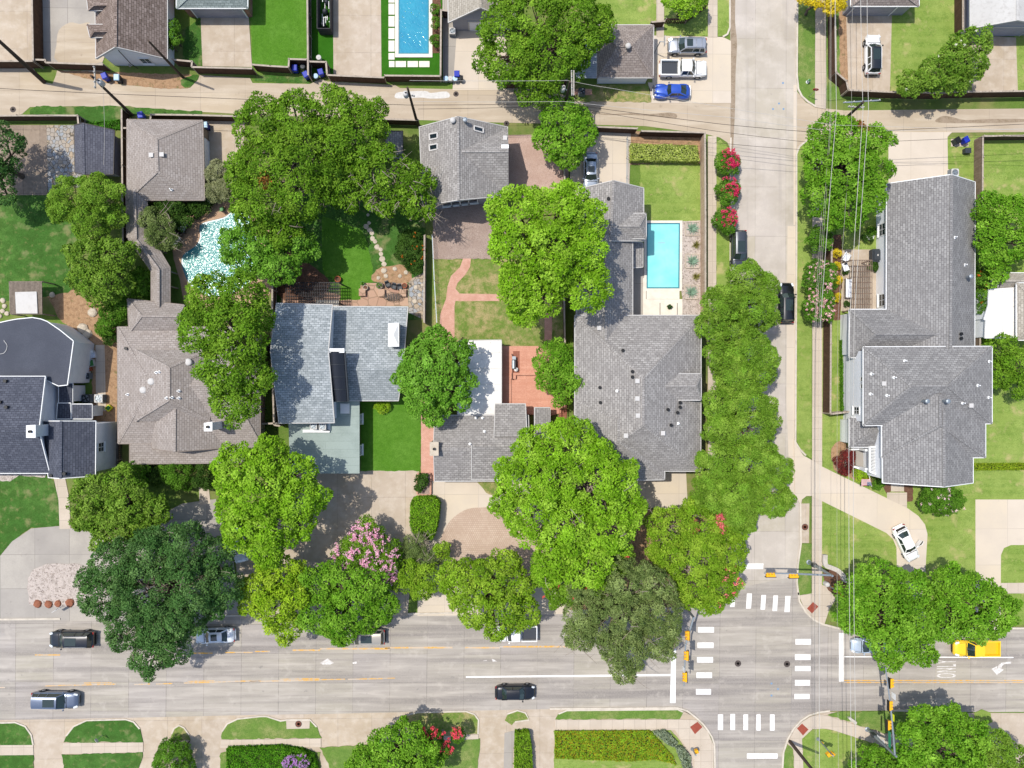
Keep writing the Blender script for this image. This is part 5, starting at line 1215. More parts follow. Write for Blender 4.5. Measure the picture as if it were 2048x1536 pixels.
# row west of the side street
row = [([(1490, 562, 42, 6), (1528, 575, 28, 5.6), (1440, 610, 48, 6.2), (1500, 620, 54, 6.6), (1530, 628, 28, 6), (1420, 650, 34, 5.6), (1460, 660, 40, 6)], 'fine elm at the top of the row beside the parked dark cars'),
       ([(1445, 715, 42, 6), (1500, 700, 48, 6.6), (1532, 718, 28, 6), (1468, 752, 44, 6.6), (1520, 748, 32, 6)], 'fine elm second from the top of the row along the side street'),
       ([(1440, 810, 42, 6.2), (1495, 812, 48, 6.8), (1528, 815, 26, 6), (1440, 858, 40, 6.4), (1500, 860, 56, 7)], 'fine elm third from the top of the row along the side street'),
       ([(1440, 930, 54, 6.6), (1505, 925, 60, 7.2), (1550, 940, 40, 6.6), (1420, 985, 44, 6.2), (1480, 990, 56, 7), (1535, 990, 50, 6.6), (1480, 1030, 38, 6)], 'fine elm at the lower end of the row where the street bends wide')]
for b, lb in row: T('street_tree', 'tree', lb, [(u, v, r * .94, z + (k * 7 % 3) * .5) for k, (u, v, r, z) in enumerate(b)], 'fine', flat=1.05, group='elms along the side street')
T('crape_myrtle', 'tree', 'tall crape myrtle with red-pink blossoms at the street corner by the crosswalk', [(1335, 1062, 46, 5.4), (1318, 1100, 30, 5), (1350, 1050, 40, 5.6), (1400, 1050, 50, 6), (1445, 1060, 40, 5.6), (1345, 1110, 40, 5.4), (1400, 1120, 62, 6.2), (1455, 1115, 42, 5.8), (1390, 1170, 46, 5.4), (1440, 1170, 42, 5.4), (1425, 1200, 28, 5)], 'lime', bark='barkpale', scale=.8,
  flowers=(['d2586a', 'e07a84', 'c44a52', 'e28a7c'], 85, .24, [(1435, 1045, 20, 6.1), (1435, 1045, 24, 6.1), (1430, 1058, 18, 6.1), (1440, 1036, 14, 6.1), (1440, 1165, 46, 5.4), (1385, 1052, 14, 6)]))
T('crape_myrtle', 'tree', 'crape myrtle with a few red blooms behind the thin olive oak', [(1100, 1140, 40, 5.2), (1140, 1165, 44, 5.6), (1190, 1150, 46, 5.6), (1230, 1120, 36, 5.4), (1115, 1185, 30, 4.6)], 'elm', bark='barkpale', flowers=(['c9564c', 'd66a5c'], 16, .22, None), scale=.8)
T('street_tree', 'tree', 'thin olive oak hanging over the road left of the stop line', [(1180, 1175, 52, 7), (1240, 1165, 56, 7.6), (1300, 1170, 48, 7.2), (1170, 1230, 44, 6.6), (1235, 1235, 66, 7.8), (1310, 1230, 50, 7.2), (1160, 1270, 34, 6), (1250, 1300, 48, 6.8), (1315, 1275, 42, 6.4), (1245, 1335, 30, 6), (1340, 1210, 26, 6.6)], 'olive', twigs=35)
T('street_tree', 'tree', 'yellow-green tree by the paver circle over the white car', [(930, 1165, 50, 5.6), (905, 1150, 32, 5.2), (990, 1165, 52, 6), (1035, 1170, 42, 5.8), (950, 1210, 46, 5.4), (1010, 1225, 50, 5.8), (1050, 1225, 34, 5.4), (1000, 1252, 26, 5), (1015, 1125, 32, 5.4)], 'lime', brown=None)
T('street_tree', 'tree', 'round mid-green tree hanging over the tan car', [(640, 1170, 40, 5.4), (690, 1160, 46, 5.8), (740, 1175, 44, 5.6), (645, 1225, 44, 5.4), (700, 1215, 54, 6.2), (760, 1215, 34, 5.2), (680, 1248, 36, 5), (728, 1240, 26, 5)], 'mid', scale=.9)
T('street_tree', 'tree', 'yellowest tree of the roadside row below the big bright tree', [(515, 1180, 40, 5.4), (560, 1140, 40, 5.6), (590, 1190, 36, 5.6), (550, 1215, 46, 5.8), (575, 1250, 34, 5), (500, 1200, 28, 5), (600, 1140, 28, 5)], 'yellow')
T('shade_tree', 'tree', 'bright tree with a long shadow on the wide concrete driveway', [(480, 935, 52, 7), (540, 915, 42, 7.4), (520, 980, 66, 8), (590, 955, 46, 7.2), (600, 1000, 52, 7.6), (480, 1010, 50, 7.2), (545, 1050, 56, 7.4), (480, 1070, 36, 6.2), (600, 1045, 32, 6.6), (530, 1095, 36, 6.2)], 'bright', up=1.5)
T('street_tree', 'tree', 'largest dark green tree reaching over the road at lower left', [(230, 1130, 52, 7), (300, 1110, 56, 8), (370, 1100, 56, 8), (430, 1110, 46, 7.4), (215, 1190, 52, 7), (290, 1185, 70, 9), (370, 1180, 70, 9), (440, 1175, 48, 7.6), (260, 1250, 48, 7), (330, 1250, 56, 8), (392, 1230, 38, 7.2), (300, 1310, 42, 6.6), (345, 1295, 36, 6.4), (175, 1160, 24, 6)], 'dark', twigs=30)
T('garden_tree', 'tree', 'medium tree with yellowish crown below the slate roof', [(190, 985, 44, 5.6), (240, 965, 34, 5.6), (185, 1030, 38, 5.2), (260, 1010, 46, 6), (310, 1020, 34, 5.6), (230, 1060, 42, 5.4), (290, 1060, 34, 5.2)], 'magnolia')
T('garden_tree', 'tree', 'green shrubby tree under the edge of the slate roof', [(270, 950, 26, 3), (250, 940, 16, 2.6)], 'shrub', scale=1.2)
T('crape_myrtle', 'tree', 'crape myrtle covered in pink blossoms at the edge of the wide driveway', [(735, 1070, 34, 3.8), (710, 1110, 42, 4.2), (760, 1110, 42, 4.2), (735, 1140, 40, 4), (775, 1145, 26, 3.6)], 'elm', bark='barkpale', scale=.75, flowers=(['dc9cba', 'e6b2c8', 'cf86a8', 'ecc4d4'], 330, .24, None))
T('shrub', 'shrub', 'loose olive shrub with bare twigs beside the clipped hedge', [(830, 1095, 30, 2.6), (800, 1120, 24, 2.4), (850, 1120, 26, 2.6), (870, 1110, 20, 2.2)], 'olive', twigs=45, scale=.8)
T('garden_tree', 'tree', 'small yellow-green tree between the pink myrtle and the paver circle', [(825, 1150, 30, 3.8), (860, 1150, 30, 3.8), (840, 1180, 24, 3.4), (800, 1165, 22, 3.4), (885, 1100, 16, 3)], 'lime', scale=.8)
T('shade_tree', 'tree', 'large tree under the power lines beside the rear driveway', [(1655, 265, 38, 6.4), (1700, 290, 46, 7), (1745, 285, 34, 6.6), (1640, 330, 40, 6.6), (1695, 350, 58, 7.6), (1750, 345, 36, 6.8), (1640, 395, 40, 6.4), (1700, 405, 46, 7), (1740, 395, 34, 6.4), (1670, 430, 32, 6)], 'mid', brown=(1712, 258, 18))
T('magnolia_tree', 'tree', 'magnolia with white blooms leaning over the alley fence', [(1940, 90, 40, 5), (1905, 120, 36, 4.8), (1870, 150, 38, 4.6), (1820, 165, 30, 4.2), (1940, 125, 34, 4.6), (1910, 165, 26, 4)], 'magnolia', flowers=(['e9e6d8'], 9, .13, None))
T('garden_tree', 'tree', 'golden yellow tree at the top edge by the power lines', [(1640, -8, 28, 4.4), (1665, 5, 24, 4.2), (1620, -15, 24, 4)], 'gold')
T('garden_tree', 'tree', 'bright little tree at the top beside the slatted bench fence', [(1350, -2, 22, 3.4), (1385, -2, 26, 3.6), (1370, 12, 22, 3.4)], 'bright', scale=.8)
T('garden_tree', 'tree', 'dense tree pressing on the right side of the grey gable roof', [(1985, 420, 36, 4.6), (2025, 440, 46, 5), (1980, 470, 36, 4.6), (2030, 490, 40, 4.8), (1985, 510, 30, 4.2), (1995, 545, 24, 3.6)], 'mid')
T('shrub', 'shrub', 'flowering vine mass between the grey gable roof and the white flat roof', [(1965, 560, 16, 2.2), (1968, 590, 17, 2.2), (1968, 615, 16, 2), (1972, 540, 14, 2.2)], 'shrub', flat=.8, trunk=False, flowers=(['d8501f', 'e06a2a'], 9, .14, None))
T('garden_tree', 'tree', 'leafy tree at the right edge below the white flat roof', [(2005, 700, 30, 4), (2035, 725, 40, 4.4), (2000, 750, 28, 3.8), (2045, 770, 26, 3.6)], 'elm', scale=.85)
T('shrub', 'shrub', 'round shrub with pale flowers below the large gable end', [(1862, 1000, 28, 1.9), (1900, 1000, 30, 2), (1880, 985, 24, 1.9), (1885, 1015, 20, 1.6)], 'shrub', flat=.75, trunk=False, flowers=(['e6bcc0', 'efe0dc'], 22, .15, None))
T('street_tree', 'tree', 'large tree right of the intersection over the pale blue car', [(1710, 1180, 42, 6), (1760, 1165, 46, 6.6), (1820, 1180, 44, 6.4), (1710, 1230, 42, 6), (1770, 1230, 60, 7.4), (1835, 1240, 46, 6.6), (1790, 1290, 44, 6.2), (1840, 1295, 34, 5.8), (1760, 1275, 32, 6), (1780, 1320, 22, 5.4)], 'mid')
T('street_tree', 'tree', 'large tree over the yellow pickup truck', [(1900, 1165, 42, 6), (1945, 1200, 52, 7), (1895, 1220, 46, 6.6), (1995, 1215, 40, 6.2), (1945, 1238, 40, 6.4), (1890, 1252, 32, 6), (1985, 1245, 30, 6)], 'mid')
T('street_tree', 'tree', 'large tree behind the mast arm with the green sign', [(1845, 1440, 36, 6), (1890, 1440, 40, 6.2), (1830, 1490, 46, 6.4), (1890, 1500, 60, 7.2), (1945, 1470, 34, 6), (1845, 1545, 50, 6), (1930, 1540, 46, 6)], 'mid')
T('street_tree', 'tree', 'fine leaved tree in the lower right corner', [(1985, 1490, 36, 4.6), (2020, 1520, 40, 4.8), (1975, 1530, 34, 4.4), (1960, 1470, 18, 4)], 'fine')
T('garden_tree', 'tree', 'small tree at the lower edge beside the sidewalk and the pole', [(1760, 1530, 36, 3.6), (1720, 1545, 28, 3.2), (1740, 1505, 20, 3), (1800, 1520, 24, 3.4)], 'mid', scale=.85)
T('garden_tree', 'tree', 'bushy tree at the bottom edge left of the red crape myrtle', [(780, 1490, 38, 4.8), (815, 1470, 36, 5), (840, 1505, 40, 5), (790, 1530, 46, 5), (730, 1520, 36, 4.4), (860, 1530, 30, 4.4)], 'mid')
T('crape_myrtle', 'tree', 'small crape myrtle with coral red blossoms at the bottom edge', [(865, 1480, 22, 3.2), (885, 1500, 20, 3.2), (915, 1470, 14, 2.8)], 'shrub', bark='barkpale', flowers=(['d8455a', 'e2606e', 'c73a4a'], 70, .2, [(860, 1460, 16, 3.4), (880, 1480, 20, 3.4), (895, 1495, 12, 3.2), (915, 1463, 12, 3)]))
for u, v, lb in [(1455, 327, 'crape myrtle with crimson blossoms nearest the alley in the verge'), (1455, 385, 'crape myrtle with crimson blossoms, the middle one along the verge'), (1451, 443, 'crape myrtle with crimson blossoms just above the parked silver-black car')]:
    b = [(u - 8, v - 4, 17, 2), (u + 10, v - 6, 15, 2), (u + 2, v + 9, 17, 1.9), (u - 4, v - 14, 11, 1.9)]
    T('crape_myrtle', 'shrub', lb, b, 'shrub', bark='barkpale', group='crimson crape myrtles in the verge', flowers=(['cf2f5e', 'df4a74', 'b8234c'], 75 if v < 330 else 48, .17, [(u, v - 8, 22, 2.1), (u + 8, v - 2, 16, 2)]))
for u, v, r, lb, nf in [(1640, 478, 26, 'slim dark-leaved tree in the verge just below the power line tree', 6), (1637, 555, 36, 'crape myrtle with pale pink blooms, the upper of two beside the plank fence', 60), (1637, 612, 34, 'crape myrtle with pale pink blooms, the lower of two beside the plank fence', 75)]:
    b = [(u - r * .35, v, r * .62, 3), (u + r * .4, v - r * .3, r * .6, 3.1), (u + r * .3, v + r * .4, r * .6, 3), (u - r * .2, v - r * .5, r * .5, 2.8), (u - r * .3, v + r * .5, r * .45, 2.7)]
    T('crape_myrtle', 'tree', lb, b, 'shrub', bark='barkpale', scale=1.2, flowers=(['e6b5b8', 'eccdc9', 'd99aa2'], nf, .16, None))
T('shrub', 'shrub', 'dark red-leaved shrub beside the porch steps', [(1688, 922, 18, 1.6), (1697, 912, 13, 1.6), (1690, 938, 12, 1.4)], 'red', flat=.8, trunk=False)
T('shrub', 'shrub', 'citrus-like shrub dotted with orange fruit by the wire fence', [(815, 505, 24, 1.5), (830, 525, 22, 1.4), (820, 480, 20, 1.5), (835, 500, 18, 1.4)], 'dkshrub', flat=.8, trunk=False, flowers=(['d8702a'], 16, .1, None))
T('shrub', 'shrub', 'bright shrub at the corner of the big brown gable by the white fence', [(345, 55, 14, 2.4), (346, 75, 15, 2.4), (342, 90, 10, 1.8)], 'shrub', trunk=False, flat=.8)
T('shrub', 'shrub', 'round yellow-green bush on the lawn under the blue-grey eave', [(767, 813, 12, .7), (757, 812, 8, .6)], 'yellow', flat=.7, trunk=False, scale=.6)
T('shrub', 'shrub', 'dark shrub below the brown lower eave, left of three', [(310, 950, 22, 1.4), (300, 935, 14, 1.2)], 'dkshrub', flat=.8, trunk=False)
T('shrub', 'shrub', 'largest green shrub below the brown lower eave, middle of three', [(355, 950, 30, 1.8), (345, 935, 22, 1.6), (370, 962, 16, 1.3)], 'shrub', flat=.8, trunk=False)
T('shrub', 'shrub', 'fine green shrub below the brown lower eave beside the short path', [(408, 955, 20, 1.4), (412, 940, 18, 1.4), (412, 970, 12, 1.1)], 'dkshrub', flat=.8, trunk=False)
T('shrub', 'shrub', 'planter shrub at the corner of the wide driveway and small house', [(842, 962, 13, 1.1), (838, 975, 9, 1), (847, 953, 8, 1)], 'dkshrub', flat=.9, trunk=False)
for k, (u, v) in enumerate([(1674, 506), (1674, 532), (1674, 560), (1673, 594)]):
    lb = ['highest', 'second', 'third', 'lowest'][k] + ' round golden yellow bush in the bed beside the patio'
    T('golden_bush', 'shrub', lb, [(u, v, 8.5, .7), (u - 2, v + 3, 7, .6)], 'gold', flat=.9, trunk=False, scale=.6, group='golden bushes beside the patio')
for u, v, lb in [(870, 18, 'clipped round bush beside the rectangular pool, nearest the top edge'), (871, 45, 'clipped round bush beside the rectangular pool, middle of three'), (871, 80, 'clipped round bush beside the rectangular pool, lowest and nearest the coping corner')]:
    T('round_bush', 'shrub', lb, [(u, v, 9.5, 1.0), (u, v + 4, 9, 1.0)], 'shrub', flat=1.0, trunk=False, scale=.75, group='clipped round bushes beside the rectangular pool')
for u, v, r, k, lb in [(1735, 475, 11, 'dkshrub', 'dark clipped shrub against the white wall near the covered grill'), (1742, 462, 9, 'shrub', 'green shrub at the wall above the covered grill'), (1966, 653, 8, 'yellow', 'small round bush at the slatted fence below the white roof, upper one'), (1972, 677, 12, 'yellow', 'small round bush at the slatted fence below the white roof, lower one'),
                       (1755, 965, 12, 'shrub', 'low bush between the flag and the large gable'), (1722, 948, 14, 'yellow', 'low lime bush in front of the porch rail'), (1745, 532, 10, 'dkshrub', 'potted bush beside the covered grill'), (1690, 544, 6, 'dkshrub', 'low potted plant near the top lounge chair on the patio'), (1693, 608, 6, 'dkshrub', 'low potted plant at the lower end of the patio bench'),
                       (180, 860, 0, '', '')]:
    if r: T('shrub', 'shrub', lb, [(u, v, r, r * .055), (u + r * .4, v + r * .3, r * .7, r * .05)], k, flat=.85, trunk=False, scale=.7)
# ---- hedges and beds
hedge('hedge', 'hedge', 'tall clipped hedge block between the two front driveways', smoothpoly([(824, 1000), (850, 995), (874, 1000), (878, 1020), (872, 1060), (862, 1080), (840, 1078), (822, 1062), (820, 1030)], 3), 0, 2.2, pal=['5c8f1c', '6fa428', '4a7a16', '86b438'], wob=.1)
hedge('hedge', 'hedge', 'pale green rectangular hedge on the pool lawn by the alley fence', [(1262, 287), (1395, 290), (1400, 322), (1262, 320)], 0, 1.3, pal=['94ac50', 'a8be66', '7b9640', 'b8ca80'], wob=.08)
hedge('hedge', 'hedge', 'narrow clipped hedge beside the grey strip at the bottom edge', [(1030, 1468), (1058, 1466), (1064, 1500), (1066, 1560), (1028, 1560)], 0, 1.3, pal=['5c8a1c', '6f9c28', '4a7416', '7fa634'], wob=.08)
hedge('ground_cover', 'ground cover', 'orange-tinged ground cover bed beside the lower sidewalk', [(1110, 1463), (1300, 1462), (1345, 1512), (1352, 1530), (1310, 1520), (1260, 1524), (1110, 1518)], .05, .5, pal=['78a02a', '8ca42c', '9c8428', '70a82e', '84b02c'], wob=.06, l=.2)
hedge('hedge', 'hedge', 'dark ivy hedge along the lower sidewalk by the lilac bush', [(452, 1498), (560, 1494), (600, 1500), (628, 1512), (640, 1560), (452, 1560)], 0, .9, pal=['3f7a1a', '55921f', '2f6214', '66a52c'], wob=.1)
T('shrub', 'shrub', 'dense ball-shaped bush casting a round shadow on the bottom driveway', [(345, 1512, 34, 1.8), (340, 1500, 22, 2), (350, 1540, 44, 1.8), (365, 1510, 20, 1.8)], 'shrub', flat=.9, trunk=False)
T('shrub', 'shrub', 'lilac flowering bush at the bottom edge', [(582, 1522, 16, 1.2), (605, 1520, 15, 1.2), (594, 1535, 20, 1.2)], 'shrub', flat=.8, trunk=False, flowers=(['b686c6', 'c79ad4', 'a670b8'], 95, .15, None))
hedge('shrub', 'shrub', 'blue-grey dusty shrub strip at the corner of the lower sidewalk', [(1308, 1466), (1330, 1462), (1356, 1486), (1350, 1496), (1336, 1490)], .05, .7, pal=['7f9484', '98aa98', '6a8070'], wob=.1, l=.24)
hedge('shrub', 'shrub', 'blue-grey dusty shrub clump below the corner strip beside the signal', [(1352, 1496), (1364, 1494), (1382, 1515), (1384, 1545), (1370, 1545)], .05, .7, pal=['7f9484', '98aa98', '6a8070'], wob=.1, l=.24)
hedge('hedge', 'hedge', 'low lime hedge along the shadow line right of the large house', [(1946, 927), (2060, 926), (2060, 940), (1948, 941)], .08, .5, pal=['7c9c24', '92aa34', '668a1e'], wob=.06, l=.18)
hedge('hedge', 'hedge', 'narrow green hedge at the foot of the tall white wall', [(1682, 680), (1686, 680), (1688, 830), (1683, 830)], .08, .7, pal=['4a7a22', '5b8f2d'], wob=.06, l=.18)
hedge('shrub', 'shrub', 'weedy growth beside the alley and the shed', [(176, 244), (238, 238), (240, 258), (215, 256), (180, 252)], .05, .5, pal=['3f7a22', '55922d', '2f6214'], wob=.1, l=.24)
# agaves by the pool
def agave(u, v, label):
    c = P(u, v, .25); root = empty('agave', (c.x, c.y, .06), label, 'agave', 'agaves beside the turquoise pool'); rng = np.random.default_rng(int(v)); mb = MB()
    for k in range(26):
        a = k * 2.4; e = .15 + .9 * (k / 26) ** 1.3; L_ = .95 - .25 * k / 26
        d = Vector((math.cos(a) * math.cos(e), math.sin(a) * math.cos(e), math.sin(e))); s = Vector((-math.sin(a), math.cos(a), 0)); q = c + Vector((0, 0, -.05))
        for t0, t1 in ((.02, .45), (.45, 1)):
            w0, w1 = (.05, .085) if t0 < .1 else (.085, .005)
            mb.add([q + d * L_ * t0 - s * w0, q + d * L_ * t0 + s * w0, q + d * L_ * t1 + s * w1, q + d * L_ * t1 - s * w1], [[0, 1, 2, 3]])
    mb.build('leaf_rosette', mat('agave_leaf', '6f8a74', [(4, '86a08a', .5, .4, .6)], rough=.6), root)
    f = MB(); s_ = 1.7
    for dx, dy, lx, ly in ((0, .85, 1.7, .1), (0, -.85, 1.7, .1), (.85, 0, .1, 1.6), (-.85, 0, .1, 1.6)): f.box((c.x + dx, c.y + dy, .16), (lx, ly, .2))
    f.build('planter_edge', MT['walk'], root); MB().box((c.x, c.y, .1), (1.62, 1.62, .1)).build('planter_gravel', MT['whitegravel'], root)
for u, v, lb in [(1385, 457, 'blue-green agave in the square bed beside the top end of the turquoise pool'), (1385, 522, 'blue-green agave in the square bed beside the middle of the turquoise pool'), (1383, 584, 'blue-green agave in the square bed nearest the pool steps')]: agave(u, v, lb)
def grass_tuft(u, v, label):
    SEED[0] += 1; rng = np.random.default_rng(SEED[0]); c = P(u, v, .1); root = empty('grass_tuft', (c.x, c.y, .06), label, 'ornamental grass', 'grass tufts beside the pool'); n = 160
    a = rng.uniform(0, 6.28, n); e = rng.uniform(.4, 1.4, n); L_ = rng.uniform(.4, .8, n)
    d = np.stack([np.cos(a) * np.cos(e), np.sin(a) * np.cos(e), np.sin(e)], 1); s = np.stack([-np.sin(a), np.cos(a), 0 * a], 1) * .02; b = np.array([c.x, c.y, .06]) + d * .03; t = b + d * L_[:, None]
    leaf_mesh('blades', np.stack([b - s, t - s * .3, t + s * .3, b + s], 1), palette(rng, ['8b8a4a', 'a39c5c', '6f7a36'], n), root)
grass_tuft(1391, 490, 'dry grass tuft between the upper two agaves'); grass_tuft(1391, 553, 'dry grass tuft between the lower two agaves')
# ================================================================== VEHICLES
PAINT = {}
def paint(c, metal=.25):
    if c not in PAINT: PAINT[c] = mat('car_paint_' + c, c, rough=.32, spec=.5, metal=metal, coat=.8)
    return MT.setdefault('cp_' + c, PAINT[c])
MT['tail'] = mat('red_lamp_lens', '8e1712', rough=.2, spec=.6); MT['head'] = mat('clear_lamp_lens', 'd3d8db', rough=.1, spec=.8); MT['interior'] = mat('car_interior', '2a2622', rough=.9)
SPEC = {
    'sedan': dict(st=[(-2.40, .62, .66, .36), (-2.33, .80, .88, .28), (-2.0, .88, 1.0, .22), (-1.4, .91, .98, .2), (0, .92, .95, .2), (1.0, .92, .97, .2), (1.4, .90, .93, .2), (1.95, .86, .84, .22), (2.25, .76, .72, .26), (2.38, .56, .58, .34)],
                  wb=1.15, rf=.45, rr=-1.05, rb=-1.75, belt=.95, roof=1.44, bw=.80, rw=.58, wx=(1.42, -1.38), wr=.33),
    'suv': dict(st=[(-2.35, .76, .8, .4), (-2.3, .88, 1.05, .32), (-1.9, .94, 1.08, .28), (0, .96, 1.06, .26), (.9, .96, 1.08, .26), (1.3, .95, 1.06, .26), (1.9, .92, .98, .28), (2.25, .82, .86, .32), (2.38, .62, .68, .4)],
                wb=1.2, rf=.5, rr=-2.0, rb=-2.28, belt=1.06, roof=1.7, bw=.86, rw=.66, wx=(1.45, -1.42), wr=.37),
    'pickup': dict(st=[(-2.95, .92, .78, .5), (-2.9, .97, .8, .42), (-.62, .98, .8, .36), (-.6, .98, 1.14, .36), (.8, .98, 1.13, .34), (1.4, .97, 1.14, .34), (2.3, .95, 1.06, .36), (2.75, .88, .98, .4), (2.9, .72, .8, .46)],
                   wb=1.45, rf=.78, rr=-.4, rb=-.55, belt=1.13, roof=1.86, bw=.9, rw=.70, wx=(1.85, -1.75), wr=.4),
    'vintage': dict(st=[(-2.3, .35, .5, .38), (-2.2, .6, .74, .3), (-1.8, .74, .98, .26), (-1.0, .8, 1.04, .25), (0, .8, 1.0, .25), (.6, .74, 1.0, .25), (1.2, .56, .98, .25), (1.9, .42, .9, .28), (2.2, .32, .78, .34), (2.26, .22, .6, .4)],
                    wb=.78, rf=.3, rr=-.85, rb=-1.75, belt=1.0, roof=1.5, bw=.70, rw=.54, wx=(1.4, -1.35), wr=.35)}
def vehicle(kind, u, v, dirn, color, label, roofc=None, sun=False, rails=False, name=None, cat=None, z=.02, L=None, Wd=1.0, opened=False, panels=None, metal=.25):
    S_ = SPEC[kind]; p = P(u, v, S_['roof'] * .7); ang = math.atan2(-dirn[1], dirn[0])
    root = empty(name or {'sedan': 'car', 'suv': 'suv', 'pickup': 'pickup_truck', 'vintage': 'vintage_car'}[kind], (p.x, p.y, z), label, cat or {'sedan': 'car', 'suv': 'car', 'pickup': 'pickup truck', 'vintage': 'car'}[kind], None, ang)
    pm = paint(color, metal); rm = paint(roofc, metal) if roofc else pm
    sx = (L / (S_['st'][-1][0] - S_['st'][0][0])) if L else 1
    X = lambda x: x * sx
    B = lambda n, mb, m, sm=False, par=None: mb.build(n, m if not isinstance(m, str) else MT[m], par or root, sm, local=True)
    prof = [(0, 0), (.78, 0), (.95, .1), (1.0, .36), (.985, .68), (.93, .88), (.80, .985), (.45, 1.0), (0, 1.0)]
    ring = prof + [(-a, b) for a, b in prof[-2:0:-1]]; n = len(ring); mb = MB(); vs = []
    for x, w, zd, zl in S_['st']:
        for a, b in ring: vs.append((X(x), a * w * Wd, zl + (zd - zl) * b + (.03 * (1 - a * a) if b > .98 else 0)))
    k = len(S_['st'])
    mb.add(vs, [[i * n + j, i * n + (j + 1) % n, (i + 1) * n + (j + 1) % n, (i + 1) * n + j] for i in range(k - 1) for j in range(n)] + [list(range(n))[::-1], [(k - 1) * n + j for j in range(n)]])
    body = B('body', mb, pm, True)
    wb, rf, rr, rb, bz, rz, bw, rw = [S_[q] for q in ('wb', 'rf', 'rr', 'rb', 'belt', 'roof', 'bw', 'rw')]; bw *= Wd; rw *= Wd
    wb, rf, rr, rb = X(wb), X(rf), X(rr), X(rb)
    fc, fs = .02, .16
    V = Vector
    b0, b1 = V((wb, 0, bz)), V((wb - fs, bw, bz - .01)); r0, r1 = V((rf, 0, rz)), V((rf - .07, rw, rz - .05))
    b2, b3 = V((rb + .1, bw * .97, bz - .01)), V((rb, 0, bz)); r2, r3 = V((rr + .05, rw * .97, rz - .07)), V((rr, 0, rz - .02))
    my = lambda q: V((q.x, -q.y, q.z))
    B('windshield', MB().add([b0, b1, r1, r0], [[0, 1, 2, 3]]).add([b0, my(b1), my(r1), r0], [[3, 2, 1, 0]]), 'carglass')
    B('rear_window', MB().add([b3, b2, r2, r3], [[3, 2, 1, 0]]).add([b3, my(b2), my(r2), r3], [[0, 1, 2, 3]]), 'carglass')
    B('side_window', MB().add([b1, b2, r2, r1], [[0, 1, 2, 3]]), 'carglass'); B('side_window', MB().add([my(b1), my(b2), my(r2), my(r1)], [[3, 2, 1, 0]]), 'carglass')
    mb = MB(); nx, ny = 7, 9; g = []
    for i in range(nx):
        for j in range(ny):
            s, t = i / (nx - 1), 2 * j / (ny - 1) - 1
            xf = (r0.x * (1 - t * t) + r1.x * t * t) + .05; xr = (r3.x * (1 - t * t) + r2.x * t * t) - .05; hw = (rw + .02) * (1 if abs(t) < 1 else 1)
            g.append((xf + (xr - xf) * s, t * hw, rz + .015 + .05 * (1 - t * t) * (1 - (2 * s - 1) ** 2 * .5) - .06 * t ** 4 - (.03 * max(0, s - .7))))
    mb.add(g, [[i * ny + j, (i + 1) * ny + j, (i + 1) * ny + j + 1, i * ny + j + 1][::-1] for i in range(nx - 1) for j in range(ny - 1)])
    mb.add([(x, y, zz - .05) for x, y, zz in g], [[i * ny + j, (i + 1) * ny + j, (i + 1) * ny + j + 1, i * ny + j + 1] for i in range(nx - 1) for j in range(ny - 1)])
    roof = B('roof', mb, rm, True)
    mb = MB(); bx = (wb + rb) / 2 - .05
    for f in (lambda q: q, my):
        mb.bar(f(b1), f(r1), .1, .07); mb.bar(f(b2), f(r2), .16, .08)
        mb.bar(f(V((bx, bw, bz))), f(V((bx, rw, rz - .05))), .08, .05); mb.bar(f(r1), f(r2), .07, .07)
        if kind == 'suv': mb.bar(f(V((X(-1.45), bw, bz))), f(V((X(-1.4), rw, rz - .05))), .1, .05)
    mb.bar(r1, my(r1), .05, .05); mb.bar(r2, my(r2), .05, .05)
    B('pillars', mb, pm, par=roof)
    if sun:
        x0, x1 = r0.x - .22, r0.x - .22 - (1.35 if sun == 2 else .75)
        B('sunroof', MB().box(((x0 + x1) / 2, 0, rz + .065), (abs(x1 - x0), rw * 1.35, .02)), 'carglass', par=roof)
    if rails:
        for s in (-1, 1): B('roof_rail', MB().tube([(r1.x - .1, s * rw * .93, rz + .0), (r1.x - .25, s * rw * .93, rz + .08), (r2.x + .25, s * rw * .93, rz + .06), (r2.x + .1, s * rw * .93, rz - .02)], .025, 6), 'rim', par=roof)
    if panels:
        for x in panels: B('roof_crossbar', MB().box((X(x), 0, rz + .09), (.05, rw * 1.9, .03)), 'rim', par=roof)
    fw = S_['st'][4][1] * Wd
    for x in S_['wx']:
        for s in (-1, 1):
            y0 = s * (fw - .17); y1 = s * (fw + .025); wr = S_['wr']
            w_ = B('wheel', MB().tube([(X(x), y0, wr), (X(x), y1 - s * .02, wr), (X(x), y1, wr)], [wr, wr, wr * .9], 18), 'tyre')
            B('rim', MB().tube([(X(x), y1 - s * .02, wr), (X(x), y1 + s * .012, wr)], [wr * .62, wr * .56], 14), 'rim', par=w_)
            if kind != 'vintage': B('wheel_arch', MB().tube([(X(x) + (wr + .08) * math.cos(t), s * (fw - .02), wr + (wr + .06) * math.sin(t)) for t in np.linspace(.25, 2.9, 9)], .045, 6), 'black' if kind == 'suv' else pm)
    for s in (-1, 1):
        B('side_mirror', MB().lathe((wb - .28, s * (bw + .2), bz + .02), [(.05, -.02), (.1, .03), (.1, .1), (.05, .14)], 8).bar((wb - .28, s * (bw + .02), bz + .04), (wb - .28, s * (bw + .16), bz + .06), .06, .05), rm if kind != 'vintage' else 'rim')
        xf, wf, zf, _ = S_['st'][-3]; xf2, wf2, zf2, _ = S_['st'][-2]
        a = V((X(xf) + .04, s * wf * .86 * Wd, zf - .02)); b = V((X(xf2) + .04, s * wf2 * .80 * Wd, zf2 - .03))
        if kind != 'vintage': B('headlight', MB().bar(a, b, .22, .1), 'head')
        xt, wt, zt, _ = S_['st'][1]
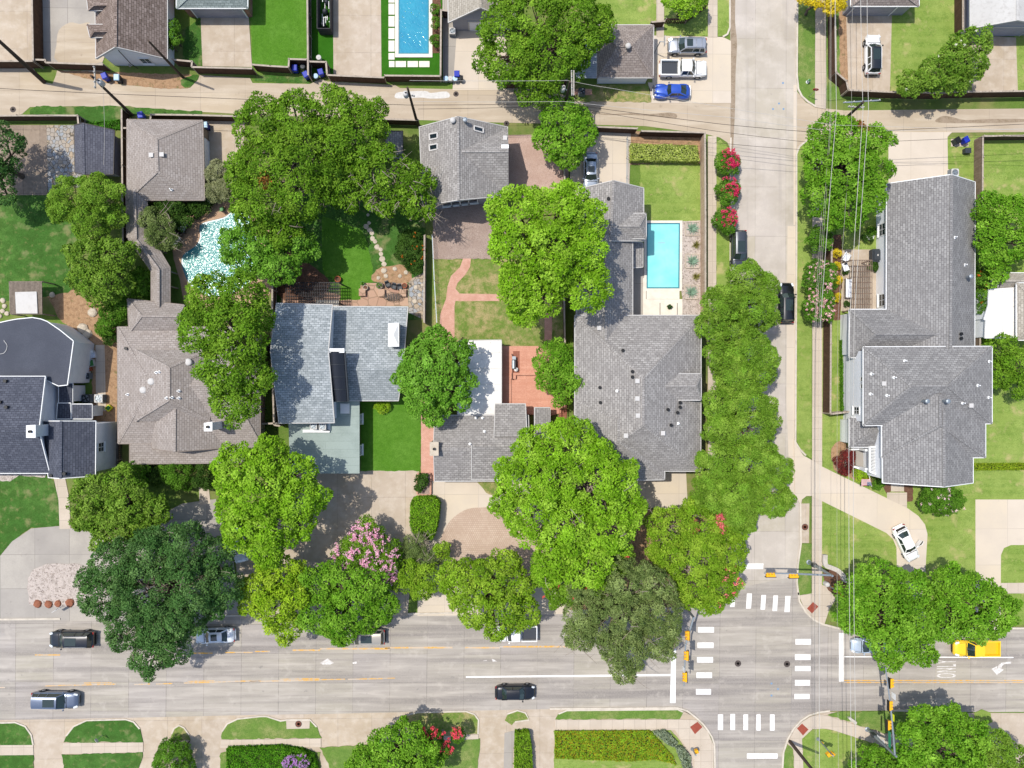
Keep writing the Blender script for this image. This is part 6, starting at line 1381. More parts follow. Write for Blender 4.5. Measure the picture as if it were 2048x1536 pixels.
        if kind != 'vintage': B('taillight', MB().box((X(xt) - .02, s * wt * .86 * Wd, zt - .12), (.12, .26, .16)), 'tail')
    # shut lines and wipers
    if kind in ('sedan', 'suv', 'pickup'):
        mb = MB(); x = wb + .05
        mb.bar((x, -bw * .92, bz + .035), (x, bw * .92, bz + .035), .07, .015)
        for s in (-1, 1): mb.bar((x, s * bw * .9, bz + .03), (X(S_['st'][-3][0]), s * S_['st'][-3][1] * .74 * Wd, S_['st'][-3][2] + .024), .022, .012)
        for s in (-.25, .35): mb.bar((wb - .02, s * bw, bz + .035), (wb - .22, s * bw + .42 * bw, bz + .16), .025, .015)
        B('hood_seam', mb, 'black', par=body)
        gx = X(S_['st'][-1][0]); B('grille', MB().box((gx - .02, 0, .52), (.08, S_['st'][-1][1] * 1.5 * Wd, .16)), 'black', par=body)
        B('bumper', MB().box((X(S_['st'][0][0]) - .03, 0, .5), (.14, 1.35 * Wd, .16)), 'black' if kind == 'suv' else pm, par=body)
    if kind == 'pickup':
        mb = MB(); xa, xb = X(-.66), X(-2.93); w_ = .97 * Wd; z0, z1 = .8, 1.2
        for s in (-1, 1): mb.box(((xa + xb) / 2, s * (w_ - .07), (z0 + z1) / 2 + .003), (abs(xa - xb), .14, z1 - z0))
        mb.box((xb + .05, 0, (z0 + z1) / 2), (.1, 2 * w_ - .28, z1 - z0 - .02)); mb.box((xa - .04, 0, (z0 + z1) / 2), (.08, 2 * w_ - .28, z1 - z0 - .02))
        bed = B('bed', mb, pm); fl = MB().box(((xa + xb) / 2, 0, .825), (abs(xa - xb) - .2, 2 * w_ - .3, .03))
        for q in range(7): fl.box(((xa + xb) / 2, (q - 3) * .22, .845), (abs(xa - xb) - .24, .06, .014))
        B('bed_liner', fl, paint(panels_bed(color), .1), par=bed)
    if kind == 'vintage':
        for x, l, w in ((1.38, .85, .34), (-1.35, .8, .3)):
            for s in (-1, 1):
                vs, fs = [], []; m1, m2 = 14, 9; cy = s * (.62 if x > 0 else .68)
                for i in range(m2 + 1):
                    th = math.pi * i / m2
                    for j in range(m1):
                        ph = 2 * math.pi * j / m1; zz = .5 + .42 * math.sin(th) * math.sin(ph)
                        vs.append((x + l * math.cos(th), cy + w * math.sin(th) * math.cos(ph), max(.3, zz)))
                for i in range(m2):
                    for j in range(m1): fs.append([i * m1 + j, i * m1 + (j + 1) % m1, (i + 1) * m1 + (j + 1) % m1, (i + 1) * m1 + j])
                f = B('fender', MB().add(vs, fs), pm, True)
                if x > 0: B('headlight', MB().tube([(2.02, s * .55, .72), (2.16, s * .55, .72), (2.2, s * .55, .72)], [.1, .13, .11], 12), 'head', par=f)
        for e, zz in ((2.38, .45), (-2.36, .45)): B('bumper', MB().tube([(e - (.12 if e > 0 else -.12), -.82, zz), (e, -.45, zz), (e, .45, zz), (e - (.12 if e > 0 else -.12), .82, zz)], .06, 8), 'rim')
        B('grille', MB().box((2.2, 0, .62), (.1, .36, .42)), 'rim', par=body); B('hood_ornament', MB().bar((.9, 0, 1.02), (2.15, 0, .86), .03, .02), 'rim', par=body)
    if opened:
        # tailgate lid up and front door swung out
        c, s = math.cos(.9), math.sin(.9)
        B('boot_lid', MB().add([(-1.75, -.68, 1.03), (-1.75, .68, 1.03), (-1.75 - .62 * c, .64, 1.03 + .62 * s), (-1.75 - .62 * c, -.64, 1.03 + .62 * s)], [[3, 2, 1, 0]]).add([(-1.78, -.68, .99), (-1.78, .68, .99), (-1.78 - .62 * c, .64, .99 + .62 * s), (-1.78 - .62 * c, -.64, .99 + .62 * s)], [[0, 1, 2, 3]]).bar((-1.75, -.66, 1.02), (-1.75 - .62 * c, -.62, 1.02 + .62 * s), .05, .08).bar((-1.75, .66, 1.02), (-1.75 - .62 * c, .62, 1.02 + .62 * s), .05, .08).bar((-1.75 - .62 * c, -.64, 1.01 + .62 * s), (-1.75 - .62 * c, .64, 1.01 + .62 * s), .05, .07), pm)
        B('boot_well', MB().box((-2.0, 0, 1.035), (.5, 1.25, .04)), 'interior')
        hx, hy = .95, .93; a = R(62); dx, dy = -math.cos(a), math.sin(a); e = 1.05
        d = MB(); q = lambda t, zz, o=0: (hx + dx * t * e + dy * o, hy + dy * t * e - dx * o, zz)
        d.add([q(0, .3), q(1, .3), q(1, .95), q(0, .95), q(0, .3, .09), q(1, .3, .09), q(1, .95, .09), q(0, .95, .09)], [[0, 1, 2, 3], [7, 6, 5, 4], [0, 4, 5, 1], [1, 5, 6, 2], [2, 6, 7, 3], [3, 7, 4, 0]])
        d.bar(q(.15, .95, .045), q(.5, 1.4, .0), .05, .05); d.bar(q(.5, 1.4, 0), q(.95, 1.38, 0), .05, .05); d.bar(q(.95, 1.38, 0), q(1, .95, .045), .05, .05)
        dr = B('door', d, pm); B('door_window', MB().add([q(.15, .95, .04), q(1, .95, .04), q(.95, 1.38, 0), q(.5, 1.4, 0)], [[0, 1, 2, 3]]), 'carglass', par=dr)
    return root
def panels_bed(c): return '3a3b3d' if c != 'e8c01c' else 'd9b21a'
vehicle('suv', 1376, 89, (-1, 0), 'a9adb3', 'silver crossover with roof rails, topmost of three on the pad by the garage', sun=1, rails=True, panels=(-.9, -1.6), metal=.6)
vehicle('pickup', 1369, 134, (1, 0), 'e4e3df', 'white pickup truck with an open dark bed between the silver and the blue car', metal=0)
vehicle('vintage', 1346, 180, (-1, 0), '2a50ae', 'royal blue vintage car with rounded fenders on the pad beside the alley')
vehicle('suv', 1749, 106, (0, -1), 'e2e2e0', 'white car with black roof parked on the driveway behind the alley fence', roofc='17191c', sun=2, L=4.95, metal=0)
vehicle('sedan', 1182, 343, (0, 1), 'a8b0b9', 'silver blue sedan half hidden under the alley tree in the rear driveway', sun=1, metal=.5)
vehicle('suv', 1480, 500, (0, 1), '43474d', 'dark grey wagon with black roof glass parked on the west side of the street', sun=2, L=5.0, metal=.4)
vehicle('suv', 1575, 605, (0, -1), '16181b', 'glossy black car parked against the east kerb under the elm', sun=2, L=5.0)
vehicle('sedan', 1815, 1088, (30, 62), 'e6e5e2', 'white sedan with open door and open boot on the curved driveway', opened=True, metal=0, L=4.7)
vehicle('suv', 140, 1281, (-1, -.01), '17191e', 'black SUV driving left on the road below the gravel island', sun=2, rails=True, L=5.4, Wd=1.05)
vehicle('sedan', 428, 1273, (-1, .03), 'd9dde2', 'white car coming out from under the dark green roadside tree', sun=1, metal=.1)
vehicle('suv', 728, 1276, (-1, 0), 'a39c90', 'tan beige SUV driving left half under the round roadside tree', sun=2, metal=.3, L=5.0)
vehicle('pickup', 1034, 1269, (-1, 0), 'e5e4e1', 'white pickup truck on the road under the yellow-green tree', metal=0, L=5.0)
vehicle('sedan', 1031, 1387, (1, 0), '15171c', 'black sedan driving right in the lane south of the white line', L=4.9)
vehicle('suv', 107, 1403, (1, .02), '6c7687', 'silver blue SUV driving right at the left end of the road', sun=2, L=5.6, metal=.6, Wd=1.05)
vehicle('sedan', 1742, 1293, (-1, 0), 'b9c6d4', 'pale blue car waiting at the stop line under the right-hand tree', metal=.4)
vehicle('pickup', 1957, 1299, (-1, 0), 'e8c01c', 'bright yellow pickup truck on the road at the right', metal=0, L=5.8)
vehicle('sedan', 474, 1088, (.25, 1), 'd5dbe2', 'white car parked under the bright tree on the shaded driveway', metal=.1, z=.065)
# ================================================================== FENCES, POLES, WIRES, SIGNALS
def fence(label, px, h=1.9, m='fence', cap='fencetop', gap=.0, name='fence', cat='fence', top=True, post=2.4, slat=.14, rails=True, zb=.0):
    """board fence along a pixel path given at the height of its top: boards, cap rail, every post"""
    pts = [P(u, v, h if top else 0) for u, v in px]; pts = [Vector((p.x, p.y, 0)) for p in pts]
    c = sum(pts, Vector()) / len(pts); root = empty(name, (c.x, c.y, zb), label, cat)
    bd, cp = MB(), MB(); np_ = 0
    for a, b in zip(pts[:-1], pts[1:]):
        d = b - a; L_ = d.length
        if L_ < .05: continue
        d.normalize(); s = Vector((-d.y, d.x, 0)); rz = math.atan2(d.y, d.x); n = max(1, int(L_ / (slat + gap)))
        for i in range(n):
            p = a + d * (L_ * (i + .5) / n); hh = h - .05 - .02 * ((i * 7) % 3)
            bd.box((p.x, p.y, zb + .05 + (hh - .05) / 2), (L_ / n - gap - .008, .025, hh - .05), rz)
        if cap: cp.bar(a + Vector((0, 0, h - .01)), b + Vector((0, 0, h - .01)), .2, .06)
        if rails:
            for zz in (.35, h * .75): cp.bar(a + s * .05 + Vector((0, 0, zz)), b + s * .05 + Vector((0, 0, zz)), .05, .09)
    bd.build('boards', MT[m], root); cp.build('rails', MT[cap or m], root)
    for a, b in zip(pts[:-1], pts[1:]):
        L_ = (b - a).length; k = max(1, int(L_ / post))
        d = (b - a).normalized(); s = Vector((-d.y, d.x, 0))
        for i in range(k + 1):
            if np_ > 60: break
            q = a.lerp(b, i / k) + s * .07; MB().box((q.x, q.y, zb + h / 2 + .03), (.1, .1, h + .06)).build('post', MT['fencetop'], root); np_ += 1
    return root
F = fence
F('dark board fence along the alley below the far left concrete pad', [(-200, 122), (66, 122), (61, -150)], 2.1)
F('board fence with a jog behind the tan courtyard beside the leaning pole', [(68, 119), (90, 120), (91, 125), (206, 129)], 1.9)
F('fence with notched corner along the shaded driveway of the grey-green garage', [(344, 119), (384, 123), (383, 134), (504, 137)], 1.9)
F('alley fence at the lower end of the lush lawn with a bin niche', [(504, 129), (540, 132), (577, 134), (578, 118), (613, 119)], 1.9)
F('long double fence between the lush lawn and the turf strip', [(613, -150), (616, 150)], 1.9)
F('alley fence enclosing the turf and the wide concrete drive', [(619, 123), (652, 124), (654, 150), (768, 155)], 1.9)
F('alley fence below the rectangular pool yard', [(769, 151), (881, 152), (882, 19)], 1.9)
F('small fence behind the blurred tree at the left side of the alley', [(-60, 232), (34, 231), (155, 231), (157, 250)], 1.8)
F('tall fence running between the shed and the brown garage', [(243, 218), (244, 330), (246, 495)], 2.0, rails=False)
F('fence stub with side panel at the alley in front of the brown garage', [(244, 256), (254, 256)], 1.9); F('fence between the garage and the tree along the alley with blue bins', [(300, 242), (302, 229), (386, 230), (500, 233)], 1.9)
F('dark fence behind the low shed and the tall back garden tree', [(740, 237), (836, 240)], 1.9)
F('fence along the alley above the rear driveway with the silver sedan', [(1140, 252), (1183, 253), (1275, 257)], 1.9)
F('dark fence behind the rectangular hedge by the alley', [(1283, 262), (1410, 265)], 1.9)
F('weathered board fence between the pool yard and the sidewalk', [(1410, 266), (1411, 420), (1411, 632)], 2.2, m='fence3')
F('dark fence left of the silver sedan', [(1128, 330), (1130, 380), (1131, 395)], 1.8)
F('dark fence with open side towards the wire fence in the middle back gardens', [(849, 470), (848, 645)], 1.8, cap='fencetop')
F('narrow fence between the red deck garden and the long grey roof', [(1128, 590), (1130, 690)], 1.8)
F('fence in the deep shade between the big tree and the blue-grey roof', [(545, 540), (543, 700), (548, 850), (560, 852)], 1.8, m='fence')
F('dark plank fence along the sidewalk beside the two-storey house', [(1664, 455), (1662, 640), (1661, 828), (1698, 824)], 2.2, m='fence', zb=.08)
F('fence with a cut corner around the white car driveway by the alley', [(1668, -150), (1672, 144), (1693, 162), (1697, 180), (1785, 184), (1900, 186)], 2.1, zb=.08)
F('fence along the alley at the top right below the magnolia', [(1896, 184), (2200, 180)], 2.1, zb=.08)
F('diagonally boarded fence strip between the lawn and the pale roofed house', [(1926, -150), (1926, 60)], 1.8, m='fence', zb=.08)
F('dark fence along the alley at the right edge above the lawn', [(1968, 272), (2200, 270)], 1.8, zb=.08)
F('slatted fence strip along the right side of the big grey gable', [(1966, 272), (1965, 440)], 1.8, m='fence2', zb=.08)
F('slatted fence strip below the flowering vine by the white roof', [(1962, 640), (1960, 692)], 1.8, m='fence2', zb=.08)
F('brown fence behind the leaf shadow left of the double crossarm pole', [(1010, 165), (1135, 160)], 1.9)
F('dark fence at the top beside the walk and the slatted bench', [(1303, 44), (1330, 42)], 1.6); F('diagonal picket fence below the bright little tree at the top', [(1333, 38), (1374, 39), (1416, 8)], 1.2, gap=.1, slat=.12, cap='fence')
F('fence beside the deep shaded strip at the brown house wall', [(236, 800), (233, 960)], 1.2, gap=.2, slat=.06, cap='darktrim', m='darktrim'); F('fence between the brown house and the green flat roof', [(520, 848), (560, 846)], 1.8)
F('white-topped gate wall beside the small garage at the top', [(884, 20), (897, 22)], 1.9)
def wirefence(label, px, h, u=None):
    pts = [P(a, b, h) for a, b in px]; c = sum(pts, Vector()) / len(pts); root = empty('wire_fence', (c.x, c.y, 0), label, 'wire fence'); w = MB()
    for a, b in zip(pts[:-1], pts[1:]):
        L_ = (b - a).length; n = max(1, int(L_ / .3))
        for zz in (0, -.4, -.8): w.bar(a + Vector((0, 0, zz)), b + Vector((0, 0, zz)), .03, .03)
        for i in range(n + 1): q = a.lerp(b, i / n); w.bar(q, q - Vector((0, 0, h - .05)), .012, .012)
        for i in range(max(1, int(L_ / 2.2)) + 1): q = a.lerp(b, i / max(1, int(L_ / 2.2))); MB().tube([Vector((q.x, q.y, 0)), q + Vector((0, 0, .05))], .035, 6).build('post', MT['steel'], root)
    w.build('wire_mesh', MT['steel'], root)
wirefence('thin wire fence beside the gravel yard and the dry lawn', [(864, 470), (868, 560), (873, 645)], 1.3); wirefence('wire fence along the rear driveway beside the pool lawn', [(1256, 272), (1255, 390)], 1.2)
# ---- poles
def pole(label, base, top, h, r=.17, arms=(), trafo=None):
    b = P(*base, 0); t = P(*top, h); root = empty('utility_pole', (b.x, b.y, 0), label, 'utility pole')
    t = Vector((b.x + max(-.8, min(.8, t.x - b.x)), b.y + max(-.8, min(.8, t.y - b.y)), h))
    MB().tube([b - Vector((0, 0, .2)), b.lerp(t, .5), t], [r * 1.15, r, r * .75], 10).build('shaft', MT['pole'], root)
    at = lambda z: b.lerp(t, z / h)
    for z, du, dv, m in arms:
        d = Vector((du, -dv, 0)).normalized(); l = math.hypot(du, dv) / 2; q = at(z) + Vector((-d.y, d.x, 0)) * (r + .04)
        a = MB().bar(q - d * l, q + d * l, .13, .14).build('crossarm', MT[m], root); ins = MB()
        for s in (-.92, -.45, .45, .92): ins = MB().lathe(q + d * (l * s) + Vector((0, 0, .07)), [(.05, 0), (.08, .06), (.05, .1), (.08, .15), (.03, .22)], 8); ins.build('insulator', MT['offwhite'], a)
    if trafo:
        z, dx, dy = trafo; q = at(z) + Vector((dx, dy, 0)); tr = MB().lathe(q, [(.25, -.5), (.3, -.45), (.3, .35), (.2, .45)], 14).build('transformer', MT['offwhite'], root, True)
        MB().lathe(q + Vector((0, 0, .45)), [(.05, 0), (.07, .1), (.05, .2), (.02, .28)], 8).lathe(q + Vector((.14, 0, .42)), [(.05, 0), (.06, .1), (.04, .2), (.02, .24)], 8).build('bushing', MT['greybin'], tr)
        MB().bar(at(z), q, .08, .1).build('bracket', MT['steel'], root)
    return root, t
pole('dark leaning pole without arms at the upper left beside the courtyard fence', (88, 164), (5, 74), 9.6, .24)
pole('pole with a short crossarm and pale transformer reaching over the alley from the brown garage', (264, 230), (182, 148), 9.6, .17, [(9.2, .1, 2.4, 'crossarm')], (8.4, .45, -.15))
pole('slim pole with a transformer standing by the grey garage at the alley', (836, 252), (815, 158), 9.8, .16, [(7.6, 1.0, .2, 'crossarm')], (8.2, -.4, 0))
p4, t4 = pole('pole with two long parallel crossarms and a white transformer above the alley tree', (1124, 240), (1140, 156), 9.6, .18, [(9.3, .05, 2.8, 'crossarm')], (7.6, -.6, .2))
q = p4.location; MB().bar(Vector((t4.x + .45, t4.y - 1.4, 9.3)), Vector((t4.x + .45, t4.y + 1.4, 9.3)), .13, .14).build('crossarm', MT['crossarm'], p4)
pole('pole with grey-blue crossarm at the east end of the alley under the power lines', (1652, 272), (1727, 204), 10.6, .18, [(10.2, 4.2, -.3, 'steel'), (8.6, 1.8, .1, 'crossarm')])
pole('brown pole at the lower right sidewalk corner leaning out of the picture', (1579, 1482), (1649, 1570), 10.4, .19)
pole('guyed pole rising over the gable roof beside the alley', (366, 155), (297, 82), 9.2, .15)
# ---- wires
wc = [0]
def wire(label, pts, r=.022, m='wire', sag=.35, group='power lines'):
    P0 = [P(u, v, z) for u, v, z in pts]; out = []
    for a, b in zip(P0[:-1], P0[1:]):
        for i in range(12): t = i / 12; q = a.lerp(b, t); q.z -= sag * 4 * t * (1 - t); out.append(q)
    out.append(P0[-1]); o = MB().tube(out, r, 5, False).build('power_line', MT[m]); origin(o)
    tag(o, label, 'power line', group); return o
lv = 'one of the pale power lines running down the picture over the right-hand sidewalk'
for u0, u1, u2, z in [(1671, 1673, 1642, 10.4), (1721, 1726, 1700, 10.4), (1735, 1737, 1709, 10.4)]:
    wire(lv, [(u0 - 1, -120, z), (u1, 222, z), (u2 + (u2 - u1) * .02, 640, z - .4), (u2 - 2, 1100, z - .5), (u2 + (6 if u2 > 1690 else -3), 1700, z)], .027, sag=.1, group='thick pale power lines')
lt = 'one of the thin wires running down the picture beside the thick pale power lines'
for a, b, c, z in [(1662, 1660, 1633, 8.4), (1664, 1662, 1638, 8.2), (1648, 1655, 1630, 7.4), (1707, 1703, 1676, 9.2)]:
    wire(lt, [(a, -120, z), (b, 250, z), (c, 640, z - .4), (c - 2, 1100, z - .4), (c + 3, 1700, z)], .014, sag=.1, m='crossarm', group='thin wires over the right-hand sidewalk')
la = 'one of the wires crossing the picture along the alley'
for pts, r, m in [([(-100, 171, 7.5), (205, 187, 7.6), (815, 210, 7.4), (1130, 207, 7.4), (1440, 248, 7.2), (1650, 266, 7.4), (2150, 243, 7.4)], .026, 'wiredark'),
                  ([(819, 161, 9.6), (1137, 161, 9.4), (1220, 176, 9), (1668, 250, 8.8), (2150, 262, 8.6)], .018, 'wire'),
                  ([(830, 203, 7.4), (1130, 203, 7.6), (1460, 235, 7.6), (1664, 262, 7.8), (2150, 256, 8)], .02, 'wire'),
                  ([(836, 218, 6.4), (1130, 212, 6.4), (1430, 262, 6.2), (1650, 288, 6.4), (2150, 266, 6.4)], .022, 'wiredark')]: wire(la, pts, r, m, .12, 'wires along the alley')
wire('dark wire crossing the side street in front of the crimson myrtles', [(1430, 285, 6), (1660, 302, 6), (1770, 300, 5)], .022, 'wiredark', .3, None)
wire('thin service wire hanging from the transformer pole over the shed roof', [(205, 170, 8), (207, 330, 4)], .018, 'wire', .3, None)
# ---- traffic signals
def signal_head(root, c, along, face, name='signal_head', n=3, s=1.0):
    """three-lens head; long axis along, lenses looking along face"""
    a, f = Vector(along).normalized(), Vector(face).normalized(); up = Vector((0, 0, 1)); hd = MB(); L_ = .36 * n * s
    hd.bar(c - a * L_ / 2, c + a * L_ / 2, .26 * s if abs(f.z) < .5 else .3, .36 * s)
    o = hd.build(name, MT['sigyellow'], root); bp = MB()
    bp.bar(c - f * .16 - a * (L_ / 2 + .1), c - f * .16 + a * (L_ / 2 + .1), .03, .55 * s); bp.build('backplate', MT['black'], o)
    for k in range(n):
        q = c + a * ((k - (n - 1) / 2) * .36 * s)
        MB().tube([q + f * .1, q + f * .34], [.15 * s, .16 * s], 12).build('visor', MT['sigyellow'], o)
        MB().tube([q + f * .1, q + f * .15], [.13 * s, .12 * s], 12).build('lens', MT['black'], o)
def mast(label, base, z, armpts, heads, face, along, signs=()):
    b = P(*base, 0); root = empty('traffic_signal', (b.x, b.y, 0), label, 'traffic signal')
    MB().tube([b, b + Vector((0, 0, z + .3))], [.19, .13], 12).lathe(b, [(.32, 0), (.32, .12), (.2, .2)], 12).build('pole', MT['steel'], root)
    A = [Vector((b.x, b.y, z))] + [P(u, v, z) for u, v in armpts]; MB().tube(A, [.13] + [.1] * (len(A) - 2) + [.06], 10).build('mast_arm', MT['steel'], root)
    for u, v in heads: signal_head(root, P(u, v, z), along, face)
    for u, v, w, hh, m, nm in signs:
        c = P(u, v, z - .05); s = MB(); f = Vector(face); al = Vector(along)
        s.bar(c - al * w / 2 + f * .12, c + al * w / 2 + f * .12, .03, hh); s.build(nm, MT[m], root)
    return root, b
mast('mast arm with three yellow signals reaching over the stop line from the corner myrtle', (1360, 1202), 6.2, [(1371, 1290), (1368, 1372)], [(1376, 1271), (1374, 1311), (1371, 1354)], (-1, 0, 0), (0, 1, 0), [(1369, 1338, .6, .7, 'white', 'lane_sign')])
m2, b2 = mast('mast arm with two yellow signals over the top crosswalk', (1617, 1124), 6.2, [(1580, 1147), (1528, 1146)], [(1541, 1151), (1587, 1153)], (0, 1, 0), (1, 0, 0))
m3, b3 = mast('long mast arm with three yellow signals, a green sign and a lime sign', (1734, 1458), 6.4, [(1782, 1420), (1771, 1334)], [(1781, 1366), (1779, 1411), (1776, 1450)], (1, 0, 0), (0, 1, 0), [(1785, 1392, .7, .8, 'white', 'lane_sign'), (1783, 1434, .8, .7, 'signlime', 'warning_sign'), (1777, 1479, 1.9, .5, 'signgreen', 'street_sign')])
for z_ in (2.4, 3.4): MB().bar(Vector((b3.x + .2, b3.y - .3, z_)), Vector((b3.x + .2, b3.y + .3, z_)), .03, .7).build('pole_sign', MT['white'], m3)
for rt, b in ((m2, b2), (m3, b3)):
    MB().box((b.x, b.y, 1.6), (.5, .4, .8)).build('control_box', MT['greybin'], rt)
# lettering strokes of the green street sign: white pale border and unreadable name left blank
def ped_signal(label, base, top, h, side):
    b = P(*base, 0); root = empty('pedestrian_signal', (b.x, b.y, .1), label, 'pedestrian signal')
    MB().tube([b, b + Vector((0, 0, h))], [.08, .065], 10).lathe(b, [(.24, 0), (.22, .2), (.12, .4)], 12).build('pole', MT['steel'], root)
    MB().lathe(b + Vector((0, 0, h)), [(.1, 0), (.1, .06), (.04, .1)], 10).build('pole_cap', MT['steel'], root)
    for k, s in enumerate(side): 
        d = Vector(s).normalized(); c = b + d * .32 + Vector((0, 0, h - .75 + .02 * k)); hd = MB().box(c, (.42, .42, .46), math.atan2(d.y, d.x)).build('signal_head', MT['sigyellow'], root)
        MB().box(c + d * .22, (.06, .36, .4), math.atan2(d.y, d.x)).build('display', MT['black'], hd)
    MB().box(b + Vector((.14, 0, 1.1)), (.12, .14, .3)).build('push_button', MT['sigyellow'], root)
ped_signal('pedestrian signal pole with a yellow head on the lawn beside the lower right sidewalk', (1635, 1477), (1666, 1514), 4.2, [(1, -.6, 0), (-.9, -.7, 0)])
ped_signal('pedestrian signal pole with yellow head at the planting bed by the upper right corner', (1654, 1169), (1690, 1195), 4.2, [(.7, -.8, 0), (-.8, .5, 0)])
ped_signal('small signal post at the blue-grey shrubs of the lower left corner', (1384, 1497), (1390, 1500), 1.6, [(1, .3, 0)])
# signs
def post_sign(label, base, h, w, hh, m, rz, cat='sign', text=None, shape='rect', z=.1):
    b = P(*base, z); root = empty('street_sign', (b.x, b.y, z), label, cat, None, rz)
    MB().tube([(0, 0, -.05), (0, 0, h)], .03, 8).build('post', MT['steel'], root, local=True)
    s = MB()
    if shape == 'oct': s.tube([(.04, 0, h - hh / 2), (.06, 0, h - hh / 2)], hh / 2, 8)
    else: s.box((.05, 0, h - hh / 2), (.025, w, hh))
    s.build('sign_face', MT[m], root, local=True); return root
MT['stopred'] = mat('stop_sign_red', 'a81c1c', rough=.5); MT['signblue'] = mat('sign_blue', '22509c', rough=.5)
post_sign('stop sign on a thin post in the verge by the alley mouth', (1617, 193), 2.4, .75, .75, 'stopred', R(80), 'stop sign', shape='oct')
post_sign('small pale sign plate on a thin post in the lower left verge', (205, 1470), 1.6, .5, .4, 'offwhite', R(40))
r_ = post_sign('blue and white yard sign leaning on the gravel island by the road', (126, 1212), 1.5, 1.2, .8, 'white', R(-60), 'yard sign')
for k, (y, zz, w_) in enumerate([(-.3, 1.2, .3), (.1, 1.25, .34), (.35, 1.0, .26), (-.1, .95, .4)]): MB().box((.066, y, zz), (.006, w_, .12)).build('lettering', MT['signblue'], r_, local=True)
# ================================================================== POOLS, TERRACES AND SMALL THINGS
def pool(label, px, water, cw=.35, smooth=0, coping='coping', z=.13):
    q = smoothpoly(px, smooth) if smooth else px
    pts = [P(u, v, z) for u, v in q]; c = sum(pts, Vector()) / len(pts); root = empty('swimming_pool', (c.x, c.y, 0), label, 'swimming pool')
    xy = [(p.x, p.y) for p in pts]; out = inset_poly(xy, -cw); n = len(xy); mb = MB()
    for i in range(n):
        j = (i + 1) % n; mb.prism([xy[i], xy[j], out[j], out[i]], -.1, z + .05)
    mb.build('coping', MT[coping], root)
    MB().prism(xy, -.2, z - .02).build('basin', MT['pooltile'], root)
    MB().prism(xy, z - .012, z).build('water', water, root); inn = inset_poly(xy, .16); mb = MB()
    for i in range(n): j = (i + 1) % n; mb.prism([xy[i], xy[j], inn[j], inn[i]], z - .004, z + .006)
    mb.build('tile_line', MT['pooltile2'], root); return root
MT['pooltile2'] = mat('waterline_tile', '3b7f8c', [(7, '2d6673', .6, .45, .6)], rough=.3)
MT['pooltile'] = mat('pale_pool_plaster', '8fb9c0', rough=.8)
w1 = water_mat('sparkling_teal_water', '4f8c86', 3.4, .75, .15, '3a7f80')
w2 = water_mat('blue_rippled_water', '2c7f9e', 2.4, .6, .08, '3b94ab')
w3 = water_mat('still_turquoise_water', '92d8d4', 2.0, .06, .03, '74ccc9')
pool('kidney shaped pool full of glittering ripples under the trees', [(467, 422), (447, 435), (406, 446), (399, 458), (400, 474), (391, 492), (369, 507), (363, 522), (368, 545), (383, 572), (420, 592), (470, 585), (508, 552), (518, 500), (505, 450), (492, 425)], w1, .25, 4, 'pooldeck')
pool('blue rectangular pool with cream coping at the top edge', [(797, -120), (858, -120), (858, 108), (797, 108)], w2, .42)
pE = pool('long turquoise pool beside the big grey house', [(1293, 446), (1360, 446), (1359, 577), (1293, 577)], w3, .3)
E = lambda nm, px, m, z, z0=.0: MB().prism([P(u, v, z) for u, v in px], z0, z).build(nm, MT[m], pE)
E('shelf', [(1293.2, 577.5), (1359, 577.5), (1359, 598), (1293.2, 598)], 'coping', .165); E('terrace', [(1286, 556), (1292, 556), (1292, 598.3), (1365, 598.3), (1365, 632), (1286, 632)], 'coping', .2); E('drain', [(1316, 484), (1330, 484), (1330, 487), (1316, 487)], 'pooltile', .134)
for u in (1319.5, 1354): E('step_edge', [(u, 606), (u + 1.2, 606), (u + 1.2, 631), (u, 631)], 'darktrim', .21)
q = P(1338, 614, .2); o = empty('potted_plant', (q.x, q.y, .2), 'small dark potted plant on the cream terrace at the end of the turquoise pool', 'potted plant')
MB().lathe((q.x, q.y, .2), [(.2, 0), (.28, .3), (.24, .32), (.2, .26)], 12).build('pot', MT['greybin'], o)
rng = np.random.default_rng(5); d = unit(rng.normal(size=(50, 3)) + [0, 0, .8]); leaf_mesh('foliage', leaves(rng, np.array([q.x, q.y, .55]) + d * .3, d, .22, .09), palette(rng, KIND['dkshrub']['pal'], 50), o)
# paving slabs round the blue pool
sl = 'cream square paving slab in the turf beside the blue rectangular pool'
for v0, v1 in [(-8, 5), (7, 29), (32, 53), (56, 78), (81, 103), (106, 119)]: tag(origin(MB().prism([P(u, v, .1) for u, v in [(777, v0), (789, v0), (789, v1), (777, v1)]], .0, .09).build('paving_slab', MT['coping'])), sl, 'paving slab', 'paving slabs round the blue pool')
for u0, u1 in [(778, 789), (791, 812), (815, 836), (838, 859)]: tag(origin(MB().prism([P(u, v, .1) for u, v in [(u0, 122), (u1, 122), (u1, 134), (u0, 134)]], .0, .09).build('paving_slab', MT['coping'])), sl, 'paving slab', 'paving slabs round the blue pool')
# bare planting strip under the round bushes
G('planting_bed', [(863, -120), (881, -120), (881, 106), (864, 106)], 'mulch', .075)
def stone(u, v, r, m, label, cat, group, name, flat=.35, z=.05, seed=0):
    rng = np.random.default_rng(int(u * 31 + v * 17)); c = P(u, v, z); mb = MB(); n = 9; rings = []
    for k, (s, h) in enumerate([(1, 0), (1.02, .45), (.8, .85), (.35, 1)]): rings.append([(c.x + r * s * rng.uniform(.85, 1.12) * math.cos(6.283 * i / n), c.y + r * s * rng.uniform(.85, 1.12) * math.sin(6.283 * i / n), z + r * flat * h) for i in range(n)])
    vs = [p for rg in rings for p in rg]
    mb.add(vs, [[k * n + i, k * n + (i + 1) % n, (k + 1) * n + (i + 1) % n, (k + 1) * n + i] for k in range(3) for i in range(n)] + [[3 * n + i for i in range(n)], list(range(n))[::-1]])
    return tag(origin(mb.build(name, MT[m], smooth=False)), label, cat, group)
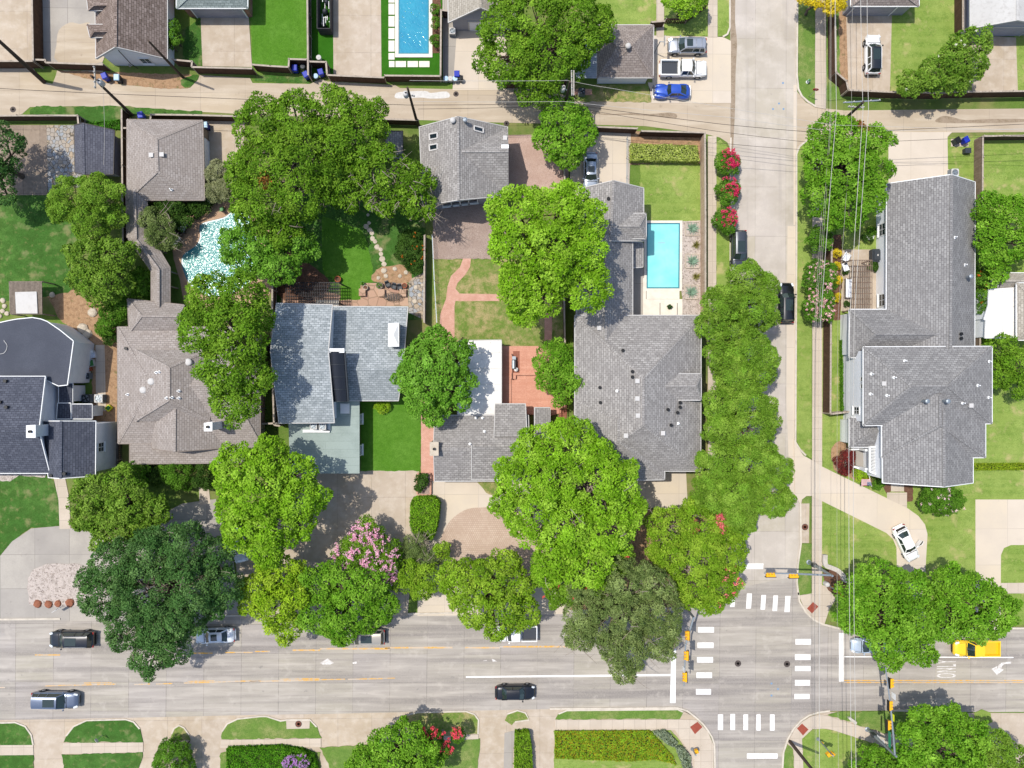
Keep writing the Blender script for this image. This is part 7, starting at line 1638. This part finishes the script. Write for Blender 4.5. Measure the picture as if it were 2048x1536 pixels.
for u, v, r in [(738, 446, .3), (732, 453, .42), (739, 460, .42), (744, 466, .42), (745, 477, .42), (750, 483, .36), (754, 494, .42), (761, 499, .34), (762, 508, .36), (764, 518, .48), (768, 528, .4), (736, 430, .25), (741, 420, .3)]: stone(u, v, r * .75, 'stone', 'pale irregular stepping stone in the curving line across the back lawn', 'stepping stone', 'stepping stones across the back lawn', 'stepping_stone', .2)
for u, v, r, lb in [(76, 1207, .5, 'leftmost'), (98, 1208, .5, 'second'), (117, 1207, .42, 'third'), (140, 1205, .55, 'rightmost')]: stone(u, v, r, 'rock', f'reddish boulder on the road side of the gravel island, {lb} of four', 'boulder', 'reddish boulders at the gravel island', 'boulder', .6)
for u, v, r in [(768, 541, .5), (772, 552, .4), (790, 538, .4), (800, 552, .35), (812, 545, .4), (757, 556, .35), (166, 657, .9), (175, 668, .8), (186, 625, .8), (105, 590, .5), (6, 601, .45), (9, 612, .4), (5, 622, .4), (14, 627, .4), (0, 632, .4), (832, 575, .4), (840, 590, .35), (830, 603, .4), (845, 570, .3)]: stone(u, v, r * .72, 'stone', 'pale limestone rock lying loose in a garden bed', 'rock', 'limestone rocks in the garden beds', 'rock', .5)
# pergolas
def slats(root, px, z, n, w, h, m, name='slat', along=0, off=0):
    A, B, C, D = [P(u, v, z) for u, v in px]; mb = MB()
    for i in range(n + 1):
        t = i / n; a, b = (A.lerp(B, t), D.lerp(C, t)) if along else (A.lerp(D, t), B.lerp(C, t)); dz = Vector((0, 0, off)); mb.bar(a + dz, b + dz, w, h)
    return mb.build(name, MT[m], root)
def pergola(label, px, z, m, n1, n2, w=.06, posts=True, m2=None, h=.12, k1=.2):
    pts = [P(u, v, z) for u, v in px]; c = sum(pts, Vector()) / 4; root = empty('pergola', (c.x, c.y, .05), label, 'pergola')
    slats(root, px, z, n1, w, h, m, 'rafters', 1); slats(root, px, z, n2, .09, k1, m2 or m, 'beams', 0, -.17)
    for p in pts: MB().box((p.x, p.y, z / 2 - .1), (.14, .14, z - .2)).build('post', MT[m2 or m], root)
    return root
pergola('dark slatted pergola over the shaded patio above the blue-grey roof', [(572, 565), (678, 565), (678, 606), (572, 606)], 2.5, 'pergdark', 30, 6, .045)
G('patio', [(565, 560), (720, 600), (720, 630), (560, 630)], 'flagred', .054)
tag(origin(MB().box((P(654, 606, .4).x, P(654, 606, .4).y, .3), (2.8, .7, .1)).box((P(654, 606, .4).x - 1.1, P(654, 606, .4).y, .15), (.3, .6, .2)).box((P(654, 606, .4).x + 1.1, P(654, 606, .4).y, .15), (.3, .6, .2)).build('bench', MT['coping'])), 'pale stone bench slab at the edge of the dark pergola', 'bench')
r_ = pergola('weathered lumber arbour with a white panel above the rounded navy roof', [(19, 563), (83, 563), (84, 628), (21, 628)], 2.6, 'lumber', 26, 4, .09)
MB().slab([P(u, v, 2.78) for u, v in [(30, 584), (73, 583), (75, 627), (32, 627)]], .05).build('roof_panel', MT['offwhite'], r_)
pergola('reddish open slat pergola over the patio of the two-storey house', [(1704, 520), (1744, 520), (1744, 620), (1704, 620)], 2.6, 'fence2', 11, 9, .045, h=.1, k1=.1)
# furniture of that patio
def chairlike(label, u, v, rz, w, l, m, mc, name, cat, back=.7, z=.1, group=None, arms=True):
    c = P(u, v, .4); root = empty(name, (c.x, c.y, z), label, cat, group, rz)
    MB().box((0, 0, .3), (w, l, .08)).build('frame', MT[m], root, local=True)
    for sx in (-1, 1):
        for sy in (-1, 1): MB().box((sx * (w / 2 - .05), sy * (l / 2 - .05), .14), (.06, .06, .28)).build('leg', MT[m], root, local=True)
    MB().box((0, .02, .4), (w - .1, l - .12, .13)).build('cushion', MT[mc], root, local=True)
    bk = MB().add([(-w / 2 + .03, l / 2 - .16, .36), (w / 2 - .03, l / 2 - .16, .36), (w / 2 - .03, l / 2 + .12, .36 + back), (-w / 2 + .03, l / 2 + .12, .36 + back), (-w / 2 + .03, l / 2 - .03, .36), (w / 2 - .03, l / 2 - .03, .36), (w / 2 - .03, l / 2 + .22, .36 + back), (-w / 2 + .03, l / 2 + .22, .36 + back)], [[0, 1, 2, 3], [7, 6, 5, 4], [0, 4, 5, 1], [1, 5, 6, 2], [2, 6, 7, 3], [3, 7, 4, 0]]); bk.build('backrest', MT[mc], root, local=True)
    if arms:
        for s in (-1, 1): MB().box((s * w / 2, 0, .58), (.08, l - .1, .06)).build('armrest', MT[m], root, local=True)
    return root
chairlike('long patio sofa with white cushions along the left side of the reddish pergola', 1697, 577, R(90), 2.4, .95, 'lumber', 'cushion', 'sofa', 'sofa')
chairlike('white armchair on the patio, nearest the lawn', 1692, 516, R(60), .95, .85, 'white', 'cushion', 'armchair', 'chair'); chairlike('white armchair on the patio between the dark side table and the potted plant', 1690, 534, R(110), .95, .85, 'white', 'cushion', 'armchair', 'chair')
c = P(1689, 526, .4); o = tag(MB().lathe((0, 0, 0), [(.22, 0), (.05, .06), (.05, .42), (.27, .44), (.27, .48)], 16).build('side_table', MT['black']), 'round dark side table between the two white patio armchairs', 'table'); o.location = (c.x, c.y, .1)
c = P(1753, 511, .8); root = empty('grill', (c.x, c.y, .1), 'barbecue grill under a dark grey cover against the white wall', 'grill')
MB().prism([(c.x + x, c.y + y) for x, y in [(-.6, -.7), (-.5, -.8), (.5, -.8), (.6, -.7), (.6, .7), (.5, .8), (-.5, .8), (-.6, .7)]], .1, .95).prism([(c.x + x, c.y + y) for x, y in [(-.45, -.6), (.45, -.6), (.45, .6), (-.45, .6)]], .95, 1.15).build('cover', MT['greybin'], root); MB().box((c.x, c.y, 1.16), (.16, .22, .02)).build('badge', MT['offwhite'], root)
# kidney pool terrace
chairlike('lounge chair with white cushion on the pool terrace, the one nearer the garage', 366, 456, R(-25), .95, 1.1, 'black', 'cushion', 'lounge_chair', 'chair', group='loungers by the kidney pool'); chairlike('lounge chair with white cushion on the pool terrace, the one nearer the walkway roof', 352, 483, R(-35), .95, 1.1, 'black', 'cushion', 'lounge_chair', 'chair', group='loungers by the kidney pool')
c = P(356, 468, .4); o = tag(MB().lathe((0, 0, 0), [(.4, 0), (.08, .06), (.08, .4), (.55, .42), (.55, .48), (.3, .5)], 20).build('round_table', MT['black']), 'round dark table between the two pool loungers', 'table'); o.location = (c.x, c.y, .06)
chairlike('small turquoise chair at the top end of the kidney pool terrace', 444, 418, R(200), .5, .5, 'greenbin', 'greenbin', 'chair', 'chair', arms=False)
# patio of the blue-grey roofed house
def pot(u, v, r, m, label, plant=True, z=.08):
    c = P(u, v, z); o = empty('plant_pot', (c.x, c.y, z), label, 'plant pot'); MB().lathe((c.x, c.y, z), [(r * .65, 0), (r, .42), (r * 1.08, .44), (r * 1.08, .5), (r * .9, .5), (r * .86, .42)], 14).build('pot', MT[m], o)
    if plant: rng = np.random.default_rng(int(u)); d = unit(rng.normal(size=(60, 3)) + [0, 0, .7]); leaf_mesh('foliage', leaves(rng, np.array([c.x, c.y, z + .55]) + d * r * .8, d, .2, .1), palette(rng, KIND['shrub']['pal'], 60), o)
    else: MB().lathe((c.x, c.y, z + .4), [(r * .84, 0), (r * .84, .04)], 12).build('soil', MT['mulch'], o)
pot(760, 572, .42, 'lumber', 'large round weathered pot with plant on the pinkish patio'); pot(810, 572, .3, 'terra', 'terracotta red pot in the patio corner', False); pot(732, 576, .3, 'stone', 'pale round pot at the left edge of the patio', False); pot(726, 568, .24, 'greenbin', 'small green pot at the patio corner by the lawn'); pot(677, 559, .36, 'terra', 'brown pot at the corner of the dark pergola', False); pot(1737, 474, .45, 'white', 'white round tub with plant beside the white wall')
for u, v, lb in [(725, 585, 'left'), (763, 586, 'middle'), (806, 586, 'right')]:
    c = P(u, v, .3); tag(origin(MB().box((c.x, c.y, .28), (.75, .85, .42)).box((c.x, c.y, .51), (.82, .92, .06)).build('stone_pillar', MT['flagred'])), f'low square stone pillar on the pinkish patio, {lb} of three', 'stone pillar', 'square stone pillars on the patio')
c = P(786, 594, .4); o = empty('patio_table', (c.x, c.y, .07), 'oval dark wrought iron table with grey leaves on the patio', 'table')
mb = MB()
for k in range(10): mb.bar((c.x - .9 + .2 * k, c.y - .42 * math.sqrt(max(.05, 1 - ((k - 4.5) / 5) ** 2)), .72), (c.x - .9 + .2 * k, c.y + .42 * math.sqrt(max(.05, 1 - ((k - 4.5) / 5) ** 2)), .72), .1, .03)
mb.tube([(c.x + math.cos(t) * 1.1, c.y + math.sin(t) * .5, .72) for t in np.linspace(0, 6.283, 25)], .03, 6, False); mb.build('top', MT['black'], o)
for sx in (-1, 1):
    for sy in (-1, 1): MB().bar((c.x + sx * .7, c.y + sy * .3, .07), (c.x + sx * .6, c.y + sy * .25, .72), .05, .05).build('leg', MT['black'], o)
for u, v, rz, lb in [(776, 570, 20, 'dark iron patio chair nearest the large weathered pot'), (788, 574, -15, 'dark iron patio chair in the row above the oval table'), (800, 576, 5, 'dark iron patio chair nearest the terracotta pot')]: chairlike(lb, u, v, R(rz), .55, .55, 'black', 'greybin', 'patio_chair', 'chair', .5, .07, 'iron chairs on the patio')
# red deck of the small house
dk = empty('deck', P(1060, 750, 0), 'red stained timber deck between the white flat roof and the long grey roof', 'deck')
D = lambda nm, px, z, m, z0=.0: MB().prism([P(u, v, z) for u, v in px], z0, z).build(nm, MT[m], dk)
D('upper_boards', [(1004, 692), (1100, 692), (1104, 747), (1022, 747), (1022, 810), (1004, 810)], .55, 'deck'); D('lower_boards', [(1022, 749), (1132, 749), (1134, 816), (1122, 816), (1122, 826), (1100, 832), (1022, 826)], .38, 'deck'); D('landing', [(1026, 702), (1039, 702), (1039, 746), (1026, 746)], .57, 'deckdark')
mb = MB().bar(P(1022, 708, 1.2), P(1022, 758, 1.2), .12, .1)
for v in (708, 732, 757): q = P(1022, v, .9); mb.box((q.x, q.y, .75), (.1, .1, .9))
mb.build('railing', MT['deck'], dk); MB().bar(P(1023, 748, .75), P(1075, 748, .75), .3, .08).box(tuple(P(1027, 753, .5)), (.6, .6, .5)).build('bench', MT['deck'], dk)
mb = MB()
for k in range(4): q = P(1126 - k * .2, 820 + k * 4.5, .3); mb.box((q.x, q.y, .34 - k * .08), (1.0, .26, .05))
mb.build('steps', MT['deckdark'], dk)
mb = MB().bar(P(1120, 818, 1.2), P(1119, 842, 1.0), .08, .08).bar(P(1132, 818, 1.2), P(1132, 842, 1.0), .08, .08).bar(P(1120, 818, 1.2), P(1132, 818, 1.2), .08, .08)
for u in (1120, 1132): q = P(u, 818, .6); mb.box((q.x, q.y, .6), (.1, .1, 1.2))
mb.build('stair_rail', MT['deckdark'], dk)
c = P(1028, 729, .9); o = empty('grill', (c.x, c.y, .56), 'steel barbecue grill with white gas bottle beside the deck railing', 'grill')
MB().box((c.x, c.y, .98), (.5, 1.1, .5)).build('cabinet', MT['black'], o); MB().tube([(c.x - .05, c.y - .5, 1.25), (c.x - .05, c.y + .5, 1.25)], .26, 12).build('lid', MT['steel'], o); MB().box((c.x, c.y + .8, 1.18), (.45, .4, .04)).build('side_shelf', MT['steel'], o)
c = P(1032, 739, .6); o = empty('gas_bottle', (c.x, c.y, .56), 'white round gas bottle on the red deck', 'gas bottle'); MB().lathe((c.x, c.y, .56), [(.2, 0), (.26, .08), (.27, .4), (.18, .52)], 14).build('bottle', MT['white'], o); MB().lathe((c.x, c.y, 1.06), [(.12, 0), (.12, .12), (.09, .12)], 10).build('collar', MT['offwhite'], o)
# bins
def bin_(u, v, body, lid, label, rz=0, w=.62, l=.72, h=1.0, group=None, round_=False, z=.04):
    c = P(u, v, h * .8); o = empty('rubbish_bin', (c.x, c.y, z), label, 'bin', group, rz)
    if round_:
        MB().lathe((0, 0, 0), [(w * .42, 0), (w * .48, h * .92), (w * .5, h * .93)], 16).build('body', MT[body], o, local=True); MB().lathe((0, 0, h * .93), [(w * .54, 0), (w * .54, .05), (w * .4, .09), (.08, .1), (.07, .14)], 18).build('lid', MT[lid], o, local=True)
    else:
        a, b = .42, .5; MB().add([(sx * w * k, sy * l * k, zz) for k, zz in ((a, .06), (b, h)) for sx, sy in ((-1, -1), (1, -1), (1, 1), (-1, 1))], [[3, 2, 1, 0], [4, 5, 6, 7], [0, 1, 5, 4], [1, 2, 6, 5], [2, 3, 7, 6], [3, 0, 4, 7]]).build('body', MT[body], o, local=True)
        MB().add([(sx * w * .54, sy * l * .54, h + .01) for sx, sy in ((-1, -1), (1, -1), (1, 1), (-1, 1))] + [(sx * w * .44, sy * l * .44, h + .09) for sx, sy in ((-1, -1), (1, -1), (1, 1), (-1, 1))], [[3, 2, 1, 0], [4, 5, 6, 7], [0, 1, 5, 4], [1, 2, 6, 5], [2, 3, 7, 6], [3, 0, 4, 7]]).build('lid', MT[lid], o, local=True)
        for s in (-1, 1): MB().tube([(s * w * .3, -l * .46, .1), (s * w * .45, -l * .46, .1)], .1, 10).build('wheel', MT['black'], o, local=True)
        MB().tube([(-w * .4, -l * .58, h - .02), (w * .4, -l * .58, h - .02)], .03, 6).build('handle', MT['black'], o, local=True)
for a in [(210, 153, 'bluebin', 'bluebin', 'blue bin lying near the pale-lidded one on the dirt by the alley', .4), (235, 156, 'greybin', 'ltblue', 'dark bin with pale blue lid on the dirt below the white gable', 0), (282, 231, 'bluebin', 'bluebin', 'large blue bin against the brown garage at the alley', .2), (411, 251, 'bluebin', 'ltblue', 'small blue bin at the top right corner of the brown garage', .1), (590, 137, 'bluebin', 'bluebin', 'blue bin in the fence niche below the lush lawn', 0), (612, 150, 'bluebin', 'bluebin', 'blue bin at the foot of the long double fence', .5), (642, 145, 'bluebin', 'bluebin', 'blue bin right of the bin with the pale round lid', .3), (914, 149, 'bluebin', 'bluebin', 'blue bin behind the row of pale round drums', 0),
          (1914, 281, 'greybin', 'black', 'black wheeled bin beside the blue one on the small pad at right', .5), (1931, 280, 'bluebin', 'bluebin', 'blue wheeled bin beside the black one on the small pad at right', .5)]: bin_(*a[:5], rz=a[5])
for a in [(632, 153, 'greybin', 'ltblue', 'round bin with pale lid at the alley, in front of the notched fence'), (892, 158, 'steel', 'ltblue', 'round drum with pale lid, leftmost of the row at the alley'), (901, 158, 'steel', 'offwhite', 'round drum with pale lid, second of the row at the alley'), (910.5, 158, 'steel', 'ltblue', 'round drum with pale lid, rightmost pale one of the row at the alley'), (921, 157, 'black', 'black', 'black round bin at the right end of the row of drums'), (606, 134, 'greybin', 'greybin', 'grey round bin inside the fence niche'), (638, 116, 'offwhite', 'offwhite', 'pale round drum on the turf behind the notched fence')]: bin_(*a, round_=True, w=.58, h=.85)
G('bin_pad', [(1902, 277), (1937, 277), (1937, 293), (1902, 293)], 'walk', .105)
c = P(1932, 303, .3); tag(origin(MB().box((c.x, c.y, .4), (.7, .6, .6)).box((c.x, c.y, .73), (.76, .66, .06)).build('utility_box', MT['greybin'])), 'small grey utility box on the grass below the bin pad', 'utility box')
ac_unit(1910, 345, .1, 'air conditioner at the top right corner of the large grey gable', .95)
c = P(1163, 183, .3); o = ac_unit(1164, 182, .05, 'air conditioner beside the red brick pad below the hip roofed garage', .8, dark=True); G('brick_pad', [(1146, 178), (1184, 178), (1184, 190), (1146, 190)], 'redbrick', .07)
ac_unit(172, 752, .05, 'black round topped air conditioner among the clutter by the white wall', .75, dark=True)
for u, v, m, lb, w, l in [(183, 710, 'cushion', 'pale folded tarp heap in the side yard clutter', .9, .7), (168, 722, 'bluebin', 'blue plastic tub in the side yard clutter', .6, .6), (183, 726, 'offwhite', 'white crate with green contents in the side yard', .6, .8), (217, 816, 'signlime', 'yellow crate with green contents beside the air conditioners', .6, .55), (176, 738, 'terra', 'rust-red wheelbarrow tray in the side yard', .7, .6), (172, 716, 'greybin', 'grey plastic tub leaning on the white wall', .5, .5)]:
    c = P(u, v, .4); o = empty('storage_crate', (c.x, c.y, .05), lb, 'crate', None, (u * 7 % 5) * .2); mb = MB()
    for dx, dy, lx, ly in ((0, l / 2, w, .05), (0, -l / 2, w, .05), (w / 2, 0, .05, l - .05), (-w / 2, 0, .05, l - .05)): mb.box((dx, dy, .25), (lx, ly, .42))
    mb.box((0, 0, .06), (w, l, .06)).build('box', MT[m], o, local=True); MB().box((0, 0, .3), (w - .1, l - .1, .1)).lathe((w * .1, l * .1, .35), [(.2, 0), (.18, .1), (.06, .16)], 8).build('contents', MT['greenbin' if 'green' in lb else m], o, local=True)
c = P(183, 703, .8); bin_(183, 703, 'white', 'white', 'round white pail at the top of the side yard clutter', round_=True, w=.5, h=.6)
# pool equipment behind a dark screen
c = P(648, 30, 1.2); o = empty('pool_equipment', (c.x, c.y, .05), 'pool pumps and white pipes inside a dark screen on the turf', 'pool equipment'); mb = MB(); q0, q1 = P(634, -20, 1.7), P(660, 57, 1.7)
for a, b in (((q0.x, q1.y), (q1.x, q1.y)), ((q0.x, q0.y), (q0.x, q1.y)), ((q1.x, q0.y), (q1.x, q1.y))): mb.bar((*a, .9), (*b, .9), .07, 1.65)
mb.build('screen', MT['pergdark'], o); pp = MB(); rng = np.random.default_rng(3)
for k in range(14):
    x, y = rng.uniform(q0.x + .2, q1.x - .2), rng.uniform(q1.y + .2, q0.y); dx, dy = ((rng.uniform(.4, 1), 0) if k % 2 else (0, rng.uniform(.5, 1.4))); zz = .3 + .07 * k; pp.tube([(x, y, zz), (min(q1.x - .1, x + dx), y + dy, zz)], .05, 6)
pp.build('pipes', MT['white'], o)
for k, y in enumerate((q1.y + 1, q1.y + 2.6, q1.y + 3.8)): MB().lathe((c.x + .2 * (k - 1), y, .05), [(.3, 0), (.32, .7), (.2, .9), (.08, .95)], 12).build('filter_tank', MT['greybin'], o)
# hydrant, hoop, flag
c = P(1616, 163, .3); o = empty('fire_hydrant', (c.x, c.y, .1), 'silver and green fire hydrant in the grass verge above the alley mouth', 'fire hydrant'); MB().lathe((c.x, c.y, .1), [(.2, 0), (.2, .06), (.13, .08), (.13, .5), (.17, .52), (.17, .58)], 14).build('barrel', MT['white'], o); MB().lathe((c.x, c.y, .68), [(.16, 0), (.13, .12), (.05, .18), (.04, .24)], 14).build('bonnet', MT['greenbin'], o); MB().tube([(c.x - .22, c.y, .5), (c.x + .22, c.y, .5)], .07, 10).build('hose_outlet', MT['steel'], o); MB().tube([(c.x, c.y - .22, .45), (c.x, c.y, .45)], .09, 10).build('pumper_outlet', MT['steel'], o)
c = P(1309, 106, 0); o = empty('basketball_hoop', (c.x, c.y, 0), 'basketball hoop with dark ring beside the hip roofed garage', 'basketball hoop'); MB().tube([c, c + Vector((0, 0, 3.1))], .06, 8).bar(c + Vector((0, 0, 3.0)), c + Vector((.5, 0, 3.0)), .06, .06).build('post', MT['steel'], o); MB().box(c + Vector((.52, 0, 3.2)), (.04, 1.1, .7)).build('backboard', MT['offwhite'], o); MB().tube([c + Vector((.8 + .23 * math.cos(t), .23 * math.sin(t), 2.95)) for t in np.linspace(0, 6.283, 17)], .02, 6, False).build('rim', MT['rust'], o)
a, b = P(1738, 951, 2.2), P(1743, 972, 2.9); o = empty('flag', tuple(a), 'American flag on a slanted pole at the corner of the porch', 'flag'); MB().tube([a, b], .03, 8).lathe(b, [(.03, -.02), (.06, .03), (.02, .08)], 8).build('flagpole', MT['white'], o)
st = {0: MB(), 1: MB(), 2: MB(), 3: MB()}; t0, t1 = a.lerp(b, .3), a.lerp(b, .95); e = P(1722, 972, 1.7) - t1
g = lambda s, t: t0.lerp(t1, s) + e * t * (1 - .25 * (1 - s)) + Vector((0, 0, .12 * math.sin(t * 5 + s * 2)))
for r in range(13):
    s0, s1 = r / 13, (r + 1) / 13
    for k in range(8):
        ta, tb = k / 8, (k + 1) / 8
        if r >= 6 and k < 3: st[2].add([g(s0, ta), g(s0, tb), g(s1, tb), g(s1, ta)], [[0, 1, 2, 3]])
        else: st[r % 2].add([g(s0, ta), g(s0, tb), g(s1, tb), g(s1, ta)], [[0, 1, 2, 3]])
for r in range(4):
    for k in range(5): q = g(.54 + .11 * r, .04 + .07 * k) + Vector((0, 0, .012)); st[3].box(q, (.05, .05, .004))
MT['flagred2'] = mat('flag_red', 'a5202c', rough=.9); MT['flagblue'] = mat('flag_blue', '232f63', rough=.9)
cl = st[0].build('red_stripes', MT['flagred2'], o)
for k, m, nm in ((1, 'white', 'white_stripes'), (2, 'flagblue', 'canton'), (3, 'white', 'stars')): st[k].build(nm, MT[m], o)
# garden wall, canopy, planter, driveway trench
pw = smoothpoly([(1651, 1110), (1652, 1130), (1664, 1136), (1677, 1142), (1687, 1152), (1691, 1161), (1706, 1163)], 4, False)
tag(origin(path_ribbon(pw, .55, .08, .62).build('garden_wall', MT['concretewall'])), 'low curved stone garden wall around the mulch bed at the intersection', 'garden wall')
c0 = [P(u, v, 2.6) for u, v in [(498, 818), (519, 818), (517, 862), (507, 862)]]; o = empty('metal_canopy', ((c0[0].x + c0[2].x) / 2, (c0[0].y + c0[2].y) / 2, 0), 'curved pale metal canopy between the brown roof and the green flat roof', 'canopy'); n = 8; mb = MB()
vs = [a.lerp(b, i / n) + Vector((0, 0, .7 * math.sin(math.pi * i / n))) for a, b in ((c0[0], c0[1]), (c0[3], c0[2])) for i in range(n + 1)]; mb.add(vs, [[i, i + 1, n + 2 + i, n + 1 + i] for i in range(n)][0:]); mb.add([v - Vector((0, 0, .03)) for v in vs], [[i + 1, i, n + 1 + i, n + 2 + i] for i in range(n)]); mb.build('curved_roof', MT['r_metal'], o, True)
for q in c0: MB().box((q.x, q.y, 1.3), (.08, .08, 2.6)).build('post', MT['steel'], o)
mb = MB(); q0, q1 = P(834, 948, .5), P(861, 990, .5)
for cx_, cy_, lx, ly in (((q0.x + q1.x) / 2, q0.y, q1.x - q0.x, .2), ((q0.x + q1.x) / 2, q1.y, q1.x - q0.x, .2), (q0.x, (q0.y + q1.y) / 2, .2, q0.y - q1.y - .2), (q1.x, (q0.y + q1.y) / 2, .2, q0.y - q1.y - .2)): mb.box((cx_, cy_, .25), (lx, ly, .5))
o = empty('planter', ((q0.x + q1.x) / 2, (q0.y + q1.y) / 2, .05), 'stone edged planter between the wide driveway and the small house', 'planter'); mb.build('edge', MT['redbrick'], o); MB().box(((q0.x + q1.x) / 2, (q0.y + q1.y) / 2, .16), (abs(q1.x - q0.x) - .2, abs(q0.y - q1.y) - .2, .3)).build('soil', MT['gravel'], o)
c = P(1653, 1168, .5); tag(origin(MB().lathe((c.x, c.y, .1), [(.3, 0), (.3, .7), (.24, .8), (.1, .84)], 14).build('utility_pedestal', MT['offwhite'])), 'pale round utility pedestal in the mulch bed by the intersection', 'utility box')
c = P(1705, 1441, .3); o = empty('bench_rock', (c.x, c.y, .1), 'long pale stone marker lying in the grass by the lower right sidewalk', 'stone', None, R(-38)); MB().prism([(-.55, -.14), (.5, -.2), (.6, 0), (.5, .2), (-.55, .16), (-.7, 0)], 0, .35).build('block', MT['concretewall'], o, local=True)
bpy.context.view_layer.update()
